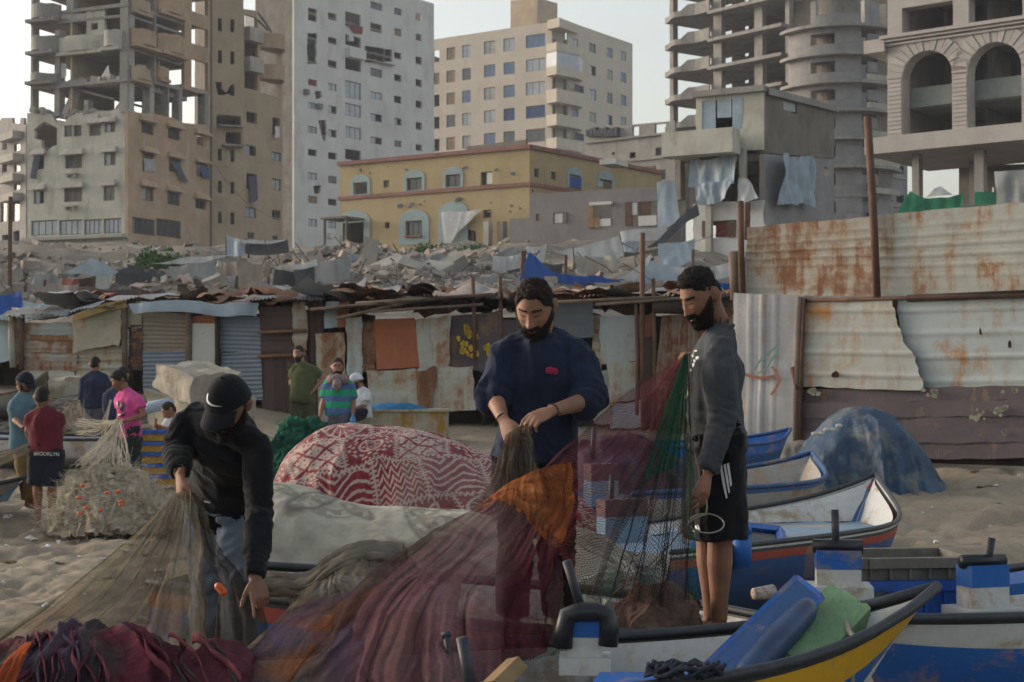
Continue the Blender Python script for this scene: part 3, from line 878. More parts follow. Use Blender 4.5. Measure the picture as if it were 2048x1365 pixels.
z0, z1 = P(1125, 61, 264).z, P(1125, 43, 264).z
n0 = 0
mb.v += [(p.x, p.y, z0) for p in q] + [(p.x, p.y, z1) for p in q]
mb.f += [tuple(range(5)), tuple(range(5, 10))] + [(j, (j + 1) % 5, 5 + (j + 1) % 5, 5 + j) for j in range(5)]; mb.m += [0] * 7
mb.build('cornice', PL_PALE, rt)
fDt = Face(1021, 281, 1075, 277); fDt2 = Face(1075, 277, 1115, 285)
facade(rt, fDt, [(1021, 2), (1075, -4), (1075, 70), (1021, 70)], [], PL_BEIGE2, .3, 'tank_room')
facade(rt, fDt2, [(1075, -4), (1115, 7), (1115, 70), (1075, 70)], [], PL_BEIGE2, .3, 'tank_room')
# ---- low concrete building with the pierced parapet
fE = Face(1170, 165, 1350, 158)
rt = thing('concrete_building', 'low grey concrete building with a pierced roof parapet beside the skeleton tower', 'building', base_of(fE, 1250, 360))
hE = [(1265, 253, 1278, 273), (1310, 248, 1332, 269), (1259, 305, 1271, 317), (1311, 295, 1331, 311), (1220, 257, 1230, 266), (1224, 305, 1229, 311), (1308, 340, 1331, 361)]
facade(rt, fE, [(1170, 258), (1205, 258), (1225, 253), (1350, 242), (1350, 420), (1170, 420)], hE, CONC, .3)
interior(rt, fE, (1172, 285, 1350, 420), (284, 330, 380), 6, CONC_D)
wins(rt, fE, [((1311, 295, 1331, 311), 'g'), ((1308, 340, 1331, 361), 'g')])
mb = MB(); fE.box(mb, 1172, 274, 1350, 278, 0, .3); fE.box(mb, 1172, 320, 1350, 324, 0, .2); mb.build('string_course', CONC, rt)
mb = MB()
for i in range(9): fE.box(mb, 1178 + i * 7, 262 - (i % 3) * 3, 1184 + i * 7, 274, -1, .6)
mb.build('roof_clutter', TARP_DK, rt)
# ---- skeleton tower
fFA, fFB, fFD = Face(1334, 172, 1424, 166), Face(1424, 166, 1572, 158.5), Face(1690, 158, 1815, 165.5)
rt = thing('concrete_tower', 'unfinished grey concrete skeleton tower with bare floor slabs, columns and a rounded bay', 'building', base_of(fFB, 1500, 430))
for i in range(9):
 vA, vB, vB2 = 29 + 55.3 * (i - 1), 20 + 56.8 * (i - 1), -6 + 57.5 * (i - 1)
 mb = MB()
 s0, s1 = fFA.hit(1334, vA)[0], fFA.hit(1422, vA)[0]; z = fFA.hit(1380, vA)[1]
 N = 10
 vs = []
 for j in range(N + 1):
  t = j / N; d = .3 + 1.1 * math.sin(math.pi * min(1, t * 1.3)) ** 2
  for (zz, dd) in ((z - .35, d), (z + (.9 if j > 5 else .25), d), (z + (.9 if j > 5 else .25), d - .2), (z, d - .2), (z, -8), (z - .35, -8)):
   vs.append(fFA.xyz(s0 + (s1 - s0) * t, zz, dd))
 fs = [(j * 6 + a, j * 6 + (a + 1) % 6, j * 6 + 6 + (a + 1) % 6, j * 6 + 6 + a) for j in range(N) for a in range(6)] + [tuple(range(6)), tuple(N * 6 + a for a in range(6))]
 mb.add(vs, fs); mb.build('floor_slab', CONC, rt)
 mb = MB(); s0, s1 = fFB.hit(1424, vB)[0], fFB.hit(1572, vB2)[0]; z = fFB.hit(1498, (vB + vB2) / 2)[1]
 fFB.sbox(mb, s0, z - .35, s1, z, .8, -10); mb.build('floor_slab', CONC, rt)
for u0, u1 in ((1334, 1341), (1422, 1438), (1504, 1520), (1566, 1574)):
 fc = fFA if u1 < 1400 else fFB
 mb = MB(); fc.box(mb, u0, -60, u1, 430, -.4, -1.1); mb.build('column', CONC, rt)
for u0, u1, fc in ((1354, 1362, fFA), (1452, 1462, fFB), (1545, 1553, fFB)):
 mb = MB(); fc.box(mb, u0, -60, u1, 430, -5, -5.6); mb.build('column', CONC_D, rt)
hb = [(1377, 22 + 55 * i, 1386, 40 + 55 * i) for i in range(-1, 5)] + [(1396, 60 + 55 * i, 1405, 71 + 55 * i) for i in range(-1, 4)]
facade(rt, fFA, [(1353, -60), (1424, -60), (1424, 430), (1353, 430)], hb, CONC_D, .2, 'rear_wall', -8.2)
facade(rt, fFB, [(1425, -60), (1572, -60), (1572, 430), (1425, 430)], [], CONC_D, .2, 'rear_wall', -8)
cen = fFB.at(1632, 300, -3.5); RAD = 5.4
def arc(t0, t1, r0, r1, z0, z1, n=10):
 mb = MB(); vs = []
 for j in range(n + 1):
  a = R(t0 + (t1 - t0) * j / n)
  for r, z in ((r0, z0), (r1, z0), (r1, z1), (r0, z1)):
   vs.append((cen.x + r * math.sin(a), cen.y - r * math.cos(a), z))
 fs = [(j * 4 + a, j * 4 + (a + 1) % 4, j * 4 + 4 + (a + 1) % 4, j * 4 + 4 + a) for j in range(n) for a in range(4)] + [(3, 2, 1, 0), tuple(n * 4 + a for a in range(4))]
 return mb.add(vs, fs)
def zat(v): return P(1632, v, cen.y - RAD).z
for i in range(8):
 v0 = -8 + 56.5 * i
 zs, ze = zat(v0 + 56.5), zat(v0)
 arc(-75, 75, 0.3, RAD + (.9 if i < 6 else .1), zs - .3, zs, 16).build('floor_slab', CONC, rt)
 h = ze - zs - .3
 if i == 0:
  arc(-35, 12, RAD - .25, RAD, zs, zs + 1.1, 8).build('parapet', BLOCKW, rt)
  for a in (-40, 18, 50): arc(a, a + 6, RAD - .7, RAD, zs, zs + h, 2).build('column', CONC, rt)
  continue
 arc(-75, 14, RAD - .25, RAD, zs, zs + h * .36, 12).build('bay_wall', BLOCKW, rt)
 arc(-75, 14, RAD - .25, RAD, zs + h * .8, zs + h, 12).build('bay_wall', BLOCKW, rt)
 for a0, a1 in ((-75, -40), (-14, 14), (22, 34)):
  arc(a0, a1, RAD - .25, RAD, zs + h * .365, zs + h * .795, 5).build('bay_wall', BLOCKW, rt)
 arc(34, 75, RAD - .25, RAD, zs, zs + h, 6).build('bay_wall', BLOCKW if i % 2 else CONC_D, rt)
 if i < 7: arc(16, 62, RAD + .7, RAD + .9, zs + .01, zs + .55, 6).build('balcony_edge', CONC_L, rt)
arc(-80, 80, 1.8, 2.2, zat(450), zat(-60), 12).build('core_wall', CONC_D, rt)
hD = []
for i, (a, b) in enumerate([(128, 151), (187, 210), (246, 268), (305, 327), (363, 385), (420, 440), (70, 92)]):
 hD += [(1682, a, 1706, b), (1732, a + 6, 1738, a + 20), (1758, a + 15, 1772, a + 38), (1793, a + 27, 1808, a + 43)]
facade(rt, fFD, [(1672, -60), (1740, -60), (1742, 2), (1815, 26), (1815, 470), (1672, 470)], hD, BLOCKW, .3)
interior(rt, fFD, (1673, -40, 1815, 470), [65 + 58.5 * i for i in range(8)], 5, CONC_D)
for i in range(8):
 mb = MB(); v = 52 + 58.5 * i; fFD.box(mb, 1674, v + 2, 1812, v + 5, .0, .15)
 if i != 1: fFD.box(mb, 1664, v + 50, 1694, v + 62, .02, 1.0)
 mb.build('balcony', CONC_L, rt)
# ---- arcaded stone building at the right
fG = Face(1775, 95, 2075, 89.3)
rt = thing('stone_building', 'unfinished pale stone building with two tall round arches at the right edge', 'building', base_of(fG, 1900, 415))
def arch(u0, v0, u1, vs, vb0, n=14):
 """outline of an arched opening in pixels: springing line vs, crown v0, sill vb0"""
 s0, zb, s1, zc = fG.rect(u0, v0, u1, vb0)
 zs = fG.hit((u0 + u1) / 2, vs)[1]
 c, r = (s0 + s1) / 2, (s1 - s0) / 2
 return [(s0, zb), (s1, zb)] + [(c + r * math.cos(a), zs + (zc - zs) * math.sin(a)) for a in np.linspace(0, math.pi, n)]
ar1, ar2 = arch(1806, 102, 1904, 150, 270), arch(1937, 85, 2043, 138, 258)
up = [(1804, 9, 1906, 67), (1937, -14, 2045, 48), (1804, -120, 1906, -40), (1937, -130, 2045, -60)]
mb = MB()
plate(mb, fG, px(fG, [(1775, -140), (2075, -140), (2075, 262), (1775, 290)]), [ar1, ar2] + [rpoly(fG, r) for r in up], 0, -1.0)
mb.build('wall', m_rough('limestone', (.42, .39, .37), .15, .5, .9, .2, 8, .03, (.3, .27, .24), .4), rt)
LIME = bpy.data.materials['limestone']
for A in (ar1, ar2):
 s0, s1 = A[0][0], A[1][0]; c, r = (s0 + s1) / 2, (s1 - s0) / 2; zs = A[2][1]; rz = A[2 + 6][1] - zs
 for j in range(15):
  a0, a1 = math.pi * (j + .06) / 15, math.pi * (j + .94) / 15
  mb = MB()
  e = .06 if j % 2 else .1
  q = [[fG.xyz(c + rr * math.cos(a) * 1.0, zs + rr * math.sin(a) * rz / r, d) for (rr, a) in ((r + .03, a0), (r + 1.0, a0), (r + 1.0, a1), (r + .03, a1))] for d in (-.02, e)]
  mb.hexa(q[0], q[1]); mb.build('voussoir', LIME, rt)
for u0, u1 in ((1777, 1804), (1906, 1935), (2045, 2072)):
 a = fG.rect(u0, 150, u1, 285)
 n = 16
 for j in range(n):
  z0 = a[1] + (a[3] - a[1]) * j / n; z1 = a[1] + (a[3] - a[1]) * (j + .86) / n
  mb = MB(); fG.sbox(mb, a[0], z0, a[2], z1, -.03, .09); mb.build('stone_course', LIME, rt)
for v, h, d in ((72, 7, .5), (81, 4, .35), (88, 4, .2)):
 mb = MB(); s0, s1 = fG.hit(1765, v)[0], fG.hit(2075, v)[0]; z = fG.hit(1790, v)[1]; fG.sbox(mb, s0, z - h * .03, s1, z, -.05, d); mb.build('cornice', LIME, rt)
mb = MB()
z = fG.hit(1790, 79.5)[1]
for j in range(60):
 s = fG.hit(1765, 80)[0] + j * .16; fG.sbox(mb, s, z - .1, s + .09, z + .02, .01, .3)
mb.build('dentil_band', LIME, rt, kind='stuff')
mb = MB(); s0, s1 = fG.hit(1736, 290)[0], fG.hit(2075, 260)[0]; z = fG.hit(1790, 274)[1]; fG.sbox(mb, s0, z - 1.0, s1, z, -9, .5); mb.build('floor_slab', LIME, rt)
mb = MB(); fG.box(mb, 1733, 82, 1774, 108, -6, .4); mb.build('balcony', LIME, rt)
for A in (ar1, ar2):
 mb = MB(); zz = fG.hit(1855, 185)[1]; fG.sbox(mb, A[0][0] - .2, zz - .6, A[1][0] + .2, zz + .6, -1.3, -1.6); mb.build('spandrel_beam', m_rough('spandrel', (.26, .29, .27), .2, 1, .9), rt)
 mb = MB(); fG.sbox(mb, A[0][0] - .3, zz - .65, A[1][0] + .3, zz - .35, -1.61, -9); mb.build('floor_slab', CONC, rt)
for z in (fG.hit(1790, 70)[1], fG.hit(1790, -40)[1]):
 mb = MB(); fG.sbox(mb, fG.hit(1776, 70)[0], z - .4, fG.hit(2075, 70)[0], z, -1.02, -9); mb.build('floor_slab', CONC, rt)
facade(rt, fG, [(1700, -140), (2090, -140), (2090, 262), (1700, 290)], [(1842, 226, 1850, 262), (1862, 236, 1885, 262)], CONC_D, .2, 'rear_wall', -8)
for u0, u1, v0, v1, d in ((1810, 1824, 300, 420, -1), (1935, 1954, 296, 420, -1), (1860, 1872, 300, 420, -6), (1990, 2003, 296, 420, -6), (1846, 1858, 100, 262, -5), (1995, 2008, 90, 262, -5)):
 mb = MB(); fG.box(mb, u0, v0, u1, v1, d, d - .6); mb.build('column', CONC, rt)
facade(rt, fG, [(1800, 300), (2090, 290), (2090, 460), (1800, 460)], [(1868, 345, 1873, 366)], CONC_D, .2, 'rear_wall', -9)
mb = MB(); fG.box(mb, 1790, 405, 2090, 425, -.5, -9); mb.build('ground_slab', CONC, rt)
mb = MB(); s0 = fG.hit(1777, 200)[0]; fG.sbox(mb, s0 - .02, fG.hit(1790, 288)[1], s0 + .3, fG.hit(1790, -140)[1], -1.05, -7.9); mb.build('added_side_wall', LIME, rt)  # wall added to keep side light out, so the arches look dark inside
mb = MB(); s0 = fG.hit(1921, 200)[0]; fG.sbox(mb, s0 - .1, fG.hit(1921, 270)[1], s0 + .1, fG.hit(1921, -140)[1], -4, -7.9); mb.build('partition_wall', CONC_D, rt)  # partition added with the side wall to darken the space behind the arches
t = sheet_px('tarp', fG, [(1822, 384), (1932, 384), (1930, 425), (1798, 425)], TARP_GN, None, 24, 10, .3, .25, 3, .5)
tag(t, 'green tarp strung between the columns under the arcaded stone building', 'tarp')
t = sheet_px('tarp', fG, [(1862, 388), (1885, 372), (1908, 392), (1850, 398)], TARP_W, None, 10, 6, .1, .2, 5)
tag(t, 'crumpled white sheet heaped behind the green tarp under the arches', 'tarp')
t = sheet_px('tarp', fG, [(1954, 386), (1996, 386), (1996, 410), (1954, 412)], TARP_GN, None, 10, 6, .2, .1, 6)
tag(t, 'short green tarp strip to the right of the second column', 'tarp')
t = sheet_px('tarp', fG, [(1998, 344), (2075, 340), (2075, 425), (1998, 425)], TARP_G, None, 14, 12, .3, .2, 7)
tag(t, 'grey canvas screen closing the ground floor at the right edge', 'tarp')
# ---- yellow building
fI, fIr = Face(680, 108, 1059, 100), Face(1059, 100, 1322, 112.5)
rt = thing('villa', 'long two-storey yellow building with red bands and pale blue window arches', 'building', base_of(fI, 850, 507))
wU = [(707, 365, 735, 389), (767, 361, 778, 375.5), (814, 356, 844, 381), (892, 349.5, 921, 374), (961, 344, 984.5, 370.5)]
wL = [(769.5, 445, 779, 457), (812, 442, 845, 472), (686, 446, 728, 494)]
hole = ragged([(920, 470), (934, 458), (951, 464), (952, 488), (940, 497), (922, 492)], 1.2, 5, 2)
door = (966, 420, 982, 436)
facade(rt, fI, [(680, 326), (1059, 291), (1059, 520), (680, 530)], wU + wL + [hole, door], PL_YELLOW, .3)
interior(rt, fI, (682, 336, 1056, 530), (384, 496), 5, CONC_D, (750, 790, 870, 940))
wins(rt, fI, [(wU[2], 'g'), (wU[3], 'g'), (wL[1], 'g', 2), (wU[1], 'g', 0)])
t = MB(); fI.box(t, 972, 345, 983, 368, -.25, -.1); t.build('water_barrel', PL_WHITE, rt)
for r, top in ((wU[0], 0), (wU[2], 0), (wU[3], 0), (wL[1], 8), (wL[2], 8), ((884, 425, 930, 500), 0)):
 a, b, c, e = fI.rect(*r); m = .25 if top == 0 else .55
 s0, s1, zb = a - m, c + m, (b - .05 if top == 0 else b - .6)
 cx, rr = (s0 + s1) / 2, (s1 - s0) / 2
 out = [(s0, zb), (s1, zb)] + [(cx + rr * math.cos(x), e + rr * .62 * math.sin(x)) for x in np.linspace(0, math.pi, 12)]
 mb = MB(); plate(mb, fI, out, [rpoly(fI, r)] if r[0] != 884 else [], .05, .004); mb.build('window_surround', PL_BLUEGREY, rt)
mb = MB()
for v0, v1, h, dd in ((326, 291, .22, .2), (397, 364, .2, .12)):
 p = [fI.at(680, v0, 0), fI.at(1059, v1, 0)]
 s0, s1 = fI.hit(680, v0)[0], fI.hit(1059, v1)[0]; z = (p[0].z + p[1].z) / 2
 fI.sbox(mb, s0 - .1, z - h, s1 + .12, z + .04, -.2, dd)
 q0, q1 = fIr.hit(1059, v1)[0], fIr.hit(1322, v1)[0]
 fIr.sbox(mb, q0 + .02, z - h, q1, z + .04, -.2, dd - .02)
fI.box(mb, 735, 506, 1000, 512, .0, .08)
mb.build('red_band', PL_RED, rt)
mb = MB(); fI.box(mb, 812, 472, 845, 475, .0, .25); mb.build('window_sill', PL_RED, rt)
wR = [(1068, 338, 1078, 355), (1102, 344, 1112, 360), (1138, 350, 1160, 377), (1198, 360, 1224, 377), (1063, 379, 1067, 385)]
facade(rt, fIr, [(1059, 291), (1322, 343), (1322, 520), (1059, 520)], wR, PL_YELLOW, .3)
interior(rt, fIr, (1060, 305, 1320, 520), (384, 490), 5, CONC_D)
for r in wR[2:4]:
 a, b, c, e = fIr.rect(*r); cx, rr = (a + c) / 2, (c - a) / 2 + .25
 out = [(a - .25, b), (c + .25, b)] + [(cx + rr * math.cos(x), e + rr * .6 * math.sin(x)) for x in np.linspace(0, math.pi, 12)]
 mb = MB(); plate(mb, fIr, out, [rpoly(fIr, r)], .05, .004); mb.build('window_surround', PL_BLUEGREY, rt)
wins(rt, fIr, [(wR[0], 'g', 0), (wR[1], 'g', 0), (wR[3], 'h')])
sheet_px('hanging_cloth', fIr, [(1139, 354), (1159, 357), (1158, 378), (1140, 376)], TARP_BL, rt, 8, 8, .1, .1)
mb = MB()
rn = random.Random(8)
for i in range(26):
 u, v = rn.choice([(rn.uniform(960, 1050), rn.uniform(398, 425)), (rn.uniform(800, 860), rn.uniform(400, 415)), (rn.uniform(700, 1050), rn.uniform(330, 350)), (rn.uniform(915, 940), rn.uniform(396, 404))])
 a = fI.at(u, v, .01); r = rn.uniform(.05, .22)
 mb.ball(a, r, 7, 4, 0, (1.6, .15, .6), .5, i)
mb.build('shell_scar', CONC, rt, kind='stuff')
mb = MB(); fI.box(mb, 684, 440, 735, 444, .3, 2.4); fI.box(mb, 733, 444, 735, 495, 2.2, 2.4); fI.box(mb, 690, 444, 692, 498, 2.2, 2.4); mb.build('porch', CONC_D, rt)
t = sheet_px('tarp', fI, [(890, 426), (972, 422), (928, 462), (897, 503)], TARP_W, None, 16, 14, .25, .15, 2)
tag(t, 'white sheet hung over the shell hole in the yellow building', 'tarp')
for u, x in ((985, 10), (1012, 12)):
 mb = MB(); fI.box(mb, u, 446, u + x, 512, .6, 1.1); t = mb.build('concrete_pillar', CONC_L if u < 1000 else CONC_D, None)
 tag(t, 'pale leaning concrete pillar beside the shell hole' if u < 1000 else 'brown concrete slab standing against the grey annex', 'pillar')
# ---- grey annex
fJ = Face(1020, 95.5, 1322, 91)
rt = thing('annex', 'plain grey rendered annex in front of the yellow building', 'building', base_of(fJ, 1200, 505))
wJ = [(1072, 428, 1080, 443), (1106, 425, 1133, 448), (1184, 409, 1224, 454), (1251, 404, 1316, 452)]
facade(rt, fJ, [(1020, 438), (1059, 436), (1059, 389), (1322, 373), (1322, 525), (1020, 525)], wJ, PL_GREY, .3)
interior(rt, fJ, (1022, 440, 1320, 525), (), 4, CONC_D)
mb = MB(); fJ.box(mb, 1060, 392, 1320, 440, -4.2, -4.4); mb.build('rear_wall', CONC_D, rt)
mb = MB(); fJ.box(mb, 1108, 427, 1124, 446, -.15, -.08); mb.build('pane', PL_WHITE, rt)
mb = MB(); fJ.box(mb, 1128, 426, 1134, 447, -.1, .1); mb.build('air_conditioner', CONC_D, rt)
WOODT = m_rough('wood_tan', (.3, .2, .1), .3, 1.5, .8)
WOODB = m_rough('wood_brown', (.13, .08, .055), .3, 1.5, .8)
mb = MB(); fJ.box(mb, 1178, 412, 1188, 456, .02, .12); fJ.box(mb, 1188, 436, 1200, 456, .02, .1); mb.build('board', WOODT, rt)
for r in ((1182, 405, 1226, 411, .02, .3), (1200, 438, 1222, 453, -.1, .06)):
 mb = MB(); fJ.box(mb, *r); mb.build('board', PL_WHITE, rt)
mb = MB(); fJ.box(mb, 1251, 405, 1264, 452, -.1, .08); fJ.box(mb, 1276, 405, 1300, 432, -.2, -.1); mb.build('board', WOODB, rt)
mb = MB(); fJ.box(mb, 1278, 432, 1314, 452, -.1, .1); fJ.box(mb, 1264, 406, 1274, 430, -.1, .02); mb.build('board', PL_WHITE, rt)
mb = MB(); fJ.box(mb, 1118, 293, 1152, 304, -8, -6); t = mb.build('roof_tank', PL_WHITE, bpy.data.objects['villa'])
# ---- broken house with the tarps
fH, fHr = Face(1400, 71.5, 1529, 70), Face(1529, 70, 1668, 77)
rt = thing('house', 'battered cream two-storey house wrapped in grey tarps, grey side wall', 'house', base_of(fH, 1460, 530))
facade(rt, fH, [(1392, 190), (1528, 178), (1528, 300), (1392, 302)], [(1404, 199, 1485, 262)], PL_CREAM, .25)
facade(rt, fHr, [(1529, 178), (1668, 218), (1668, 318), (1529, 306)], [(1566, 202, 1594, 224)], CONC_D, .25)
interior(rt, fH, (1394, 196, 1526, 440), (310,), 5, CONC_D)
mb = MB(); fH.box(mb, 1388, 178, 1531, 190, -6, .25); mb.build('roof_slab', CONC, rt)
mb = MB()
q = [fHr.at(1530, 176, .2), fHr.at(1670, 213, .2), fHr.at(1670, 225, .2), fHr.at(1530, 190, .2)]
q2 = [Vector((p.x, p.y + 5, p.z)) for p in q]
mb.hexa(q, q2); mb.build('roof_slab', CONC, rt)
sheet_px('window_sheet', fH, [(1404, 198), (1431, 197), (1431, 262), (1405, 263)], TARP_PB, rt, 6, 8, -.05, .05)
sheet_px('window_sheet', fH, [(1434, 197), (1462, 197), (1462, 236), (1434, 236)], TARP_PB, rt, 6, 8, -.05, .05)
sheet_px('window_sheet', fH, [(1464, 197), (1485, 196), (1485, 260), (1464, 261)], TARP_PB, rt, 6, 8, -.05, .05)
sheet_px('window_sheet', fHr, [(1566, 201), (1594, 208), (1594, 224), (1568, 222)], TARP_W, rt, 6, 6, -.05, .05)
mb = MB(); fH.box(mb, 1351, 270, 1490, 318, .6, 1.6); fH.box(mb, 1351, 270, 1392, 318, -4, .59); mb.build('balcony', PL_CREAM, rt)
facade(rt, fHr, [(1529, 308), (1668, 320), (1668, 520), (1529, 520)], [(1648, 335, 1656, 352)], BLOCKW, .25)
facade(rt, fH, [(1355, 318), (1390, 318), (1390, 420), (1355, 416)], [], CONC_D, .25, 'wall', -1.5)
facade(rt, fH, ragged([(1388, 408), (1528, 402), (1528, 535), (1388, 535)], 1.5, 12, 5), [(1407, 442, 1474, 476)], PL_WHITE, .25, 'wall', .1)
for r in ((1407, 443, 1416, 475, .12, .2), (1458, 443, 1474, 475, .12, .2)):
 mb = MB(); fH.box(mb, *r); mb.build('shutter', WOODB, rt)
sheet_px('curtain', fH, [(1430, 444), (1458, 444), (1456, 475), (1432, 475)], CUR_R, rt, 6, 6, -.1, .1)
mb = MB(); fH.box(mb, 1418, 402, 1429, 535, .15, .45); fH.box(mb, 1486, 300, 1496, 420, .1, .5); mb.build('pillar', CONC_L, rt)
mb = MB(); fH.box(mb, 1344, 318, 1354, 398, -1, -.4); mb.build('pillar', CONC, rt)
for c, lab, m, sd in [([(1390, 322), (1484, 318), (1486, 372), (1392, 378)], 'upper grey tarp sagging over the house front below the balcony', TARP_PB, 1), ([(1400, 372), (1482, 366), (1474, 408), (1408, 412)], 'lower wrinkled grey tarp under the balcony of the battered house', TARP_PB, 2),
     ([(1484, 356), (1500, 360), (1528, 398), (1480, 412)], 'small pale tarp gathered beside the corner of the battered house', TARP_W, 3)]:
 t = sheet_px('tarp', fH, c, m, None, 26, 20, .5, .3, sd); tag(t, lab, 'tarp')
t = sheet_px('tarp', fHr, [(1534, 312), (1618, 320), (1608, 416), (1538, 408)], TARP_PB, None, 30, 26, .4, .35, 4); tag(t, 'large grey tarp bulging on the side wall of the battered house', 'tarp')
t = sheet_px('tarp', fH, [(1320, 368), (1352, 362), (1366, 440), (1320, 470)], TARP_PB, None, 12, 16, .3, .12, 9); tag(t, 'striped pale blue sheeting left of the battered house', 'tarp')
# ------------------------------------------------------------------ ground
def m_sand():
 t = NT('sand')
 c = t.coord(rnd=False)
 n1 = t.noise(c, .5, 6, .6); n2 = t.noise(c, 40, 4, .7); n3 = t.noise(c, 3.0, 5, .6)
 k = t.mix(t.ramp(n1, .3, .7), (.25, .205, .15), (.36, .305, .235))
 k = t.mix(t.ramp(n3, .45, .75, 0, .45), k, (.16, .125, .092))
 k = t.mix(t.ramp(n2, .4, .75, 0, .4), k, (.13, .105, .08))
 return t.done(t.bsdf(k, .95, 0, t.bump(t.math('ADD', n2, n3), .5, .02), .15))
SAND = m_sand()
HILL = m_rough('hill_earth', (.19, .165, .135), .35, .6, .95, .5, 3, .1, (.34, .31, .27), .6)
def ground_z(x, Y):
 z = gz(Y) + .42 * smooth01(-2.5, -6, x) * smooth01(24.5, 27.5, Y) * (1 - smooth01(34, 45, Y))
 near = np.clip((30 - Y) / 10, 0, 1)
 d = .05 * fbm(x * 1.3, Y * 1.3, 1.0, 3)
 f = fbm(x * 4.6, Y * 3.4, 5.0, 3)
 d = d - .035 * np.clip(f - .12, 0, 1) * 2 + .02 * np.clip(-f - .3, 0, 1) + .012 * fbm(x * 13, Y * 13, 8.0, 2)
 far = np.clip((Y - 30) / 20, 0, 1)
 return z + d * near + far * .5 * fbm(x * .3, Y * .3, 2.0, 4)
def terrain(name, Ys, a0, a1, nu, mat):
 Y = np.asarray(Ys)[:, None]
 a = np.linspace(a0, a1, nu)[None, :]
 x = a * Y
 Yb = np.broadcast_to(Y, x.shape)
 z = ground_z(x, Yb)
 o = grid_obj(name, np.stack([x, Yb, z], -1), mat)
 o['kind'] = 'structure'
 return o
terrain('beach', np.concatenate([np.linspace(3.0, 7.5, 12), 7.7 * (30.0 / 7.7) ** np.linspace(0, 1, 330)]), -.62, .62, 420, SAND)
terrain('hillside', 30.0 * (1500 / 30.0) ** np.linspace(0, 1, 160), -.62, .62, 160, HILL)
# ------------------------------------------------------------------ sheds, fence and the camp on the slope
GALV = m_paint('galvanised_sheet', (.27, .28, .285), .25, .5, 1.4, metal=.25, dirt=.5)
GALV_B = m_paint('blue_grey_sheet', (.2, .24, .29), .3, .55, 1.3, metal=.2, dirt=.4)
SH_WHITE = m_paint('white_painted_sheet', (.38, .39, .355), .58, .6, 1.1, (.2, .1, .05), dirt=.35)
SH_CREAM = m_paint('cream_painted_sheet', (.37, .345, .26), .58, .6, 1.0, (.18, .09, .045), dirt=.4)
SH_BLUEW = m_paint('pale_blue_white_sheet', (.36, .405, .41), .56, .5, 1.1, (.26, .13, .05), dirt=.25)
SH_WORN = m_paint('flaking_white_sheet', (.38, .375, .335), .72, .65, .9, (.17, .085, .05), dirt=.5)
SH_RUST = m_paint('rusty_sheet', (.14, .075, .055), .85, .85, 1.2, (.13, .06, .035))
SH_BROWN = m_paint('brown_sheet', (.085, .055, .05), .3, .75, 1.2, (.14, .08, .05), dirt=.4)
SH_PURP = m_paint('purple_brown_sheet', (.105, .085, .095), .3, .7, 1.2, (.14, .08, .05), dirt=.4)
SH_ORANGE = m_paint('orange_primer_sheet', (.34, .115, .055), .35, .75, 1.1, (.2, .07, .035), dirt=.4)
SH_RED = m_paint('dull_red_sheet', (.25, .09, .07), .35, .75, 1.2)
SH_STRIPE = m_paint('rust_streaked_corrugated', (.3, .25, .22), .82, .8, 1.6, (.16, .07, .045), dirt=.5)
SH_TAN = m_paint('tan_grey_shutter', (.25, .22, .18), .52, .7, 1.0, (.11, .075, .05), dirt=.5)
SH_LT = m_paint('light_blue_sheet', (.33, .42, .47), .2, .55, 1.0)
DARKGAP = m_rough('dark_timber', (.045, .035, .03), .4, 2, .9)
POST = m_rough('rusty_post', (.13, .075, .055), .4, 3, .85)
POSTW = m_rough('timber_post', (.16, .12, .095), .35, 3, .9)
YEL_PAINT = m_rough('yellow_paint', (.5, .34, .03), .2, 4, .8)
GRN_PAINT = m_rough('green_paint', (.12, .24, .19), .2, 4, .8)
RED_PAINT = m_rough('red_paint', (.27, .12, .085), .2, 4, .8)
def quadmap(q, uu, vv):
 return ((1 - uu) * (1 - vv))[..., None] * q[0] + (uu * (1 - vv))[..., None] * q[1] + (uu * vv)[..., None] * q[2] + ((1 - uu) * vv)[..., None] * q[3]
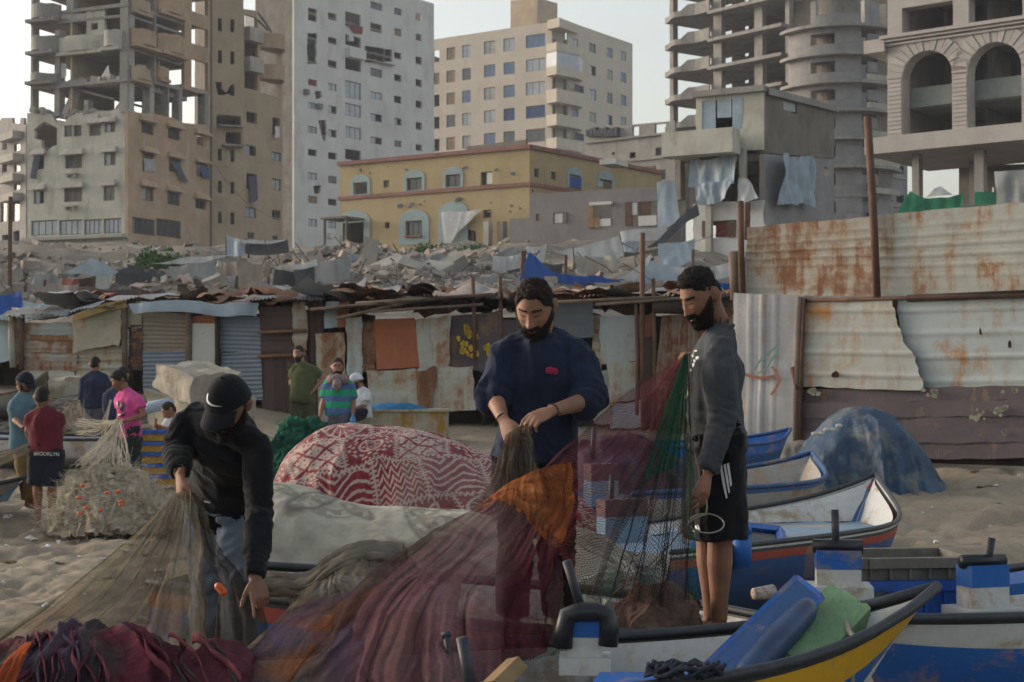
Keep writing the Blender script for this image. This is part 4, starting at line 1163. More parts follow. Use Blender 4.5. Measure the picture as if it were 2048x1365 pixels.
def msheet(parent, fc, corners, mat, ori='v', pitch=.09, amp=.012, d=.04, rag=.02, bend=.03, trap=False, seed=0, name='metal_sheet', rn=5, n_cross=None, d2=None, curlR=0.0):
 """one profiled metal sheet through four photo points of a face (TL, TR, BR, BL)"""
 q = [np.array(fc.hit(*c)) for c in corners]
 W = (np.linalg.norm(q[1] - q[0]) + np.linalg.norm(q[2] - q[3])) / 2
 Hh = (np.linalg.norm(q[3] - q[0]) + np.linalg.norm(q[2] - q[1])) / 2
 cross = W if ori == 'v' else Hh
 along = Hh if ori == 'v' else W
 nc = max(8, min(320, int(cross / pitch * rn))) if n_cross is None else n_cross
 na = max(6, min(60, int(along / .12)))
 nu, nv = (nc, na) if ori == 'v' else (na, nc)
 uu, vv = np.meshgrid(np.linspace(0, 1, nu), np.linspace(0, 1, nv))
 sz = quadmap(q, uu, vv)
 s, z = sz[..., 0].copy(), sz[..., 1].copy()
 t = (uu * W if ori == 'v' else vv * Hh) / pitch
 if trap:
  f = np.abs((t % 1) - .5) * 2
  prof = 1 - np.clip((f - .0) / .22, 0, 1) * 1.0
  prof = np.clip(1 - f / .2, 0, 1)
 else:
  prof = .5 + .5 * np.sin(2 * np.pi * t)
 dd = d + amp * 2 * prof + bend * fbm(s * .9 + seed, z * .9, seed * 1.7, 3)
 if d2 is not None: dd = dd + vv * (d2 - d)
 if curlR: dd = dd + curlR * np.clip((uu - .85) / .15, 0, 1) ** 2
 if rag:
  e1 = rag * fbm(s * 5 + seed, z * 5, 2.0 + seed, 3)
  edge_u = np.clip(1 - np.minimum(uu, 1 - uu) * W / .12, 0, 1)
  edge_v = np.clip(1 - np.minimum(vv, 1 - vv) * Hh / .12, 0, 1)
  s += e1 * edge_u; z += e1 * edge_v
 A = np.stack([fc.a.x + fc.d.x * s + fc.n.x * dd, fc.a.y + fc.d.y * s + fc.n.y * dd, z], -1)
 o = grid_obj(name, A, mat, parent, smooth=True)
 return o
def post(parent, fc, p, q, r=.05, d=.12, mat=None, name='post', n=6):
 mb = MB(); a, b = fc.at(p[0], p[1], d), fc.at(q[0], q[1], d)
 m = (a + b) / 2 + Vector((random.uniform(-.02, .02), 0, 0))
 mb.tube([a, m, b], r, n)
 return mb.build(name, mat or POST, parent, smooth=True)
def blotch(parent, fc, cx, cy, r, mat, d, n=12, name='paint_mark', seed=0, sx=1.0, sy=1.0):
 """flat dab of paint lying on a sheet"""
 rn_ = random.Random(seed)
 pts = []
 for i in range(n):
  a = 2 * math.pi * i / n; k = r * rn_.uniform(.6, 1.15)
  pts.append(fc.at(cx + k * sx * math.cos(a), cy + k * sy * math.sin(a), d))
 return pts
fS = Face(0, 29, 1480, 26, 700)
def roof(parent, u0, u1, v0, v1, mat=None, back=3.2, rise=.25, name='roof_sheet', n=3, seed=0, lip=.25, sink=.0):
 """n overlapping sheets from the front edge going back"""
 rn_ = random.Random(seed)
 for i in range(n):
  ua, ub = u0 + (u1 - u0) * i / n - 3, u0 + (u1 - u0) * (i + 1) / n + 3
  a = fS.at(ua, v0 + (v1 - v0) * i / n, lip + rn_.uniform(-.08, .12)); b = fS.at(ub, v0 + (v1 - v0) * (i + 1) / n, lip + rn_.uniform(-.08, .12))
  a.z += rn_.uniform(-.03, .05) + i * .008; b.z += rn_.uniform(-.03, .05) + i * .008
  c, e = b + Vector((0, back, rise + rn_.uniform(-.05, .15))), a + Vector((0, back, rise + rn_.uniform(-.05, .15)))
  q = [np.array(x) for x in (e, c, b, a)]
  uu, vv = np.meshgrid(np.linspace(0, 1, 40), np.linspace(0, 1, 14))
  A = quadmap(q, uu, vv)
  A[..., 2] += .018 * np.sin(uu * 40 * 1.2) + .05 * fbm(A[..., 0] * 1.2, A[..., 1] * 1.2, seed + i, 3)
  A[..., 1] += .06 * fbm(uu * 9, vv * 3, seed + i + .5, 2) * (vv > .9)
  grid_obj(name, A, mat if mat and not isinstance(mat, list) else rn_.choice(mat or [SH_RUST, GALV, SH_WORN]), parent)
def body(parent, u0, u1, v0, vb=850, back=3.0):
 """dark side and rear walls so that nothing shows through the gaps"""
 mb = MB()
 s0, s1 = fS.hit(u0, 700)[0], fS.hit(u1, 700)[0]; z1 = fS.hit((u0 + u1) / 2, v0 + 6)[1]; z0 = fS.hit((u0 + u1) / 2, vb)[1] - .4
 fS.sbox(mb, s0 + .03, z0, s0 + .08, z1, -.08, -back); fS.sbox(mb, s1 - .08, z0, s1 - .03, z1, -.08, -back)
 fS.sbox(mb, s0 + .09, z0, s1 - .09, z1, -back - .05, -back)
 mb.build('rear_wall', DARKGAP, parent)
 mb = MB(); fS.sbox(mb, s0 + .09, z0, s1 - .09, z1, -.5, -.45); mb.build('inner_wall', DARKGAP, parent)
def shed(label, u, v=840, cat='shed', name='shed'):
 p = fS.at(u, v); return thing(name, label, cat, (p.x, p.y, p.z))
rt = shed('low shed at the left edge walled with dented grey and white horizontal sheets', 80)
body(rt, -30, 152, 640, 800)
msheet(rt, fS, [(-40, 630), (26, 632), (32, 722), (-40, 728)], SH_LT, 'v', .5, .01, .05, .03, .08, seed=1)
msheet(rt, fS, [(24, 632), (52, 634), (50, 730), (30, 728)], SH_WORN, 'v', .2, .02, .09, .03, .06, seed=2)
for i, (a, b) in enumerate([(646, 668), (666, 684), (683, 702), (700, 722), (720, 742), (740, 768)]):
 msheet(rt, fS, [(50, a + i % 2), (157, a + 2), (158, b + 3), (51 + (i > 2) * 3, b + 2)], [SH_BLUEW, SH_WHITE, SH_WORN, SH_WHITE, SH_STRIPE, SH_WHITE][i], 'h', .22, .02, .06 + .015 * (i % 2), .03, .05, True, 3 + i)
post(rt, fS, (32, 632), (36, 735), .07, .16, SH_WORN); post(rt, fS, (54, 630), (52, 740), .05, .15)
roof(rt, -30, 150, 636, 640, [SH_RUST, GALV, SH_WHITE], 3.2, .2, n=3, seed=2)
rt = shed('cream sheet-metal shed with an ochre tarp edge under its roof', 215)
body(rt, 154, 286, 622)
msheet(rt, fS, [(155, 640), (248, 618), (250, 690), (158, 706)], SH_CREAM, 'v', .9, .012, .12, .03, .1, seed=11)
for i in range(4):
 a = 700 + i * 16
 msheet(rt, fS, [(157, a - 2), (252, a - 6), (252, a + 14), (157, a + 17)], [SH_CREAM, SH_CREAM, SH_WHITE, SH_CREAM][i], 'h', .16, .022, .06 + .01 * i, .02, .04, True, 12 + i)
msheet(rt, fS, [(250, 612), (286, 606), (286, 655), (252, 660)], SH_CREAM, 'h', .18, .015, .05, .02, .04, True, 17)
msheet(rt, fS, [(250, 660), (262, 660), (262, 730), (252, 732)], SH_WHITE, 'h', .07, .012, .07, .01, .02, seed=18)
bk = random.Random(3)
for i in range(13):
 v0 = 650 + i * 7
 for j in range(2):
  mb = MB(); u0 = 263 + j * 12 + (i % 2) * 2; fS.box(mb, u0, v0, u0 + 11.4, v0 + 6.3, -.05, .03 + bk.uniform(0, .04)); mb.build('brick', SH_RUST if bk.random() < .5 else SH_BROWN, rt)
sheet_px('tarp_edge', fS, [(154, 632), (258, 602), (262, 618), (157, 644)], m_cloth('ochre_tarp', (.36, .25, .1), .35, 3, fold=1.0), rt, 24, 6, .2, .1, 5)
roof(rt, 150, 286, 630, 604, [GALV, SH_WORN], 3.2, .25, n=3, seed=5)
post(rt, fS, (254, 606), (256, 770), .06, .1, POSTW); post(rt, fS, (262, 655), (264, 780), .05, .02, DARKGAP)
rt = shed('shed with a soot-stained roller shutter and a white door under a draped pale tarp', 360)
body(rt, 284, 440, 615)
msheet(rt, fS, [(287, 622), (382, 628), (384, 704), (288, 704)], SH_TAN, 'h', .075, .011, .02, .01, .03, seed=21, name='roller_shutter')
msheet(rt, fS, [(289, 704), (376, 702), (376, 800), (290, 800)], GALV_B, 'h', .075, .011, .05, .01, .02, seed=22)
post(rt, fS, (383, 618), (381, 800), .07, .1, POSTW)
msheet(rt, fS, [(387, 648), (434, 648), (438, 770), (384, 770)], m_paint('white_door_paint', (.5, .5, .46), .3, .6, .9, (.3, .13, .06)), 'v', 2, .004, .1, .008, .02, seed=23, name='door')
msheet(rt, fS, [(386, 632), (440, 630), (440, 650), (387, 652)], SH_ORANGE, 'h', .3, .01, .06, .02, .05, seed=24)
post(rt, fS, (440, 618), (440, 790), .05, .12, DARKGAP)
roof(rt, 284, 440, 612, 612, [GALV, SH_RUST], 3.2, .3, n=3, seed=7)
rt = shed('shed front of blue-grey corrugated iron beside the brown door', 485)
body(rt, 440, 528, 620)
msheet(rt, fS, [(441, 632), (524, 634), (526, 706), (442, 704)], GALV_B, 'h', .078, .012, .04, .01, .03, seed=31)
msheet(rt, fS, [(443, 706), (526, 704), (528, 800), (444, 802)], GALV_B, 'h', .078, .012, .06, .01, .03, seed=32)
roof(rt, 438, 528, 614, 612, [GALV], 3.2, .3, n=2, seed=8)
t = sheet_px('tarp', fS, [(277, 606), (528, 608), (524, 634), (288, 626)], TARP_PB, None, 60, 10, .32, .16, 3, -.06)
tag(t, 'pale blue tarp draped along the roof edge above the roller shutter', 'tarp')
rt = shed('tall brown sheet-metal door of a shed with horizontal upper panels and ribbed lower half', 580)
body(rt, 520, 650, 612, 850)
for i, (a, b) in enumerate([(614, 642), (641, 664), (663, 686), (685, 712)]):
 msheet(rt, fS, [(521, a + 2), (612, a - 2), (616, b), (524, b + 2)], SH_BROWN, 'h', .26, .02, .05 + .012 * (i % 2), .008, .03, True, 41 + i, name='door_panel')
msheet(rt, fS, [(524, 714), (618, 710), (620, 842), (528, 842)], SH_BROWN, 'v', .155, .03, .05, .005, .02, True, 46, name='door_panel')
for v in (664, 712): post(rt, fS, (521, v + 2), (618, v - 2), .03, .14, SH_RUST, 'door_rail')
msheet(rt, fS, [(590, 606), (614, 605), (618, 700), (594, 700)], SH_WORN, 'h', .3, .02, .1, .03, .05, seed=47)
msheet(rt, fS, [(616, 604), (646, 602), (650, 842), (620, 842)], SH_BROWN, 'v', .16, .03, .0, .006, .02, True, 48)
roof(rt, 516, 655, 608, 600, [SH_RUST, SH_RUST, GALV], 3.4, .3, n=3, seed=9, lip=.45)
rt = shed('patchwork shed with a big orange sheet, white sheets and a purple-brown sheet daubed yellow', 820)
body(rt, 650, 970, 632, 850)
msheet(rt, fS, [(634, 668), (692, 664), (694, 845), (640, 845)], SH_WORN, 'v', .5, .012, .05, .02, .04, seed=51)
msheet(rt, fS, [(652, 606), (680, 604), (680, 656), (650, 658)], SH_LT, 'v', .3, .01, .02, .02, .03, seed=52)
msheet(rt, fS, [(679, 606), (700, 604), (694, 655), (676, 657)], SH_RED, 'v', .3, .01, .05, .02, .03, seed=53)
msheet(rt, fS, [(692, 640), (726, 634), (728, 768), (696, 772)], SH_BLUEW, 'v', .2, .012, .08, .03, .05, seed=54)
for i in range(6): msheet(rt, fS, [(726, 645 + i * 16), (752, 645 + i * 16), (755, 663 + i * 16), (724, 663 + i * 16)], SH_RUST, 'h', .16, .02, .04, .03, .03, True, 55 + i)
msheet(rt, fS, [(751, 640), (833, 636), (842, 735), (756, 740)], SH_ORANGE, 'v', 3, .003, .1, .01, .03, seed=61)
msheet(rt, fS, [(834, 640), (864, 637), (870, 736), (842, 737)], SH_WHITE, 'v', .8, .008, .06, .01, .03, seed=62)
msheet(rt, fS, [(863, 635), (905, 632), (900, 734), (866, 738)], SH_WHITE, 'v', .8, .008, .09, .02, .04, seed=63)
pp = msheet(rt, fS, [(902, 634), (962, 628), (964, 742), (890, 744)], SH_PURP, 'v', 2, .004, .04, .02, .04, seed=64)
msheet(rt, fS, [(958, 628), (1006, 622), (1004, 742), (962, 744)], SH_PURP, 'v', 2, .004, .07, .02, .04, seed=65)
msheet(rt, fS, [(738, 742), (846, 738), (848, 830), (742, 832)], SH_WHITE, 'h', .3, .016, .12, .02, .05, True, 66)
msheet(rt, fS, [(838, 738), (952, 732), (956, 822), (842, 826)], SH_WHITE, 'h', .3, .016, .15, .02, .05, True, 67)
msheet(rt, fS, [(838, 739), (874, 737), (870, 826), (842, 828)], SH_RUST, 'v', .3, .01, .172, .05, .03, seed=68)
mb = MB(); rn = random.Random(5)
for i in range(26):
 u, v = rn.gauss(938, 9), rn.uniform(656, 716); n0 = len(mb.v); pts = blotch(None, fS, u, v, rn.uniform(2.5, 6), None, .118, 9, seed=i, sy=1.3)
 mb.add(pts, [tuple(range(len(pts)))])
for i in range(7):
 u, v = rn.gauss(977, 4), rn.uniform(690, 718); pts = blotch(None, fS, u, v, rn.uniform(2, 4), None, .148, 9, seed=i + 50, sy=1.3); mb.add(pts, [tuple(range(len(pts)))])
mb.build('paint_daub', YEL_PAINT, rt, kind='stuff')
roof(rt, 640, 980, 622, 600, [SH_RUST, SH_RUST, SH_WORN, GALV], 4, .1, n=6, seed=13, lip=.5)
for (p, q, r) in [((690, 640), (840, 606), .03), ((640, 622), (900, 600), .028), ((760, 626), (980, 612), .025), ((730, 610), (1000, 592), .03)]:
 post(rt, fS, p, q, r, .5, POSTW, 'roof_pole')
for u in (954, 1008): post(rt, fS, (u, 558), (u + 4, 720), .035, .3, POST)
rt = shed('ramshackle shed behind the two men with a streaked corrugated wall and grey board', 1220)
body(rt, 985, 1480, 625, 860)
msheet(rt, fS, [(1006, 640), (1060, 640), (1060, 850), (1006, 850)], SH_PURP, 'v', .3, .012, .05, .02, .04, seed=71)
msheet(rt, fS, [(1060, 640), (1120, 640), (1120, 850), (1060, 850)], SH_RUST, 'v', .1, .012, .05, .02, .04, seed=72)
msheet(rt, fS, [(1112, 608), (1190, 606), (1190, 676), (1112, 680)], m_paint('slate_board', (.12, .135, .15), .1, .7, 2), 'v', 3, .002, .2, .008, .02, seed=73, name='board')
for i in range(9): msheet(rt, fS, [(1186, 632 + i * 18), (1204, 632 + i * 18), (1204, 651 + i * 18), (1186, 651 + i * 18)], SH_CREAM, 'h', .18, .015, .05, .01, .02, True, 74 + i, name='board')
msheet(rt, fS, [(1200, 636), (1272, 632), (1276, 724), (1204, 730)], SH_BLUEW, 'v', .8, .006, .09, .02, .05, seed=85)
msheet(rt, fS, [(1216, 728), (1276, 722), (1280, 795), (1220, 812)], SH_WHITE, 'h', .3, .015, .12, .03, .05, True, 86)
msheet(rt, fS, [(1190, 745), (1222, 735), (1226, 850), (1190, 850)], CONC, 'h', .3, .01, .05, .03, .05, seed=87)
msheet(rt, fS, [(1222, 806), (1290, 800), (1292, 858), (1222, 858)], SH_LT, 'v', .5, .01, .06, .03, .05, seed=88)
msheet(rt, fS, [(1272, 632), (1306, 630), (1306, 674), (1274, 674)], SH_RED, 'v', .5, .006, .06, .02, .03, seed=89)
msheet(rt, fS, [(1276, 676), (1312, 676), (1312, 860), (1284, 860)], SH_BROWN, 'v', .5, .006, .02, .02, .03, seed=90)
msheet(rt, fS, [(1326, 632), (1398, 630), (1392, 868), (1300, 868)], SH_STRIPE, 'v', .085, .016, .1, .01, .03, seed=91)
msheet(rt, fS, [(1396, 620), (1476, 610), (1480, 880), (1392, 880)], SH_STRIPE, 'v', .085, .016, .06, .01, .03, seed=92)
mb = MB(); mb.tube([fS.at(1316, 616, .35), fS.at(1376, 618, .4)], [.11, .12], 10); mb.build('roof_beam', DARKGAP, rt, True)
roof(rt, 985, 1480, 606, 592, [SH_RUST, SH_RUST, SH_WORN, GALV], 4.5, .1, n=8, seed=17, lip=.35)
for (p, q, r) in [((1100, 608), (1340, 598), .03), ((1200, 612), (1480, 592), .03)]: post(rt, fS, p, q, r, .45, POSTW, 'roof_pole')
for (u, a, b) in [(1291, 470, 860), (1312, 560, 850), (1106, 580, 640), (1278, 610, 830)]: post(rt, fS, (u, a), (u + 2, b), .032 if a > 500 else .045, .35, POST)
rn = random.Random(21)
rt = thing('roof_scrap', 'tangle of rusty scrap sheets and rags lying on the shed roofs', 'scrap', tuple(fS.at(1000, 600, -1)))
for i in range(120):
 u = rn.uniform(640, 1480) if i < 95 else rn.uniform(0, 640)
 p = fS.at(u, rn.uniform(590, 607), -rn.uniform(.2, 4.0))
 w_, h_ = rn.uniform(.25, 1.1), rn.uniform(.15, .6)
 uu, vv = np.meshgrid(np.linspace(-1, 1, 9), np.linspace(-1, 1, 6))
 a, tlt = rn.uniform(0, 3), rn.uniform(-.5, .5)
 X = uu * w_ * math.cos(a) - vv * h_ * math.sin(a); Yy = uu * w_ * math.sin(a) + vv * h_ * math.cos(a)
 Z = tlt * uu * w_ * .5 + .12 * fbm(uu * 1.5 + i, vv * 1.5, i, 3)
 A = np.stack([p.x + X, p.y + Yy, p.z + .08 + Z], -1)
 grid_obj('scrap_sheet', A, rn.choice([SH_RUST, SH_RUST, SH_RUST, SH_WORN, GALV, SH_BROWN, SH_ORANGE, SACK, TARP_G]), rt)
# ---- the tall fence of sheets at the right
fF = Face(1476, 23.6, 2060, 21.0, 700)
p = fF.at(1780, 912)
rt = thing('sheet_metal_fence', 'tall two-tier fence of rusty white sheets above dark brown planks at the right', 'fence', (p.x, p.y, p.z))
msheet(rt, fF, [(1476, 588), (1618, 592), (1606, 892), (1478, 896)], m_paint('dull_grey_corrugated', (.3, .31, .33), .3, .5, 1.3, (.2, .12, .09), metal=.1, dirt=.4), 'v', .19, .012, .16, .01, .03, True, 101)
msheet(rt, fF, [(1494, 456), (1756, 431), (1762, 594), (1490, 590)], SH_WORN, 'h', .115, .014, .0, .012, .03, True, 102)
msheet(rt, fF, [(1754, 431), (2070, 404), (2070, 596), (1758, 596)], SH_WHITE, 'h', .14, .014, .03, .012, .03, True, 103)
def edge_sheet(corners, mat, d, seed, pitch=.31):
 return msheet(rt, fF, corners, mat, 'h', pitch, .018, d, .012, .03, True, seed, rn=10)
SH_BIG = m_paint('pale_rust_stained_sheet', (.385, .40, .375), .56, .5, .75, (.3, .15, .05), dirt=.2)
edge_sheet([(1618, 600), (1808, 600), (1832, 782), (1612, 774)], SH_BIG, .12, 104)
o = [c for c in rt.children if c.name.startswith('metal_sheet')][-1]
co = get_co(o.data); off = np.array(off_of(rt))
sx = (co[:, 0] + off[0] - fF.a.x) * fF.d.x + (co[:, 1] + off[1] - fF.a.y) * fF.d.y
smax = sx.max(); zz = co[:, 2]
wt = np.clip((sx - (smax - .9)) / .9, 0, 1) ** 2
sh = .16 * np.sin((zz - zz.min()) * 3.1 + 1.2) + .07 * fbm(zz * 5, zz * 0, 3, 3)
co[:, 0] += fF.d.x * sh * wt; co[:, 1] += fF.d.y * sh * wt
set_co(o.data, co)
edge_sheet([(1800, 598), (2070, 590), (2070, 778), (1806, 780)], SH_BLUEW, .05, 105, .33)
for i, (a, b, c) in enumerate([(776, 803, .08), (803, 834, .13), (834, 860, .10), (860, 886, .15), (886, 918, .12)]):
 msheet(rt, fF, [(1604, a + 4), (2070, a - 4), (2070, b - 3), (1600, b + 5)], SH_PURP, 'h', 4, .0, c, .012, .02, False, 110 + i, name='plank', n_cross=9)
mb = MB(); hp = fF.at(1684, 750, .205)
pts = blotch(None, fF, 1684, 750, 9, None, .2, 14, seed=4); mb.add(pts, [tuple(range(14))])
for (u, v, r, k) in [(1968, 664, 5, 1), (2026, 690, 6, 2)]: mb.add(blotch(None, fF, u, v, r, None, .135, 10, seed=k, sx=.6, sy=1.7), [tuple(range(10))])
mb.build('rust_hole', m_rough('rust_dark', (.03, .015, .01), .3, 5), rt)
mb = MB(); rn = random.Random(6)
for (u0, u1, v0, v1, k) in [(1845, 1890, 780, 794, 8), (1950, 1985, 818, 838, 7), (2000, 2030, 815, 840, 7), (1630, 1648, 779, 788, 5), (2010, 2045, 776, 790, 6), (2015, 2025, 860, 872, 3)]:
 for i in range(k):
  pts = blotch(None, fF, rn.uniform(u0, u1), rn.uniform(v0, v1), rn.uniform(3, 7), None, .19, 9, seed=i + int(u0)); mb.add(pts, [tuple(range(len(pts)))])
mb.build('paint_flake', m_rough('flaked_paint', (.25, .25, .2), .3, 4), rt, kind='stuff')
def stroke(fc, pts, w_, mat, d, name, parent):
 mb = MB()
 for (a, b) in zip(pts[:-1], pts[1:]):
  dx, dy = b[0] - a[0], b[1] - a[1]; L = math.hypot(dx, dy); nx, ny = -dy / L * w_, dx / L * w_
  mb.add([fc.at(a[0] + nx, a[1] + ny, d), fc.at(b[0] + nx, b[1] + ny, d), fc.at(b[0] - nx, b[1] - ny, d), fc.at(a[0] - nx, a[1] - ny, d)], [(0, 1, 2, 3)])
 return mb.build(name, mat, parent)
stroke(fF, [(1502, 748), (1520, 755), (1545, 756), (1566, 752)], 3, RED_PAINT, .232, 'graffiti', rt)
stroke(fF, [(1558, 734), (1569, 746), (1574, 762), (1566, 778), (1556, 790)], 2.6, RED_PAINT, .235, 'graffiti', rt)
stroke(fF, [(1524, 740), (1535, 722), (1548, 712), (1560, 700), (1568, 694)], 1.8, GRN_PAINT, .238, 'graffiti', rt)
stroke(fF, [(1530, 748), (1548, 738), (1560, 718), (1572, 700)], 1.8, GRN_PAINT, .238, 'graffiti', rt)
for (p, q, r, d, m) in [((1743, 236), (1762, 596), .055, .14, POST), ((1487, 404), (1491, 590), .05, .1, POST), ((1470, 504), (1474, 600), .1, .0, POSTW), ((1612, 596), (1604, 905), .05, .2, POSTW), ((1598, 735), (1608, 780), .04, .22, POST), ((1620, 598), (1612, 880), .03, .2, POST)]:
 post(rt, fF, p, q, r, d, m)
post(rt, fF, (1618, 602), (2060, 592), .03, .14, POST, 'rail'); post(rt, fF, (1820, 598), (2060, 588), .05, .1, DARKGAP, 'rail')
mb = MB(); s0, s1 = fF.hit(1480, 700)[0], fF.hit(2065, 700)[0]; fF.sbox(mb, s0, fF.hit(1780, 925)[1], s1, fF.hit(1780, 600)[1], -.06, -.1); mb.build('backing', DARKGAP, rt)
# ------------------------------------------------------------------ the slope: tents, walls, rubble
_yy = np.linspace(30, 100, 700)
_vv = HOR - (gz(_yy) - CAM_H) * FPX / _yy
def Yof(v):
 """distance at which the slope shows at height v in the photograph"""
 i = np.argmax(_vv < v) if (_vv < v).any() else len(_vv) - 1
 return float(_yy[max(0, i)])
def hface(v): Y = Yof(v); return Face(0, Y, 2048, Y, 540)
def camp(name, label, cat, base, sheets, group=None, posts=()):
 fc = hface(base)
 us = [c[0] for s in sheets for c in s[0]]
 p = fc.at(sum(us) / len(us), base)
 if len(sheets) == 1 and not posts:
  o = sheet_px(name, fc, sheets[0][0], sheets[0][1], None, 26, 18, sheets[0][2] if len(sheets[0]) > 2 else .0, .30, us[0], .08)
  return tag(o, label, cat, group)
 r = thing(name, label, cat, (p.x, p.y, p.z), group)
 for k, s in enumerate(sheets):
  sheet_px(s[3] if len(s) > 3 else 'cloth', fc, s[0], s[1], r, 22, 14, s[2] if len(s) > 2 else .0, .22, us[0] + k * 3, .06)
 for a, b in posts: post(r, fc, a, b, .05, -.15, POSTW)
 return r
def roofq(fc, pts, mat, parent, back, rise, name='roof_cloth'):
 pass
camp('tent', 'grey-blue ridge tent with dark red boards below it on the slope', 'tent', 590,
 [([(133, 552), (197, 515), (258, 542), (200, 552)], TARP_PB, .6), ([(133, 552), (198, 548), (198, 578), (133, 580)], SH_BROWN, .2, 'board'), ([(140, 556), (176, 556), (176, 574), (140, 575)], SH_RED, .4, 'board'), ([(200, 546), (234, 546), (233, 578), (200, 578)], TARP_W, .3)], posts=[((197, 515), (198, 580))])
camp('tent', 'low charcoal tarp shelter next to the grey ridge tent', 'tent', 585, [([(232, 548), (262, 538), (276, 580), (232, 580)], TARP_DK, .1), ([(262, 538), (336, 544), (348, 582), (276, 580)], TARP_DK, .3), ([(232, 548), (262, 538), (336, 544), (300, 548)], TARP_DK, .6)], posts=[((262, 538), (262, 580))])
camp('tent', 'lean-to with a long pale roof sheet and blue cloth below', 'tent', 580, [([(300, 540), (372, 528), (478, 512), (380, 540)], TARP_W, .8), ([(340, 542), (428, 524), (430, 560), (350, 574)], TARP_G, .3), ([(350, 564), (418, 556), (416, 580), (352, 582)], TARP_BL, .2)], posts=[((478, 512), (470, 580)), ((372, 520), (374, 575))])
camp('shelter', 'shelter walled with pinkish sackcloth on the slope', 'shelter', 600, [([(480, 522), (535, 530), (535, 594), (494, 586)], SACK, .3), ([(536, 530), (550, 532), (548, 560), (536, 560)], SACK, .2), ([(430, 520), (480, 514), (478, 548), (432, 550)], SACK, -.5)], posts=[((480, 516), (482, 590)), ((536, 525), (536, 598))])
camp('shelter', 'tall shelter of dark slate and grey tarps on the slope', 'shelter', 600, [([(548, 534), (600, 545), (600, 592), (538, 592)], TARP_DK, .2), ([(592, 540), (635, 530), (636, 594), (592, 594)], TARP_DK, .4), ([(636, 528), (702, 520), (702, 562), (636, 568)], TARP_G, .3), ([(538, 560), (592, 566), (592, 594), (536, 592)], TARP_G, .5), ([(540, 534), (640, 520), (640, 532), (548, 540)], TARP_W, .6)], posts=[((592, 538), (592, 596)), ((637, 525), (637, 596))])
camp('tent', 'ragged grey-white tent close under the white tower', 'tent', 520, [([(449, 470), (495, 482), (490, 515), (453, 514)], TARP_PB, .2), ([(497, 484), (576, 484), (576, 506), (498, 514)], TARP_DK, .1), ([(449, 470), (500, 480), (582, 484), (498, 488)], TARP_W, .5)], posts=[((449, 470), (452, 516)), ((496, 482), (496, 516))])
camp('tarp', 'brownish cloth hung below the ridge tent', 'tarp', 606, [([(106, 572), (161, 572), (160, 604), (104, 602)], SACK)])
camp('tarp', 'tan cloth strip hung beside a pole on the slope', 'tarp', 606, [([(170, 582), (230, 578), (226, 604), (172, 602)], SACK)])
camp('tarp', 'pale grey tarp spread over the low roofs at the left', 'tarp', 612, [([(96, 606), (248, 598), (236, 628), (84, 648)], TARP_PB, 2.0)])
camp('tarp', 'crumpled dark blue and white sheeting on the roofs behind the roller shutter', 'tarp', 610, [([(330, 600), (400, 590), (440, 606), (340, 612)], TARP_DK, 1.0)])
camp('tarp', 'pale sheeting thrown over the roofs left of the brown door', 'tarp', 612, [([(370, 590), (520, 596), (600, 588), (480, 612)], TARP_W, 1.2)])
camp('tarp', 'large bright blue tarp stretched from a pole behind the man in navy', 'tarp', 575, [([(1050, 512), (1136, 548), (1236, 560), (1038, 570)], TARP_BL, .5)])
camp('tent', 'pale tent peak to the right of the blue tarp', 'tent', 575, [([(1226, 562), (1296, 520), (1300, 522), (1262, 568)], TARP_W, .6), ([(1298, 520), (1420, 548), (1400, 566), (1262, 568)], TARP_PB, .4)], posts=[((1297, 518), (1297, 570))])
camp('tent', 'broken grey tent roof above the rubble', 'tent', 545, [([(795, 532), (876, 507), (903, 517), (862, 536)], TARP_G, .4), ([(868, 522), (905, 516), (942, 532), (866, 544)], TARP_DK, .1)], posts=[((905, 515), (905, 548))])
camp('tent', 'pale ridge tent at the foot of the grey annex', 'tent', 535, [([(948, 528), (1020, 500), (1046, 508), (1042, 530)], TARP_G, .4), ([(930, 530), (1042, 530), (1042, 542), (930, 540)], TARP_DK, .1)], posts=[((1020, 500), (1020, 540))])
camp('tarp', 'white crumpled sheets piled under the annex wall', 'tarp', 528, [([(1056, 494), (1096, 488), (1098, 522), (1060, 526)], TARP_W, .5)])
camp('tarp', 'long white stained sheet covering a heap below the annex windows', 'tarp', 530, [([(1098, 506), (1236, 482), (1244, 520), (1150, 530)], TARP_W, .5)])
camp('shelter', 'shack of white boards and tarps left of the battered house', 'shelter', 520, [([(1238, 462), (1330, 452), (1326, 478), (1240, 484)], TARP_W, .2), ([(1242, 484), (1292, 476), (1290, 500), (1246, 502)], TARP_PB, .0), ([(1248, 502), (1330, 490), (1330, 530), (1250, 532)], CONC_D, -.5)], posts=[((1240, 464), (1244, 530)), ((1330, 452), (1330, 530))])
camp('awning', 'dark grey awning slanting down from the battered house', 'awning', 530, [([(1388, 424), (1392, 446), (1330, 486), (1290, 500)], TARP_DK, 1.5)])
camp('tarp', 'grey tarp hanging in the yard under the dark awning', 'tarp', 545, [([(1310, 490), (1386, 470), (1386, 530), (1316, 540)], TARP_PB, -.5)])
camp('tarp', 'pale sheet lying on the roofs between the battered house and the fence', 'tarp', 585, [([(1330, 540), (1470, 530), (1476, 560), (1350, 570)], TARP_W, .8)])
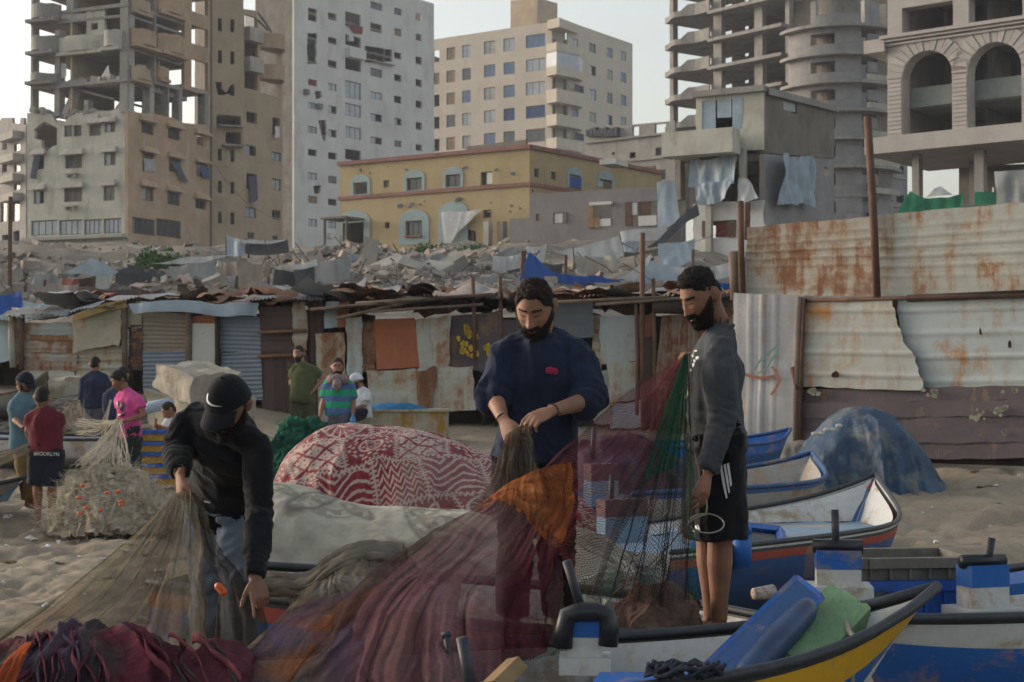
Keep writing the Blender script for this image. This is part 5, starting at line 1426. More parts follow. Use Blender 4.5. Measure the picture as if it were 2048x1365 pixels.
MORE = [((0, 596), (52, 594), (50, 626), (0, 628), TARP_BL, 640, 'blue cloth at the left edge behind the first shed'), ((30, 616), (96, 612), (92, 640), (34, 642), TARP_W, 640, 'white cloth behind the low shed at the left edge'),
  ((226, 590), (300, 584), (306, 606), (230, 606), SACK, 608, 'tan sheet lying behind the cream shed roof'), ((255, 574), (330, 578), (330, 600), (258, 600), SH_BROWN, 604, 'brown board wall below the charcoal shelter'),
  ((396, 590), (470, 586), (474, 606), (400, 608), TARP_PB, 610, 'grey-blue sheet below the lean-to'), ((505, 594), (560, 590), (566, 608), (508, 610), TARP_W, 610, 'pale sheet below the sackcloth shelter'),
  ((575, 594), (650, 588), (655, 606), (580, 608), TARP_G, 610, 'grey sheet below the slate tarps'), ((655, 580), (720, 572), (722, 600), (660, 604), SACK, 606, 'dusty brown cloth right of the slate tarps'),
  ((700, 560), (736, 552), (738, 590), (704, 594), PL_WHITE, 596, 'white board leaning beside the broken column'), ((925, 556), (1000, 548), (1005, 575), (930, 580), TARP_G, 584, 'grey tarp over rubble left of the dark pole'),
  ((880, 572), (940, 566), (944, 592), (884, 596), SH_WORN, 598, 'rust-stained sheet lying in the rubble'), ((1140, 562), (1230, 566), (1226, 590), (1144, 592), SH_RUST, 596, 'rusty sheet below the blue tarp'),
  ((1240, 570), (1330, 566), (1334, 592), (1246, 594), SACK, 598, 'tan cloth below the pale tent peak'), ((1336, 566), (1400, 560), (1404, 588), (1340, 592), TARP_G, 596, 'grey sheet behind the man in charcoal'),
  ((1405, 570), (1470, 562), (1472, 592), (1408, 596), TARP_BL, 600, 'dark blue sheet between the man in charcoal and the fence'), ((1150, 520), (1240, 516), (1244, 548), (1156, 552), CONC_L, 555, 'pale concrete panel behind the blue tarp'),
  ((980, 520), (1040, 516), (1040, 545), (984, 548), TARP_W, 550, 'white cloth beside the dark pole of the blue tarp'), ((300, 512), (360, 505), (370, 528), (306, 532), PL_CREAM, 535, 'cream wall piece beside the round bush'),
  ((60, 545), (118, 535), (120, 560), (64, 566), TARP_G, 568, 'grey tarp on the wall left of the ridge tent'), ((0, 540), (50, 545), (50, 568), (0, 570), CONC_L, 572, 'pale wall piece at the far left edge'),
  ((600, 505), (668, 498), (672, 522), (606, 526), TARP_G, 530, 'grey sheet at the foot of the white tower'), ((690, 512), (735, 505), (735, 530), (694, 534), TARP_PB, 535, 'pale blue cloth by the porch of the yellow building'),
  ((740, 515), (800, 505), (812, 522), (752, 530), TARP_W, 534, 'white sheet in front of the yellow wall'), ((420, 545), (482, 540), (480, 572), (424, 574), TARP_W, 578, 'white cloth beside the lean-to'),
  ((1060, 528), (1120, 536), (1118, 560), (1064, 556), TARP_DK, 565, 'dark cloth hanging under the blue tarp')]
for (a_, b_, c_, d_, m_, base_, lab_) in MORE:
 camp('tarp' if m_ not in (SH_BROWN, PL_WHITE, SH_WORN, SH_RUST, CONC_L, PL_CREAM) else 'panel', lab_, 'tarp' if m_ not in (SH_BROWN, PL_WHITE, SH_WORN, SH_RUST, CONC_L, PL_CREAM) else 'panel', base_, [([a_, b_, c_, d_], m_)])
fc = hface(575)
for (u, a, b, r, lab) in [(1047, 503, 600, .09, 'thick dark pole carrying the corner of the blue tarp'), (1132, 510, 592, .05, 'thin rusty pole in front of the blue tarp'), (1203, 545, 590, .06, 'short rusty post at the right of the blue tarp'), (21, 394, 640, .07, 'tall rusty pole at the far left edge of the camp'), (51, 555, 650, .05, 'thin pole beside the grey wall at the left'), (90, 560, 640, .05, 'thin dark pole left of the hanging brown cloth'), (250, 560, 615, .05, 'short pole in front of the charcoal shelter'), (394, 548, 610, .05, 'short pole in front of the lean-to with blue cloth'), (1495, 405, 480, .1, 'rusty post standing at the corner of the battered house'), (1386, 500, 590, .05, 'thin pole right of the pale tent peak')]:
 mb = MB(); a_, b_ = fc.at(u, a), fc.at(u - 2, b); mb.tube([a_, b_], r, 6); tag(mb.build('pole', POST, None), lab, 'pole')
WALLS = [((0, 568), (128, 582), 575, CONC, 'low grey concrete wall under the tent at the left'), ((60, 548), (130, 566), 560, CONC_D, 'dark grey wall behind the ridge tent'), ((636, 545), (706, 586), 585, CONC, 'rough grey concrete wall beside the slate shelter')]
for (a, b, base, m, lab) in WALLS:
 fc = hface(base); mb = MB(); fc.box(mb, a[0], a[1], b[0], b[1] + 12, -.3, .0); tag(mb.build('concrete_wall', m, None), lab, 'wall')
rn = random.Random(12)
for k, (u, v, w_, h_, d_, rx, ry, m, lab) in enumerate([(740, 540, .7, 2.0, .5, .05, .1, CONC_L, 'upright broken concrete column in the rubble'), (775, 556, 1.9, .35, 1.2, .5, -.4, CONC_L, 'tilted pale floor slab leaning in the rubble'), (800, 540, 1.5, .3, 1.1, .2, .5, CONC, 'cracked slab lying above the tilted one'), (832, 560, 1.5, .3, 1.0, -.5, .3, CONC_L, 'small pale slab right of the tilted slab'), (870, 556, 1.3, .35, 1.0, .4, .2, CONC_L, 'slab fragment at the middle of the rubble'),
             (910, 548, 1.0, .7, .8, .3, -.5, CONC, 'squat concrete lump right of the broken tent'), (690, 560, 1.1, .3, .6, .0, .5, CONC_L, 'slab fragment beside the concrete wall'), (455, 572, 1.3, .4, .6, .3, .6, CONC_L, 'pale broken beam under the sackcloth shelter'), (430, 585, 1.0, .4, .5, .2, -.4, CONC_L, 'cracked pale block left of the sackcloth shelter'), (1180, 505, 2.6, .5, 1.0, .1, .1, CONC_L, 'stained slab below the annex')]):
 Y = Yof(v); p = P(u, v, Y); mb = MB(); mb.box((0, 0, 0), (w_ * .72, d_ * .8, h_ * .85), rn.uniform(-.6, .6), rx, ry)
 vs = [Vector(q) for q in mb.v]; mb2 = MB()
 mb2.add([(p.x + q.x * (1 + rn.uniform(-.12, .12)), p.y + q.y, p.z + .3 + q.z * (1 + rn.uniform(-.1, .1))) for q in vs], mb.f)
 tag(mb2.build('concrete_slab', m, None), lab, 'rubble slab')
CH = []
RUB = m_rough('rubble_dusty', (.33, .30, .25), .45, 1.2, .95, .6, 9, .05, (.14, .11, .085), .7)
RUB2 = m_rough('rubble_grey', (.22, .2, .18), .45, 1.2, .95, .6, 9, .05, (.12, .1, .08), .7)
for m, n, seed in ((RUB, 1500, 31), (RUB2, 1600, 32), (SACK, 420, 33)):
 rn = random.Random(seed); mb = MB()
 for i in range(n):
  if rn.random() < .72: u, v = min(1480, max(640, rn.gauss(850, 130))), rn.uniform(512, 610)
  else: u, v = rn.uniform(0, 2048) if rn.random() < .3 else rn.uniform(0, 700), rn.uniform(505, 612)
  Y = Yof(v); x = (u - 1024) / FPX * Y
  r = rn.choice([.05, .06, .08, .1, .12, .16, .22]) * rn.uniform(.7, 1.3) * (1.5 if m is SACK else 1)
  z = float(ground_z(np.array(x), np.array(Y))) + r * .25
  mb.box((x, Y, z), (r * rn.uniform(1, 2.6), r * rn.uniform(.8, 1.8), r * rn.uniform(.4, 1.2)), rn.uniform(0, 3.1), rn.uniform(-.7, .7), rn.uniform(-.7, .7))
 o = mb.build('rubble', m, None, kind='stuff')
 tag(o, {31: 'pale concrete rubble strewn over the slope', 32: 'grey concrete rubble strewn over the slope', 33: 'brown rags and sacks strewn among the rubble'}[seed], 'rubble')
mb = MB()
rn = random.Random(41)
for i in range(110):
 u = rn.gauss(880, 220); v = rn.uniform(512, 600); Y = Yof(v); p = P(u, v, Y); d = Vector((rn.gauss(0, .6), rn.gauss(0, .3), rn.uniform(.1, .9))); L = rn.uniform(.4, 1.3)
 mb.tube([p, p + d * L * .5 + Vector((rn.gauss(0, .1), 0, rn.gauss(0, .1))), p + d * L], rn.uniform(.012, .03), 4)
tag(mb.build('scrap_rods', POST, None, kind='stuff'), 'bent rebar and sticks poking out of the rubble', 'rods')
for (p, q, s_, lab) in [((430, 330, 139), (600, 440, 120), 3, 'thin cable sagging from the damaged tower down to the tents'), ((0, 560, 45), (60, 548, 46), 1, 'thin cable at the far left above the low wall'), ((1060, 498, 60), (1500, 440, 60), 1.5, 'cable running from the thick dark pole to the battered house')]:
 a, b = P(*p), P(*q); mb = MB(); mb.tube([a + (b - a) * t - Vector((0, 0, s_ * t * (1 - t) * 2)) for t in np.linspace(0, 1, 16)], .03 if p[2] > 90 else .015, 4); tag(mb.build('cable', FRAME, None), lab, 'cable')
LEAF = m_plain('leaves', (.06, .12, .035), .7, 0, .5, 30, .2)
def bush(u, v, w_, h_, lab, n=700, seed=1):
 Y = Yof(v); p = P(u, v, Y); rn_ = random.Random(seed)
 r = thing('bush', lab, 'bush', (p.x, p.y, p.z))
 mb = MB()
 for i in range(n):
  a, e = rn_.uniform(0, 6.28), math.acos(rn_.uniform(0, 1)); k = rn_.uniform(.5, 1) * (1 + .3 * math.sin(a * 3 + seed))
  c = Vector((p.x + w_ * k * math.sin(e) * math.cos(a), p.y + w_ * .7 * k * math.sin(e) * math.sin(a), p.z + h_ * k * math.cos(e)))
  s = rn_.uniform(.05, .11); ax = Vector((rn_.gauss(0, 1), rn_.gauss(0, 1), rn_.gauss(0, 1))).normalized(); bx = ax.orthogonal().normalized()
  mb.add([c - ax * s, c + bx * s * .5, c + ax * s, c - bx * s * .5], [(0, 1, 2, 3)])
 mb.build('foliage', LEAF, r)
 mb = MB()
 for i in range(5): mb.tube([(p.x, p.y, p.z - .1), (p.x + rn_.uniform(-w_, w_) * .6, p.y, p.z + h_ * .7)], [.04, .015], 5)
 mb.build('stem', POSTW, r)
bush(312, 536, .95, .65, 'round green bush between the damaged tower and the charcoal shelter', 900, 1)
bush(858, 508, .9, .5, 'low green bush at the foot of the yellow wall', 500, 2)
bush(955, 508, 1.2, .45, 'grassy green weeds under the shell hole', 700, 3)
bush(1140, 492, .6, .35, 'small bush under the annex window', 300, 4)
# ------------------------------------------------------------------ boats
B_WHITE = m_paint('boat_white', (.50, .51, .50), .42, .55, 3.2, (.24, .2, .15), streak=False, dirt=.35)
B_BLUE = m_paint('boat_blue', (.02, .115, .40), .40, .5, 3.4, (.14, .15, .16), streak=False, dirt=.3)
B_DBLUE = m_paint('boat_deep_blue', (.03, .085, .22), .3, .5, 2.4, (.12, .12, .12), streak=False, dirt=.35)
B_YEL = m_paint('boat_yellow', (.60, .34, .02), .32, .5, 3.4, (.2, .14, .06), streak=False, dirt=.2)
B_RED = m_paint('boat_red', (.30, .06, .04), .4, .55, 2.4, (.15, .12, .1), streak=False, dirt=.3)
B_PBLUE = m_paint('boat_pale_blue', (.17, .28, .40), .42, .55, 1.6, (.28, .25, .21), streak=False, dirt=.35)
B_GREY = m_paint('boat_weathered', (.30, .29, .27), .45, .7, 1.6, (.16, .13, .1), streak=False, dirt=.5)
B_TEAL = m_paint('boat_grey_green', (.1, .18, .18), .3, .6, 2.4, (.15, .12, .1), streak=False, dirt=.4)
RUBBER = m_plain('rubber_rail', (.03, .034, .042), .5, 0, .3, 20)
RUBBER_B = m_plain('black_pad', (.012, .014, .018), .35, 0, .3, 20)
DECK = m_rough('sandy_deck', (.30, .27, .22), .3, 2.5, .9, .3, 40, .004, (.2, .24, .28), .5)
WOOD = m_rough('boat_wood', (.26, .17, .09), .3, 6, .85, .3, 60, .003)
WOOD_O = m_rough('old_wood', (.19, .165, .14), .35, 5, .9, .4, 50, .004)
ROPE_W = m_rough('rope_pale', (.30, .27, .22), .2, 30, .95)
ROPE_D = m_rough('rope_dark', (.03, .035, .05), .3, 30, .95)
class Boat:
 def __init__(self, name, label, stern, bow, beam, zg, zs, zb, bands, inner, deck, deck_z, rail=RUBBER, transom=.62, group='fishing boats drawn up on the sand', rake=.32, cat='boat', rail_r=.021, full=.55):
  self.s, self.b = Vector((*stern, 0)), Vector((*bow, 0))
  self.ax = (self.b - self.s); self.L = self.ax.length; self.ax.normalize(); self.nr = Vector((-self.ax.y, self.ax.x, 0))
  self.hb, self.zg, self.zs, self.zb, self.tr, self.rake, self.full = beam / 2, zg, zs, zb, transom, rake, full
  mid = (self.s + self.b) / 2
  self.root = thing(name, label, cat, (mid.x, mid.y, zg), group)
  N, ts = 40, np.linspace(0, 1, 40)
  gir = [0.0]; acc = 0
  mids = []
  for frac, m in bands: gir += list(np.linspace(acc, acc + frac, 4)[1:]); mids += [m] * 3; acc += frac
  mats = [m for _, m in bands]
  for side in (1, -1):
   A = np.array([[self.pt(t, side, g) for t in ts] for g in gir])
   ids = [[mats.index(m)] * (N - 1) for m in mids]
   grid_obj('hull', A, mats, self.root, True, mids=np.array(ids))
   B = np.array([[self.inpt(t, side, k, deck_z) for t in ts] for k in (0, .5, 1)])
   grid_obj('inner_side', B, inner, self.root)
   mb = MB(); mb.tube([self.pt(t, side, 0, dz=.012) for t in np.linspace(0, 1, 26)], rail_r, 8, up=None); mb.build('rail', rail, self.root, True)
  D = np.array([[np.array(self.inpt(t, 1, 1, deck_z)) * (1 - k) + np.array(self.inpt(t, -1, 1, deck_z)) * k for t in ts] for k in np.linspace(0, 1, 12)])
  D[..., 2] += .012 * fbm(D[..., 0] * 6, D[..., 1] * 6, 1.0, 3)
  grid_obj('deck', D, deck, self.root)
  mb = MB(); q = [self.pt(0, 1, 0), self.pt(0, 1, .5), self.pt(0, 1, 1), self.pt(0, -1, .5), self.pt(0, -1, 0)]
  mb.add(q, [(0, 1, 2, 3, 4)]); mb.build('transom', mats[0], self.root)
 def w(self, t):
  if t < self.full: return self.hb * (self.tr + (1 - self.tr) * math.sin(t / self.full * math.pi / 2))
  k = (t - self.full) / (1 - self.full)
  return self.hb * max(0.0, (1 - k ** 2.1)) + .004
 def sheer(self, t): return self.zs + (self.zb - self.zs) * (max(0, (t - .25) / .75) ** 6.0 if self.zb > self.zs else t)
 def pt(self, t, side, g, dz=0.0):
  """g = 0 gunwale .. 1 keel"""
  zt = self.sheer(t) + dz; zk = self.zg + (.0 if t < .8 else .22 * ((t - .8) / .2) ** 2)
  z = zt + (zk - zt) * g ** 1.15
  w_ = self.w(t) * (1 - .5 * g ** 2.2 - .5 * max(0, g - .55) / .45)
  x = t * self.L - self.rake * g * max(0, (t - .55) / .45) ** 1.5
  p = self.s + self.ax * x + self.nr * (side * w_)
  return Vector((p.x, p.y, z))
 def inpt(self, t, side, k, dz):
  t = min(t, .996)
  zt = self.sheer(t) - .01; z = zt + (min(dz, zt - .03) - zt) * k
  w_ = self.w(t) - min(.045 + .05 * k, .45 * self.w(t))
  g = max(0, (zt - z) / max(.05, zt - self.zg)) ** .87
  p = self.s + self.ax * (t * self.L - self.rake * 1.15 * g * max(0, (t - .55) / .45) ** 1.5 - .02) + self.nr * (side * w_)
  return Vector((p.x, p.y, z))
 def on(self, t, lat, z):
  p = self.s + self.ax * (t * self.L) + self.nr * lat
  return Vector((p.x, p.y, z))
def bollard(boat, p, w_, d, h, ang, stick=None, top=B_BLUE, pad=True, foot=True, stick_r=.017, low=None):
 """wooden post of the bow: white foot, coloured head, padded cap and iron stick (parts of the boat)"""
 mb = MB(); mb.box((p.x, p.y, p.z + h * .3), (w_, d, h * .6), ang); o = mb.build('post', low or B_WHITE, boat.root)
 mb = MB(); mb.box((p.x, p.y, p.z + h * .8), (w_ * 1.01, d * 1.02, h * .397), ang); mb.build('post_head', top, boat.root)
 if foot:
  mb = MB(); mb.box((p.x, p.y, p.z + .02), (w_ * 1.5, d * 1.8, .06), ang); mb.build('post_foot', B_WHITE, boat.root)
 if pad:
  mb = MB(); a = Vector((math.cos(ang), math.sin(ang), 0)) * (w_ * .55)
  c = Vector((p.x, p.y, p.z + h + .015)); mb.tube([c - a * 1.02, c, c + a * 1.02], .032, 10); mb.build('pad', RUBBER_B, boat.root, True)
 if stick:
  mb = MB(); a, b = stick; mb.tube([a, b], stick_r, 8); mb.build('stick', RUBBER, boat.root, True)
N1 = Boat('fishing_boat', 'nearest boat with a yellow band over blue, its bow pointing right at the bottom', (-2.45, 5.02), (1.585, 5.85), 1.0, .0, .585, .825, [(.06, RUBBER), (.25, B_YEL), (.69, B_BLUE)], B_WHITE, DECK, .40, full=.62, rake=.5, rail_r=.021)
N2 = Boat('fishing_boat', 'blue boat with a red band in which the men stand, sandy deck', (-1.62, 7.82), (1.42, 7.02), 1.3, .0, .64, .47, [(.07, RUBBER), (.14, B_RED), (.79, B_BLUE)], B_WHITE, DECK, .40)
N3 = Boat('fishing_boat', 'blue boat with a white upper band at the right edge, a crate on its bow', (4.6, 9.05), (1.36, 6.3), 1.25, .05, .62, .64, [(.05, RUBBER), (.22, B_WHITE), (.73, B_BLUE)], B_WHITE, DECK, .42, rake=.2)
B2 = Boat('fishing_boat', 'blue boat with a red stripe and pale blue worn deck behind the man in grey', (.55, 9.35), (2.84, 12.25), 1.5, .0, .60, .86, [(.05, B_WHITE), (.04, RUBBER), (.10, B_RED), (.81, B_DBLUE)], B_WHITE, B_PBLUE, .53, rake=.6, rail_r=.017)
B1 = Boat('fishing_boat', 'weathered grey boat with blue rails and a sharp bow below the blue tarp heap', (.6, 13.3), (3.06, 16.0), 1.7, .0, .66, .86, [(.1, B_DBLUE), (.25, B_GREY), (.65, B_TEAL)], B_GREY, B_GREY, .45, rail=B_DBLUE, rake=.6)
B0 = Boat('fishing_boat', 'small blue boat half hidden behind the man in grey near the fence', (.6, 17.6), (3.45, 19.4), 1.3, .15, .85, 1.0, [(.2, B_BLUE), (.8, B_DBLUE)], B_BLUE, B_PBLUE, .7, rail=B_DBLUE)
L1 = Boat('fishing_boat', 'pale boat with a dark blue keel at the far left edge beside the boys', (-8.6, 17.9), (-5.25, 16.9), 1.5, .05, .42, .55, [(.1, RUBBER), (.45, B_GREY), (.45, B_DBLUE)], B_PBLUE, B_PBLUE, .3)
L2 = Boat('fishing_boat', 'long white boat lying behind the boys with its green keel on the sand', (-3.6, 21.2), (-8.2, 21.8), 1.7, .3, .82, 1.0, [(.5, B_WHITE), (.2, B_GREY), (.3, B_TEAL)], B_WHITE, B_PBLUE, .6)
L3 = Boat('boat_wreck', 'broken brown boat bow with a turquoise patch on the bank at the left', (-9.4, 26.6), (-7.55, 25.4), 1.0, 1.0, 1.35, 1.75, [(.5, B_GREY), (.2, B_PBLUE), (.3, WOOD_O)], WOOD_O, WOOD_O, 1.3, rail=WOOD_O, rake=.5)
L4 = Boat('fishing_boat', 'white upturned-looking boat end at the left edge below the sheet-metal shed', (-11.5, 26.5), (-8.55, 25.8), 1.2, 1.2, 1.75, 1.85, [(.6, B_WHITE), (.4, B_GREY)], B_WHITE, B_GREY, 1.6)
for bt, lst in ((N1, (.16, .3, .44, .58, .72)), (N2, (.2, .35, .5, .65, .8)), (N3, (.3, .45, .6)), (B2, (.2, .4, .6)), (B1, (.25, .45, .65))):
 for t in lst:
  for side in (1, -1):
   a, b = bt.inpt(t, side, .12, .42), bt.inpt(t, side, 1, .42); n_ = -bt.nr * side * .018
   mb = MB(); mb.tube([a + n_, (a + b) / 2 + n_, b + n_], [(.022, .014)] * 3, 4, up=tuple(bt.ax)); mb.build('rib', B_WHITE if bt is not B1 else B_GREY, bt.root)
for bt, t, z in ((N1, .5, .5), (N2, .3, .52), (N3, .4, .53)):
 a, b = bt.inpt(t, 1, .3, .45), bt.inpt(t, -1, .3, .45); a.z = b.z = z; mb = MB(); mb.tube([a, b], [(.09, .014)] * 2, 4, up=tuple(bt.ax)); mb.build('thwart', WOOD_O, bt.root)
p = P(1170, 1338, 5.75)
bollard(N1, p, .125, .09, .20, -.05, (P(1166, 1228, 5.75), P(1133, 1122, 5.74)), pad=False)
mb = MB(); arcp = [P(1126, 1296, 5.7), P(1127, 1262, 5.7), P(1135, 1232, 5.7), P(1160, 1224, 5.7), P(1190, 1224, 5.7), P(1213, 1230, 5.7), P(1219, 1258, 5.7), P(1216, 1292, 5.7)]
mb.tube(arcp, .036, 10); mb.build('pad', RUBBER_B, N1.root, True)
mb = MB(); mb.tube([P(924, 1275, 5.35), P(946, 1400, 5.35)], .021, 10); mb.build('stick', RUBBER, N1.root, True)
mb = MB(); mb.tube([P(892, 1268, 5.6), P(905, 1360, 5.6)], .012, 8); mb.tube([P(884, 1272, 5.6), P(902, 1268, 5.6)], .012, 8); mb.build('stick', RUBBER, N1.root, True)
mb = MB(); a, b = P(1035, 1326, 5.2), P(985, 1375, 5.05); mb.tube([a, b], [(.04, .025), (.04, .025)], 4, up=(1, .3, 0)); t = mb.build('plank_end', WOOD, None); tag(t, 'short brown plank end sticking up at the bottom of the nearest boat', 'plank')
mb = MB()
q = [P(1200, 1344, 5.45), P(1420, 1346, 5.45), P(1440, 1372, 5.2), P(1180, 1372, 5.2)]
mb.hexa([v + Vector((0, 0, -.05)) for v in q], q); mb.build('cockpit_edge', B_BLUE, N1.root)
mb = MB(); pts = []
for i in range(90):
 a = i * .38; r = .045 + .018 * math.sin(i * .9) + .01 * (i % 7) / 7
 pts.append(P(1370, 1352, 5.15) + Vector((r * 2.0 * math.cos(a), r * math.sin(a), .02 + .02 * math.sin(i * 1.7))))
mb.tube(pts, .0085, 6); tag(mb.build('rope_coil', ROPE_D, None, True), 'tangled dark rope lying at the lower end of the blue hatch board', 'rope')
def plank_box(pts4, thick, mat, parent=None, name='board', n=None):
 pts4 = [Vector(p) for p in pts4]
 nn = (pts4[1] - pts4[0]).cross(pts4[3] - pts4[0]).normalized() * thick
 mb = MB(); mb.hexa(pts4, [p + nn for p in pts4]); return mb.build(name, mat, parent)
rt = thing('hatch_board', 'blue framed hatch board propped against the bow of the nearest boat', 'hatch board', tuple(P(1480, 1330, 5.7)))
TL, TR, BR, BL = P(1592, 1160, 6.0), P(1640, 1196, 5.9), P(1462, 1372, 5.45), P(1408, 1338, 5.55)
plank_box([TL, TR, BR, BL], -.012, B_DBLUE, rt, 'panel')
for a, b in ((TL, BL), (TR, BR), (TL, TR), (BL, BR)):
 mb = MB(); mb.tube([a, b], [(.022, .022)] * 2, 4, up=(0, 0, 1)); mb.build('frame_rail', B_BLUE, rt)
mb = MB(); mb.tube([(TL + TR) / 2, (BL + BR) / 2], [(.014, .014)] * 2, 4, up=(0, 0, 1)); mb.build('frame_rail', B_BLUE, rt)
mb = MB(); a, b = P(1624, 1206, 5.86), P(1478, 1366, 5.46); d = b - a
mb.tube([a, a + d * .04, a + d * .12, a + d * .5, a + d * .88, a + d * .97, b], [.01, .035, .05, .055, .05, .035, .01], 14)
tag(mb.build('fender', m_plain('fender_blue', (.025, .05, .12), .4, 0, .25, 10), None, True), 'long dark blue fender lying between the hatch board and the foam block', 'fender')
rt = None
F = [P(1548, 1312, 5.75), P(1586, 1270, 5.9), P(1672, 1164, 6.15), P(1636, 1196, 5.98)]
G = [P(1618, 1330, 5.62), P(1690, 1268, 5.72), P(1746, 1214, 5.95), P(1700, 1236, 5.8)]
A0, A1, A2, A3 = P(1660, 1166, 6.1), P(1742, 1216, 5.88), P(1640, 1326, 5.55), P(1545, 1296, 5.68)
dn = Vector((.0, .06, -.19))
mb = MB()
us = np.linspace(0, 1, 16)
top = np.array([[np.array(A0) * (1 - a) * (1 - b) + np.array(A1) * a * (1 - b) + np.array(A2) * a * b + np.array(A3) * (1 - a) * b for a in us] for b in us])
bot = top + np.array(dn)
for arr in (top, bot): arr += (.006 * fbm(arr[..., 0] * 30, arr[..., 1] * 30, arr[..., 2] * 30, 3))[..., None]
mb.grid(top); mb.grid(bot)
for sl in ((slice(None), 0), (slice(None), -1), (0, slice(None)), (-1, slice(None))):
 e = np.stack([top[sl] * (1 - k) + bot[sl] * k + (0 if k in (0, 1) else .012) * fbm(top[sl][:, 0] * 50, top[sl][:, 1] * 50 + k * 9, k * 7, 3)[:, None] for k in np.linspace(0, 1, 8)])
 mb.grid(e)
tag(mb.build('foam_block', m_rough('green_foam', (.17, .28, .16), .2, 5, .95, .6, 60, .01), None), 'chunky pale green foam block resting on the bow of the nearest boat', 'foam block')
mb = MB(); mb.tube([P(1690, 1230, 5.9), P(1698, 1262, 5.72), P(1706, 1272, 5.63), P(1703, 1310, 5.6), P(1704, 1390, 5.6)], .0105, 7); tag(mb.build('rope', ROPE_W, None, True), 'pale rope hanging over the yellow band of the nearest boat', 'rope')
mb = MB(); mb.tube([P(1700, 1215, 6.0), P(1730, 1206, 6.02), P(1768, 1204, 6.0), P(1784, 1214, 5.95)], .0105, 7); tag(mb.build('rope', ROPE_W, None, True), 'short pale rope lying beside the foam block on the bow', 'rope')
p = P(1676, 1192, 6.85); bollard(N2, p, .19, .12, .20, -.12, (P(1672, 1108, 6.85), P(1670, 1020, 6.85)))
p = P(1966, 1236, 6.95); bollard(N3, p, .19, .12, .235, .3, (P(1974, 1138, 6.95), P(1984, 1076, 6.95)))
mb = MB(); q = [P(1990, 1150, 7.4), P(2060, 1140, 7.4), P(2060, 1165, 7.1), P(1996, 1172, 7.1)]; mb.hexa(q, [v + Vector((0, 0, -.05)) for v in q]); mb.build('cockpit_edge', B_BLUE, N3.root)
for (u, v, Y, w_, h, st) in [(1202, 1012, 10.4, .2, .28, ((1184, 918), (1189, 856))), (1244, 1085, 9.4, .28, .26, ((1222, 1020), (1224, 950)))]:
 p = P(u, v, Y); bollard(B2, p, w_, .12, h, .4, (P(*st[0], Y), P(*st[1], Y)), top=m_plain('post_maroon', (.1, .05, .06), .6), pad=False, foot=False, low=B_PBLUE)
mb_pts = [P(1470, 1052, 10.6), P(1560, 1062, 10.9), P(1566, 1086, 10.35), P(1490, 1104, 9.9)]
for a, b in zip(mb_pts, mb_pts[1:] + mb_pts[:1]):
 mb = MB(); mb.tube([a, b], [(.035, .035)] * 2, 4, up=(0, 0, 1)); mb.build('hatch_frame', B_BLUE, B2.root)
mb = MB(); mb.add([q + Vector((0, 0, -.02)) for q in mb_pts], [(0, 1, 2, 3)]); mb.build('hatch_opening', RUBBER, B2.root)
mb = MB(); mb.tube([P(1520, 1106, 10.2), P(1540, 1098, 10.2)], .03, 8); mb.build('cleat', B_BLUE, B2.root)
mb = MB(); mb.tube([P(1540, 1106, 10.1), P(1546, 1125, 10.05), P(1540, 1150, 10.0), P(1546, 1168, 10.0)], .014, 6); mb.tube([P(1534, 1106, 10.1), P(1532, 1130, 10.05), P(1538, 1160, 10.0)], .014, 6); mb.build('mooring_rope', ROPE_D, B2.root, True)
mb = MB(); mb.tube([P(1640, 1072, 11.0), P(1650, 1080, 10.9), P(1650, 1100, 10.8)], .012, 6); mb.build('mooring_rope', ROPE_W, B2.root, True)
mb = MB(); mb.tube([P(1374, 1072, 9.6), P(1400, 1088, 9.5), P(1440, 1092, 9.5)], .05, 8); mb.build('pipe', B_BLUE, B2.root, True)
mb = MB(); p = P(1484, 1100, 9.4); mb.tube([p + Vector((0, 0, -.1)), p + Vector((0, 0, .1))], .06, 10); mb.tube([p + Vector((0, 0, .1)), p + Vector((0, 0, .14)), p + Vector((0, 0, .16))], [.065, .055, .02], 10); mb.build('capstan', B_BLUE, B2.root, True)
rt = thing('paper_cup', 'patterned red and white paper cup lying on the deck by the men', 'cup', tuple(P(1530, 1196, 7.3)))
a, b = P(1508, 1188, 7.2), P(1545, 1184, 7.25)
mb = MB(); mb.tube([a, b], [.027, .034], 14, cap=False); mb.tube([a, a + (b - a) * .02], .027, 14); mb.build('cup_wall', m_paint('cup_print', (.55, .5, .46), .55, .6, 40, (.35, .1, .07), streak=False), rt, True)
mb = MB(); mb.tube([b - (b - a) * .02, b], .036, 14, cap=False); mb.build('cup_rim', B_WHITE, rt, True)
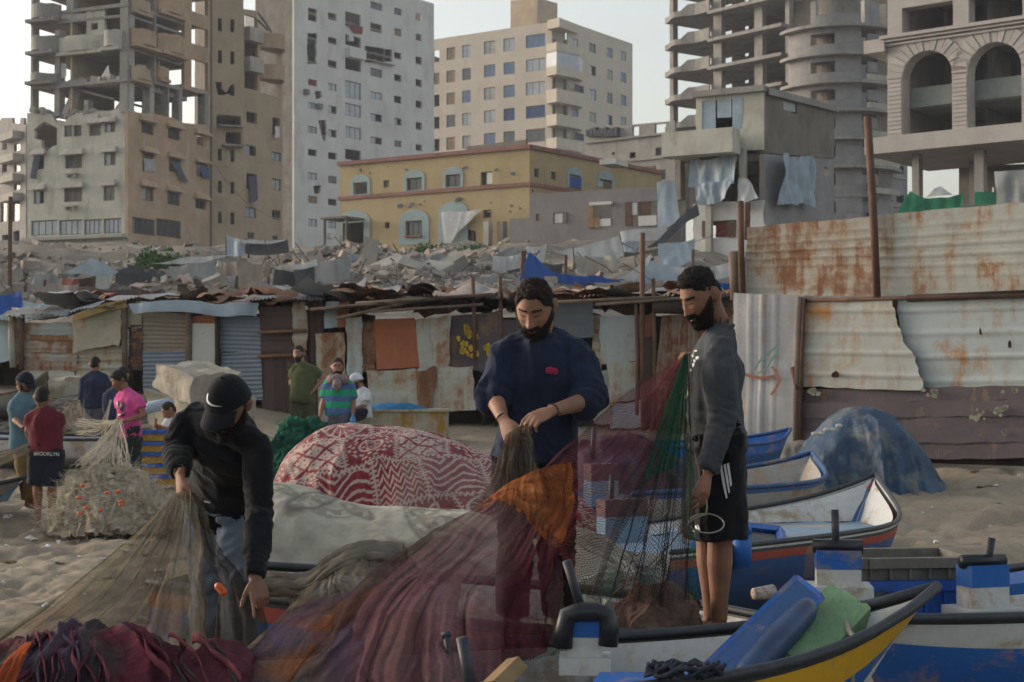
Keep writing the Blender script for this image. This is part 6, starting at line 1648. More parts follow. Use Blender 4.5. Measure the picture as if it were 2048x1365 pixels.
# ---- crates
C_BLUE = m_plain('crate_blue', (.02, .09, .38), .45, 0, .2, 12)
C_GREY = m_rough('crate_grey', (.16, .15, .13), .3, 8, .8)
C_YEL = m_plain('crate_yellow', (.42, .24, .03), .5, 0, .25, 12)
def crate(c, W, D, H, ang, body, rim, label, group, slats=True):
 rt_ = thing('crate', label, 'crate', tuple(c), group)
 M = Matrix.Rotation(ang, 3, 'Z')
 def bx(mb, x, y, z, sx, sy, sz): q = M @ Vector((x, y, 0)); mb.box((c.x + q.x, c.y + q.y, c.z + z), (sx, sy, sz), ang)
 mb = MB(); bx(mb, 0, 0, .01, W * .96, D * .96, .02); mb.build('floor', body, rt_)
 for sx in (-1, 1):
  mb = MB(); bx(mb, sx * (W / 2 - .012), 0, H * .5, .02, D - .05, H * .98); mb.build('end_panel', body, rt_)
  mb = MB(); bx(mb, 0, sx * (D / 2 - .012), H * .5, W, .02, H * .98); mb.build('side_panel', body, rt_)
  mb = MB(); bx(mb, sx * W * .5, 0, H - .02, .05, D + .05, .045); mb.build('rim', rim, rt_)
  mb = MB(); bx(mb, 0, sx * D * .5, H - .02, W - .06, .05, .045); mb.build('rim', rim, rt_)
  for k in range(6):
   mb = MB(); bx(mb, -W * .42 + W * .84 * k / 5, sx * (D / 2 + .004), H * .45, .014, .02, H * .8); mb.build('rib', rim if slats else body, rt_)
 return rt_
g = 'two plastic crates stacked on the bow of the blue and white boat'
c0 = P(1800, 1216, 7.35)
crate(c0, .54, .40, .15, .12, C_BLUE, C_BLUE, 'bright blue plastic crate under the grey crate on the right boat', g)
crate(c0 + Vector((.02, .02, .152)), .55, .41, .10, .12, C_GREY, C_GREY, 'weathered grey crate on top of the blue crate on the right boat', g)
mb = MB(); rn = random.Random(3)
for i in range(40):
 a = P(1745 + rn.uniform(-28, 28), 1200, 7.12); mb.tube([a, a + Vector((rn.uniform(-.03, .03), -.02, -rn.uniform(.03, .09)))], .002, 3)
tag(mb.build('net_scrap', m_plain('green_twine', (.02, .15, .08), .8), None, kind='stuff'), 'green net scraps hanging from the crates on the right boat', 'net scrap')
LBL = ['topmost of the blue and yellow crates stacked behind the man in black', 'second crate from the top of the blue and yellow stack', 'middle crate of the blue and yellow stack', 'fourth crate from the top of the blue and yellow stack', 'bottom crate of the blue and yellow stack on the sand']
for i in range(5):
 c = P(316, 968 - 20 * (4 - i), 19.6); c.z = float(gz(19.6)) + .04 + .137 * (4 - i)
 crate(c, .46, .34, .13, .1 + .05 * (i % 2), C_YEL, C_BLUE, LBL[i], 'stacked blue and yellow crates', False)
# ------------------------------------------------------------------ covered heaps
def mound(name, sil, Yc, df, db, mat, nx=140, nf=36, nb=16, zbase=0.0, rough=.02, folds=.0, seed=0.0, tintf=None, power=.75, wander=.0, fold_f=3.0, parent=None, hang=0.0):
 """heap seen against its photo outline; front falls towards the camera, back away from it"""
 su = np.array([s[0] for s in sil], float); sv = np.array([s[1] for s in sil], float)
 u = np.linspace(su[0], su[-1], nx)
 v = np.interp(u, su, sv)
 kk = max(1, nx // 60)
 v = np.convolve(np.pad(v, kk, mode='edge'), np.ones(2 * kk + 1) / (2 * kk + 1), 'valid')
 top = np.array([P(a, b, Yc) for a, b in zip(u, v)])
 h = np.maximum(top[:, 2] - zbase, .02)
 th = np.concatenate([np.linspace(-1, 0, nf), np.linspace(0, 1, nb)[1:]])
 T, H = np.meshgrid(th, h, indexing='ij')
 X = np.broadcast_to(top[:, 0], T.shape).copy()
 width = (h / h.max()) ** .5
 Wd = np.broadcast_to(width, T.shape)
 Y = Yc + np.where(T < 0, T * df, T * db) * Wd
 Z = zbase + H * np.cos(np.abs(T) * np.pi / 2) ** power
 if folds:
  f = fbm(X * fold_f + seed, T * 1.2 + seed, seed, 3)
  k = np.abs(T) ** .8
  Y = Y - folds * (1 - 2 * np.abs(f)) * k * np.sign(-T)
  X = X + folds * .5 * fbm(X * 4, T * 4, seed + 5, 2) * k
 n = fbm(X * 5 + seed, Y * 5, Z * 5, 4)
 Y -= rough * n; Z += rough * .6 * n * (np.abs(T) > .02)
 A = np.stack([X, Y, Z], -1)
 ds = np.sqrt((np.diff(A, axis=0) ** 2).sum(-1)); g = np.concatenate([np.zeros((1, nx)), np.cumsum(ds, 0)], 0)
 uv = np.stack([X, g], -1)
 col = tintf(X, g, A) if tintf else None
 return grid_obj(name, A, mat, parent, True, uv, col)
def carpet(a, b, A):
 a = a + .05 * fbm(a * 2, b * 2, 3.0, 2); b = b + .05 * fbm(a * 2, b * 2, 8.0, 2)
 a, b = a * .97 + b * .22, b * .97 - a * .22
 S_ = .37
 row = np.floor(b / S_); a2 = a + row * .17
 ci = np.floor(a2 / S_); p = (a2 / S_ - ci) * 2 - 1; q = (b / S_ - row) * 2 - 1
 kind = (np.abs(ci * 3 + row * 5).astype(int)) % 6
 r = np.hypot(p, q); ang = np.arctan2(q, p)
 tri = lambda x: np.abs((x % 1) - .5) * 2
 m0 = (np.abs(r - .72 - .07 * np.sign(np.sin(ang * 12))) < .05) | (np.abs(r - .42) < .05) | (np.abs(r - .22 - .08 * np.cos(6 * ang)) < .04)
 m1 = ((q * 3.2 + tri(p * 2.2) * 1.1) % 1) < .4
 m2 = (np.abs(r - .5 - .2 * np.cos(5 * ang)) < .07) | (r < .14) | ((np.abs(np.sin(p * 14)) < .3) & (np.abs(q) > .72))
 m3 = (np.abs(np.abs(p) - np.abs(q)) < .09) | (np.abs(np.abs(p) + np.abs(q) - .85) < .07) | ((tri(p * 4) < .3) & (tri(q * 4) < .3))
 m4 = (np.abs(((q - .35 * np.sin(p * 3.4)) * 2.6) % 1 - .5) < .17)
 m5 = ((r < .8) & (np.abs(np.sin(ang * 9)) < .35) & (r > .3)) | (np.abs(r - .86) < .05) | (r < .16)
 c = np.select([kind == 0, kind == 1, kind == 2, kind == 3, kind == 4], [m0, m1, m2, m3, m4], m5)
 edge = np.maximum(np.abs(p), np.abs(q)) > .88
 dash = (np.where(np.abs(p) > .88, q, p) * 6 % 1) < .5
 c = np.where(edge, dash | (np.maximum(np.abs(p), np.abs(q)) > .965), c)
 inv = kind == 3
 c = np.where(inv & ~edge, ~c, c)
 n = fbm(a * 60, b * 60, 1.0, 2)
 c = c.astype(float) * (.86 + .14 * n); c = np.clip(c, 0, 1)
 wear = smooth01(.1, .8, fbm(a * 3, b * 3, 5.0, 4))[..., None]
 red = np.array([.20, .028, .04]) * (1 + .3 * n)[..., None]; cream = np.array([.44, .36, .31])
 k = red * (1 - c[..., None]) + cream * c[..., None]
 return k * (1 - .25 * wear) + np.array([.3, .25, .22]) * .25 * wear
def blanket(a, b, A):
 base = np.array([.40, .37, .30]) * (1 + .14 * fbm(a * 2, b * 2, 1.0, 4))[..., None]
 br = np.array([.07, .05, .035])
 m = np.zeros_like(a)
 rn_ = np.random.default_rng(8)
 for i in range(46):
  ca, cb = rn_.uniform(a.min(), a.max()), rn_.uniform(.1, b.max() * .62); th = rn_.uniform(0, 3.1); ln, wd = rn_.uniform(.08, .24), rn_.uniform(.03, .075)
  da, db = a - ca, b - cb; x = (da * np.cos(th) + db * np.sin(th)) / ln; y = (-da * np.sin(th) + db * np.cos(th)) / wd
  r = np.sqrt(x * x + y * y)
  m = np.maximum(m, np.exp(-((r - 1) / .25) ** 2) * rn_.uniform(.4, .9)); m = np.maximum(m, (r < 1) * .45 * (fbm(a * 25, b * 25, i, 2) > -.1))
 sp = smooth01(.45, .8, fbm(a * 9, b * 9, 4.0, 3)) * smooth01(.5, .0, b) * .5
 k = base * (1 - m[..., None] * .95) + br * m[..., None] * .95
 return k * (1 - sp[..., None]) + np.array([.26, .15, .09]) * sp[..., None]
T_CARPET = m_tint('carpet_pile', .95, .5, 240, .35, .05, .2)
T_BLANK = m_tint('blanket_cloth', .95, .45, 220, .3, .05, .1, .004)
o = mound('carpet_heap', [(538, 1010), (545, 985), (552, 950), (570, 915), (595, 888), (625, 866), (655, 852), (700, 847), (760, 851), (830, 857), (870, 866), (930, 888), (985, 912), (1010, 930), (1050, 965), (1100, 985), (1150, 990), (1185, 1010), (1200, 1050)],
  11.0, .95, .8, T_CARPET, 480, 190, 20, .25, .016, .075, 2.0, carpet, .6)
tag(o, 'heap covered with a red and cream patterned carpet between the men', 'carpet heap')
o = mound('blanket_heap', [(505, 1010), (522, 985), (545, 967), (580, 966), (620, 976), (650, 988), (690, 1004), (740, 1012), (800, 1014), (860, 1017), (930, 1020), (1000, 1036), (1100, 1052), (1170, 1060), (1225, 1082), (1262, 1112), (1290, 1180)],
  9.2, .85, .6, T_BLANK, 400, 104, 18, .15, .02, .06, 5.0, blanket, .65, fold_f=2.2)
tag(o, 'long heap under a cream blanket with faded brown leaf drawings', 'blanket heap')
TARP_HEAP = m_cloth('tarp_heap_blue', (.045, .08, .135), .3, 1.2, 200, .08, 0, .55, (.24, .23, .19), .6, None, 0, 1.0)
o = mound('tarp_heap', [(1560, 1000), (1578, 960), (1592, 925), (1620, 878), (1655, 838), (1695, 815), (1735, 813), (1780, 829), (1820, 868), (1850, 915), (1868, 945), (1892, 970), (1900, 985)], 20.0, 1.1, 1.2, TARP_HEAP, 220, 70, 24, .12, .02, .10, 7.0, None, .6)
tag(o, 'high heap under a dusty blue tarp in front of the brown planks', 'tarp heap')
mb = MB()
for i in range(5):
 q = P(1630 + i * 12, 868 - i * 4 + (i % 2) * 4, 18.95); mb.ball(q, .035, 8, 5, 0, (1.3, .5, .8))
tag(mb.build('float', B_WHITE, None, True, kind='stuff'), 'small white floats showing on the dusty blue tarp heap', 'floats')
rn = random.Random(2)
mb = MB()
for i, (u, v) in enumerate([(640, 892), (1000, 905)]): pass
SANDH = None
o = mound('rag_heap', [(1540, 905), (1560, 890), (1600, 880), (1640, 885), (1660, 905)], 20.6, .5, .5, CONC_D, 40, 12, 8, .3, .05); tag(o, 'low grey heap left of the blue tarp heap', 'heap')
o = mound('net_heap', [(1140, 930), (1160, 890), (1200, 872), (1250, 866), (1290, 880), (1330, 905), (1370, 925)], 14.0, .8, .7, m_cloth('purple_net_heap', (.06, .05, .075), .4, 3, 120, .7, 0, .95, (.14, .05, .06), .5, None, 0, 1.0), 100, 30, 12, .35, .06, .1, 3.0); tag(o, 'purple net heap behind the fanned red net', 'net heap')
BLOCK = m_rough('beach_concrete', (.36, .325, .265), .22, 2, .95, .6, 14, .03, (.2, .17, .13), .5)
def lump(name, corners_front, depth, label, seed=0, amp=.05, n=10):
 """rough block: front face from 4 points, going back by depth"""
 f = [np.array(p) for p in corners_front]; bk_ = [p + np.array(depth) for p in f]
 mb = MB(); t = np.linspace(0, 1, n)
 uu, vv = np.meshgrid(t, t)
 for q in ((f[0], f[1], f[2], f[3]), (bk_[0], bk_[1], bk_[2], bk_[3]), (f[0], f[1], bk_[1], bk_[0]), (f[3], f[2], bk_[2], bk_[3]), (f[0], f[3], bk_[3], bk_[0]), (f[1], f[2], bk_[2], bk_[1])):
  A = quadmap(list(q), uu, vv)
  A = A + amp * np.stack([fbm(A[..., 0] * 4 + seed, A[..., 1] * 4, A[..., 2] * 4 + k, 3) for k in (0, 30, 60)], -1)
  mb.grid(A)
 return tag(mb.build(name, BLOCK, None, True), label, 'concrete block')
Yk = 23
lump('concrete_block', [P(305, 728, Yk), P(384, 752, Yk - .8), P(384, 808, Yk - .8), P(308, 778, Yk)], (.5, 1.2, .04), 'upper pale concrete block with a flat top behind the man in the black cap', 1)
lump('concrete_block', [P(292, 785, Yk), P(400, 800, Yk - .6), P(400, 862, Yk - .6), P(292, 850, Yk)], (.6, 1.3, .0), 'lower concrete block carrying the flat-topped one', 2)
lump('concrete_block', [P(96, 758, 25), P(166, 757, 25), P(168, 790, 25), P(95, 794, 25)], (0, .8, 0), 'long low concrete block on the bank beside the man in navy', 3)
lump('concrete_block', [P(380, 742, 23.8), P(436, 752, 23.8), P(440, 806, 23.8), P(382, 806, 23.8)], (.2, 1.0, .0), 'small concrete block in front of the white door', 4)
fb = Face(0, 24.2, 2048, 24.2, 800)
rt = thing('bench_box', 'long rusty yellow-stained box used as a bench below the white sheets', 'bench', tuple(fb.at(800, 872)))
mb = MB(); fb.box(mb, 706, 824, 894, 880, 0, -.02); mb.build('front_panel', m_paint('bench_paint', (.40, .37, .27), .62, .7, 1.5, (.25, .14, .03), dirt=.4), rt)
mb = MB(); fb.box(mb, 704, 819, 897, 824, .04, -.7); mb.build('lid', SH_CREAM, rt)
mb = MB(); fb.box(mb, 889, 824.5, 894, 880, -.021, -.68); mb.build('end_panel', SH_CREAM, rt)
mb = MB(); fb.box(mb, 706, 824.5, 711, 880, -.021, -.68); mb.build('end_panel', SH_CREAM, rt)
o = mound('cloth_pile', [(720, 822), (740, 812), (780, 806), (820, 808), (848, 814), (856, 822)], 24.5, .25, .25, m_cloth('blue_cloth', (.03, .15, .3), .3, 3, 120, .5, 0, .9, None, 0, None, 0, 1.0), 60, 12, 8, fb.at(780, 820)[2], .03); tag(o, 'crumpled blue cloth lying on the rusty bench box', 'cloth')
mb = MB(); mb.tube([P(286, 825, 21), P(300, 815, 21), P(338, 808, 21), P(346, 810, 21)], [.05, .08, .08, .05], 10); tag(mb.build('canvas_roll', TARP_PB, None, True), 'rolled pale blue canvas beside the pink-shirted boy', 'canvas roll')
rn = random.Random(14)
CUP = m_plain('litter_white', (.6, .6, .58), .6)
rt = thing('plastic_cup', 'white plastic cup lying on the sand at the right edge', 'cup', tuple(PZ(2022, 975, .05)))
p = PZ(2020, 976, .05); mb = MB(); mb.tube([p + Vector((-.05, 0, .04)), p + Vector((.05, 0, .05))], [.04, .055], 12); mb.build('cup_wall', CUP, rt, True)
mb = MB(); mb.tube([p + Vector((.05, 0, .05)), p + Vector((.056, 0, .05))], .06, 12, cap=False); mb.build('cup_rim', CUP, rt, True)
mb = MB()
spots = [(1918, 972), (1800, 985), (1785, 988), (1840, 1010), (1860, 950), (2040, 1002), (1960, 1028), (232, 1045), (245, 1048), (20, 1085), (60, 1075), (95, 1090), (40, 1130), (140, 1060), (66, 1068), (62, 1050), (1740, 1120), (1790, 1140), (1830, 1100), (1980, 1060), (1900, 1130)]
for i, (u, v) in enumerate(spots + [(rn.uniform(1600, 2048), rn.uniform(930, 1110)) for _ in range(30)] + [(rn.uniform(0, 330), rn.uniform(1030, 1230)) for _ in range(30)]):
 p = PZ(u, v, .0); p.z = float(ground_z(np.array(p.x), np.array(p.y))) + .012; r = rn.uniform(.015, .04) * (1.4 if i < 12 else .7)
 mb.ball(p, r, 6, 4, 0, (1.3, 1, .6), .7, i)
tag(mb.build('litter', CUP, None, kind='stuff'), 'scraps of white litter scattered over the sand', 'litter')
mb = MB()
for i in range(16):
 u, v = (rn.uniform(0, 300), rn.uniform(1060, 1200)) if i % 2 else (rn.uniform(1640, 2048), rn.uniform(950, 1110)); p = PZ(u, v, 0); p.z = float(ground_z(np.array(p.x), np.array(p.y))) + .01
 mb.ball(p, rn.uniform(.02, .06), 6, 4, 0, (1.6, 1, .4), .8, i)
tag(mb.build('debris', m_rough('driftwood', (.16, .12, .06), .4, 6), None, kind='stuff'), 'brown scraps and twigs scattered over the sand', 'debris')
mb = MB()
for i in range(160):
 u = rn.uniform(-20, 300); Y = rn.uniform(23, 27.5); x = (u - 1024) / FPX * Y; z = float(ground_z(np.array(x), np.array(Y))); r = rn.uniform(.04, .2)
 mb.ball((x, Y, z), r, 7, 5, 0, (1.5, 1, .6), .7, i)
tag(mb.build('stones', CONC_D, None, kind='stuff'), 'dark stones and clods on the bank under the left sheds', 'stones')
# ------------------------------------------------------------------ people
def m_skin(name, col):
 t = NT(name)
 c = t.coord(rnd=False)
 n1 = t.noise(c, 9, 5, .6); n2 = t.noise(c, 160, 3, .6)
 k = t.mix(t.ramp(n1, .3, .7), sc(col, .68), (col[0] * 1.22, col[1] * 1.03, col[2] * .95))
 k = t.mix(t.ramp(n2, .4, .7, 0, .18), k, sc(col, .5))
 return t.done(t.bsdf(k, .55, 0, t.bump(t.math('ADD', n2, n1), .35, .004), .3, 0, .05))
SKIN = m_skin('skin_tan', (.29, .165, .112))
SKIN_D = m_skin('skin_brown', (.235, .128, .083))
LIP = m_plain('lips', (.19, .075, .06), .5, 0, .1, 60)
NAIL = m_plain('nail', (.42, .28, .23), .35, 0, .1, 60)
def m_hair(name, col, sc_=260):
 t = NT(name)
 c = t.coord(rnd=False)
 n = t.noise(c, sc_, 4, .7, .6); n2 = t.noise(c, 55, 3, .6, 1.0)
 k = t.mix(t.ramp(n, .3, .75), sc(col, .35), sc(col, 2.0))
 return t.done(t.bsdf(k, .75, 0, t.bump(t.math('ADD', n, n2), .9, .006), .25))
HAIR = m_hair('hair_black', (.016, .013, .011))
HAIR_B = m_hair('hair_dark_brown', (.024, .017, .013))
def cloth_fine(name, col, var=.22, **k): return m_cloth(name, col, var, 5, 700, .35, k.pop('sheen', .08), .95, **k)
C_BLACK = cloth_fine('shirt_black', (.010, .011, .014), .3)
C_NAVY = cloth_fine('sweatshirt_navy', (.017, .025, .052), .25)
C_CHAR = cloth_fine('sweatshirt_charcoal', (.055, .06, .068), .25)
C_SHORT = cloth_fine('shorts_black', (.009, .009, .011), .25)
C_GREYT = cloth_fine('trousers_grey', (.12, .145, .19), .2)
WHITE_P = m_plain('print_white', (.6, .6, .6), .7, 0, .15, 60)
YEL_P = m_plain('print_yellow', (.45, .4, .02), .7, 0, .15, 60)
def gss(x, m, s): return np.exp(-((x - m) / s) ** 2)
def head_shape(nth, nph, closed_eyes=True):
 """parametric head in its own frame: x right, y forward, z up (metres); returns points, polar z-angle and azimuth grids"""
 th = np.linspace(0.0, np.pi, nth)[:, None]; ph = np.linspace(0, 2 * np.pi, nph + 1)[None, :-1]
 TH, PH = np.broadcast_arrays(th, ph)
 sx = np.sin(TH) ** .86
 x = sx * np.sin(PH); y = sx * np.cos(PH); z = np.cos(TH) * np.ones_like(PH)
 X, Y, Z = x * .0765, y * .0965, z * .118
 low = np.clip(-z, 0, 1)
 X = X * (1 - .30 * low ** 1.5)
 Y = np.where(y > 0, Y * (1 - .06 * (1 - low)), Y * (1 + .04 * np.clip(z, 0, 1) - .34 * low ** 1.3)) + .012 * low * (y > -.4)
 X = X * (1 - .06 * np.clip(z - .2, 0, 1) * (y > 0))
 f = np.clip(y, 0, 1) ** .5
 Xa = np.abs(X)
 d = np.zeros_like(X)
 d += .0045 * gss(Z, .033, .010) * gss(Xa, .025, .022)
 d -= .0105 * gss(Z, .016, .013) * gss(Xa, .031, .016)
 d += .0060 * gss(Z, .013, .0085) * gss(Xa, .031, .0125)
 d += .0050 * gss(Z, -.012, .016) * gss(Xa, .046, .016)
 zz = np.clip((.022 - Z) / .062, 0, 1)
 prof = np.where((Z < .024) & (Z > -.044), .004 + .021 * zz ** 1.2, 0) * smooth01(-.0465, -.038, Z) * smooth01(.03, .012, Z)
 wd = .0075 + .0075 * zz ** 2
 d += prof * gss(Xa, 0, wd)
 d += .007 * gss(Z, -.033, .008) * gss(Xa, .0125, .0065)
 d += .0055 * gss(Z, -.0565, .0055) * gss(Xa, 0, .019) + .0065 * gss(Z, -.0695, .006) * gss(Xa, 0, .017)
 d -= .0045 * gss(Z, -.0628, .0026) * gss(Xa, 0, .022)
 d -= .0045 * gss(Z, -.081, .007) * gss(Xa, 0, .02)
 d += .009 * gss(Z, -.1, .014) * gss(Xa, 0, .024)
 Y = Y + d * f
 return np.stack([X, Y, Z], -1), TH, PH
HEAD_LO, HEAD_HI = head_shape(40, 48), head_shape(170, 220)
def to_world(A, c, M, k=1.0):
 return A @ (np.array(M).T * k) + np.array(c)
def frame(fwd, up):
 f = Vector(fwd).normalized(); u = Vector(up); u = (u - f * u.dot(f)).normalized(); r = f.cross(u)
 return Matrix((r, f, u)).transposed()
def shell(name, H, c, M, k, mask, thick, mat, parent, texture=.0, tscale=60, seed=0.0, strands=0):
 """hair, beard or brow grown from the head surface where mask > 0"""
 A, TH, PH = H
 m = np.clip(mask, 0, 1)
 dv = A / np.linalg.norm(A, axis=-1, keepdims=True)
 n = fbm(A[..., 0] * tscale + seed, A[..., 1] * tscale, A[..., 2] * tscale, 3)
 t = -.003 + (thick + .003) * m ** .6 + texture * n * m
 B = A + dv * t[..., None]
 W = to_world(B, c, M, k)
 nv, nu = m.shape
 mb = MB()
 keep = m > .02
 idx = -np.ones((nv, nu), int)
 off = np.array(off_of(parent))
 V, F = [], []
 face = [(j, i) for j in range(nv - 1) for i in range(nu) if (keep[j, i] or keep[j + 1, i] or keep[j, (i + 1) % nu] or keep[j + 1, (i + 1) % nu])]
 for j, i in face:
  i2 = (i + 1) % nu; q = []
  for (a, b) in ((j, i), (j, i2), (j + 1, i2), (j + 1, i)):
   if idx[a, b] < 0: idx[a, b] = len(V); V.append(W[a, b])
   q.append(int(idx[a, b]))
  F.append(tuple(q))
 mb.add(V, F)
 ob_ = mb.build(name, mat, parent, True)
 if strands:
  no = get_no(ob_.data); rn_ = random.Random(len(V)); ms = MB(); dn = Vector(M.col[2]) * -1
  for i in range(strands):
   q = rn_.randrange(len(V)); p = Vector(V[q]); n_ = Vector(no[q])
   if n_.dot(p - Vector(c)) < 0: n_ = -n_
   t_ = (n_ * rn_.uniform(.25, 1) + dn * rn_.uniform(.0, .8) + Vector((rn_.gauss(0, .4), rn_.gauss(0, .4), rn_.gauss(0, .4)))).normalized()
   L_ = rn_.uniform(.004, .011) * k
   ms.tube([p - n_ * .001, p + t_ * L_ * .6, p + t_ * L_ + dn * .001], [.0008, .0006, .0002], 3, cap=False)
  ms.build('hair_strand', mat, ob_, kind='stuff')
 return ob_
def hand(mb, wrist, d, palm, thumb_side, curl=(40, 45, 50, 55), spread=8, k=1.0, thumb=(35, 20), n=9, scale_f=1.0):
 """palm and five fingers. d: direction of the palm from the wrist, palm: the way the palm faces, thumb_side: the way to the thumb"""
 d = Vector(d).normalized(); pn = Vector(palm); pn = (pn - d * pn.dot(d)).normalized(); ts = d.cross(pn)
 if ts.dot(Vector(thumb_side)) < 0: ts = -ts
 W = Vector(wrist)
 L = .092 * k
 mb.tube([W - d * .035 * k, W + d * .005 * k, W + d * .03 * k, W + d * .065 * k, W + d * L], [(.026 * k, .020 * k), (.027 * k, .0185 * k), (.035 * k, .0175 * k), (.041 * k, .016 * k), (.040 * k, .013 * k)], n + 5, up=ts)
 tips = []
 for i, (ln, o) in enumerate(((.074, .030), (.083, .0105), (.077, -.009), (.060, -.028))):
  a = R(spread * (1.5 - i) * .5)
  base = W + d * (L * (1 - .05 * (i == 3) - .02 * (i == 0))) + ts * o * k
  dd = (d * math.cos(a) + ts * math.sin(a)).normalized()
  p, c = base - dd * .02 * k, 0.0
  pts = [p, base]; rad = [.0095 * k, .0098 * k]
  for frac, cm in ((.46, .75), (.31, 1.0), (.23, .7)):
   c += R(curl[i]) * cm
   q = (dd * math.cos(c) + pn * math.sin(c))
   pts.append(pts[-1] + q * ln * frac * k * scale_f); rad.append(.0088 * k - .0007 * k * len(pts) * .5)
  tipdir = (pts[-1] - pts[-2]).normalized()
  pts.append(pts[-1] + tipdir * .005 * k); rad.append(.004 * k)
  mb.tube(pts, rad, n)
  tips.append((pts[-2], tipdir))
 a1, a2 = R(thumb[0]), R(thumb[1])
 b = W + d * .022 * k + ts * .022 * k
 t1 = (d * math.cos(a1) + ts * math.sin(a1) + pn * .25).normalized()
 t2 = (d * math.cos(a1 - a2) + ts * math.sin(a1 - a2) + pn * .45).normalized()
 m = b + t1 * .042 * k
 e = m + t2 * .03 * k; e2 = e + t2 * .024 * k
 mb.tube([b - t1 * .01 * k, b + t1 * .015 * k, m, e, e2, e2 + t2 * .004 * k], [.013 * k, .0145 * k, .0115 * k, .0105 * k, .0085 * k, .004 * k], n)
 tips.append((e2, t2))
 return tips, pn
def lerp(a, b, t): return a + (b - a) * t
def vnorm(v): return Vector(v).normalized()
def wrinkle(ob, amp, joints=(), f=7.0, seed=0.0, zstretch=.45):
 """cloth folds: broad soft folds plus compression folds round the joints [(point, axis, radius, pitch, amp)]"""
 me = ob.data; co = get_co(me) + np.array(off_of(ob.parent)); no = get_no(me)
 n = fbm(co[:, 0] * f + seed, co[:, 1] * f, co[:, 2] * f * zstretch, 3)
 d = amp * (1 - 2.4 * np.abs(n) ** .75) * .8 + amp * .4 * fbm(co[:, 0] * f * 2.3, co[:, 1] * f * 2.3, co[:, 2] * f * 1.6 + seed, 3)
 for (p, ax, r, pitch, a) in joints:
  p = np.array(p); ax = np.array(Vector(ax).normalized()); q = co - p
  s = q @ ax; w_ = np.exp(-(np.linalg.norm(q, axis=1) / r) ** 2)
  ph = s / pitch + .8 * fbm(co[:, 0] * 9 + seed, co[:, 1] * 9, co[:, 2] * 9, 2)
  d += a * w_ * np.sin(2 * np.pi * ph)
 set_co(me, co + no * d[:, None] - np.array(off_of(ob.parent)))
def torso_rings(J, lat, extra=0.0, girth=1.0, lo=None, bel=0.0, hem=1.0, top_w=1.0):
 hipC = (J['hipL'] + J['hipR']) / 2; shC = (J['shL'] + J['shR']) / 2
 nk = J['neck']
 sw = (J['shL'] - J['shR']).length / 2
 up = (shC - hipC).normalized()
 mid = lerp(hipC, shC, .5) + J.get('bend', Vector((0, 0, 0)))
 pts, rad = [], []
 g = girth
 if lo is not None:
  pts.append(hipC - up * lo); rad.append(((.165 * hem + extra) * g, (.118 * hem + extra) * g))
 pts += [hipC, lerp(hipC, mid, .5), mid, lerp(mid, shC, .5), lerp(mid, shC, .82), shC + up * .012, lerp(shC, nk, .8)]
 rad += [((.165 + extra) * g, (.112 + extra + bel) * g), ((.152 + extra) * g, (.106 + extra + bel) * g), ((.158 + extra) * g, (.108 + extra + bel * .7) * g), ((.168 + extra) * g, (.116 + extra) * g), ((sw * .96 * top_w + extra * .6), (.108 + extra) * g), ((sw * .86 * top_w + extra * .4), (.082 + extra * .6) * g), (.066 + extra, .066 + extra * .5)]
 return pts, rad
def tuck(inner, outer, gap=.010, reach=.04):
 """draw an inner surface back under the garment that covers it"""
 from mathutils.bvhtree import BVHTree
 me = outer.data; co = get_co(me)
 bv = BVHTree.FromPolygons([tuple(p) for p in co], [tuple(p.vertices) for p in me.polygons])
 a = get_co(inner.data); n = get_no(inner.data)
 lo, hi = co.min(0) - .02, co.max(0) + .02
 for i in np.nonzero(((a > lo) & (a < hi)).all(1))[0]:
  loc, nor, _, d = bv.find_nearest(Vector(a[i]), reach)
  if loc is None: continue
  s_ = (Vector(a[i]) - loc).dot(nor)
  if s_ > -gap and nor.dot(Vector(n[i])) > .35:
   a[i] -= np.array(nor) * (gap + s_)
 set_co(inner.data, a)
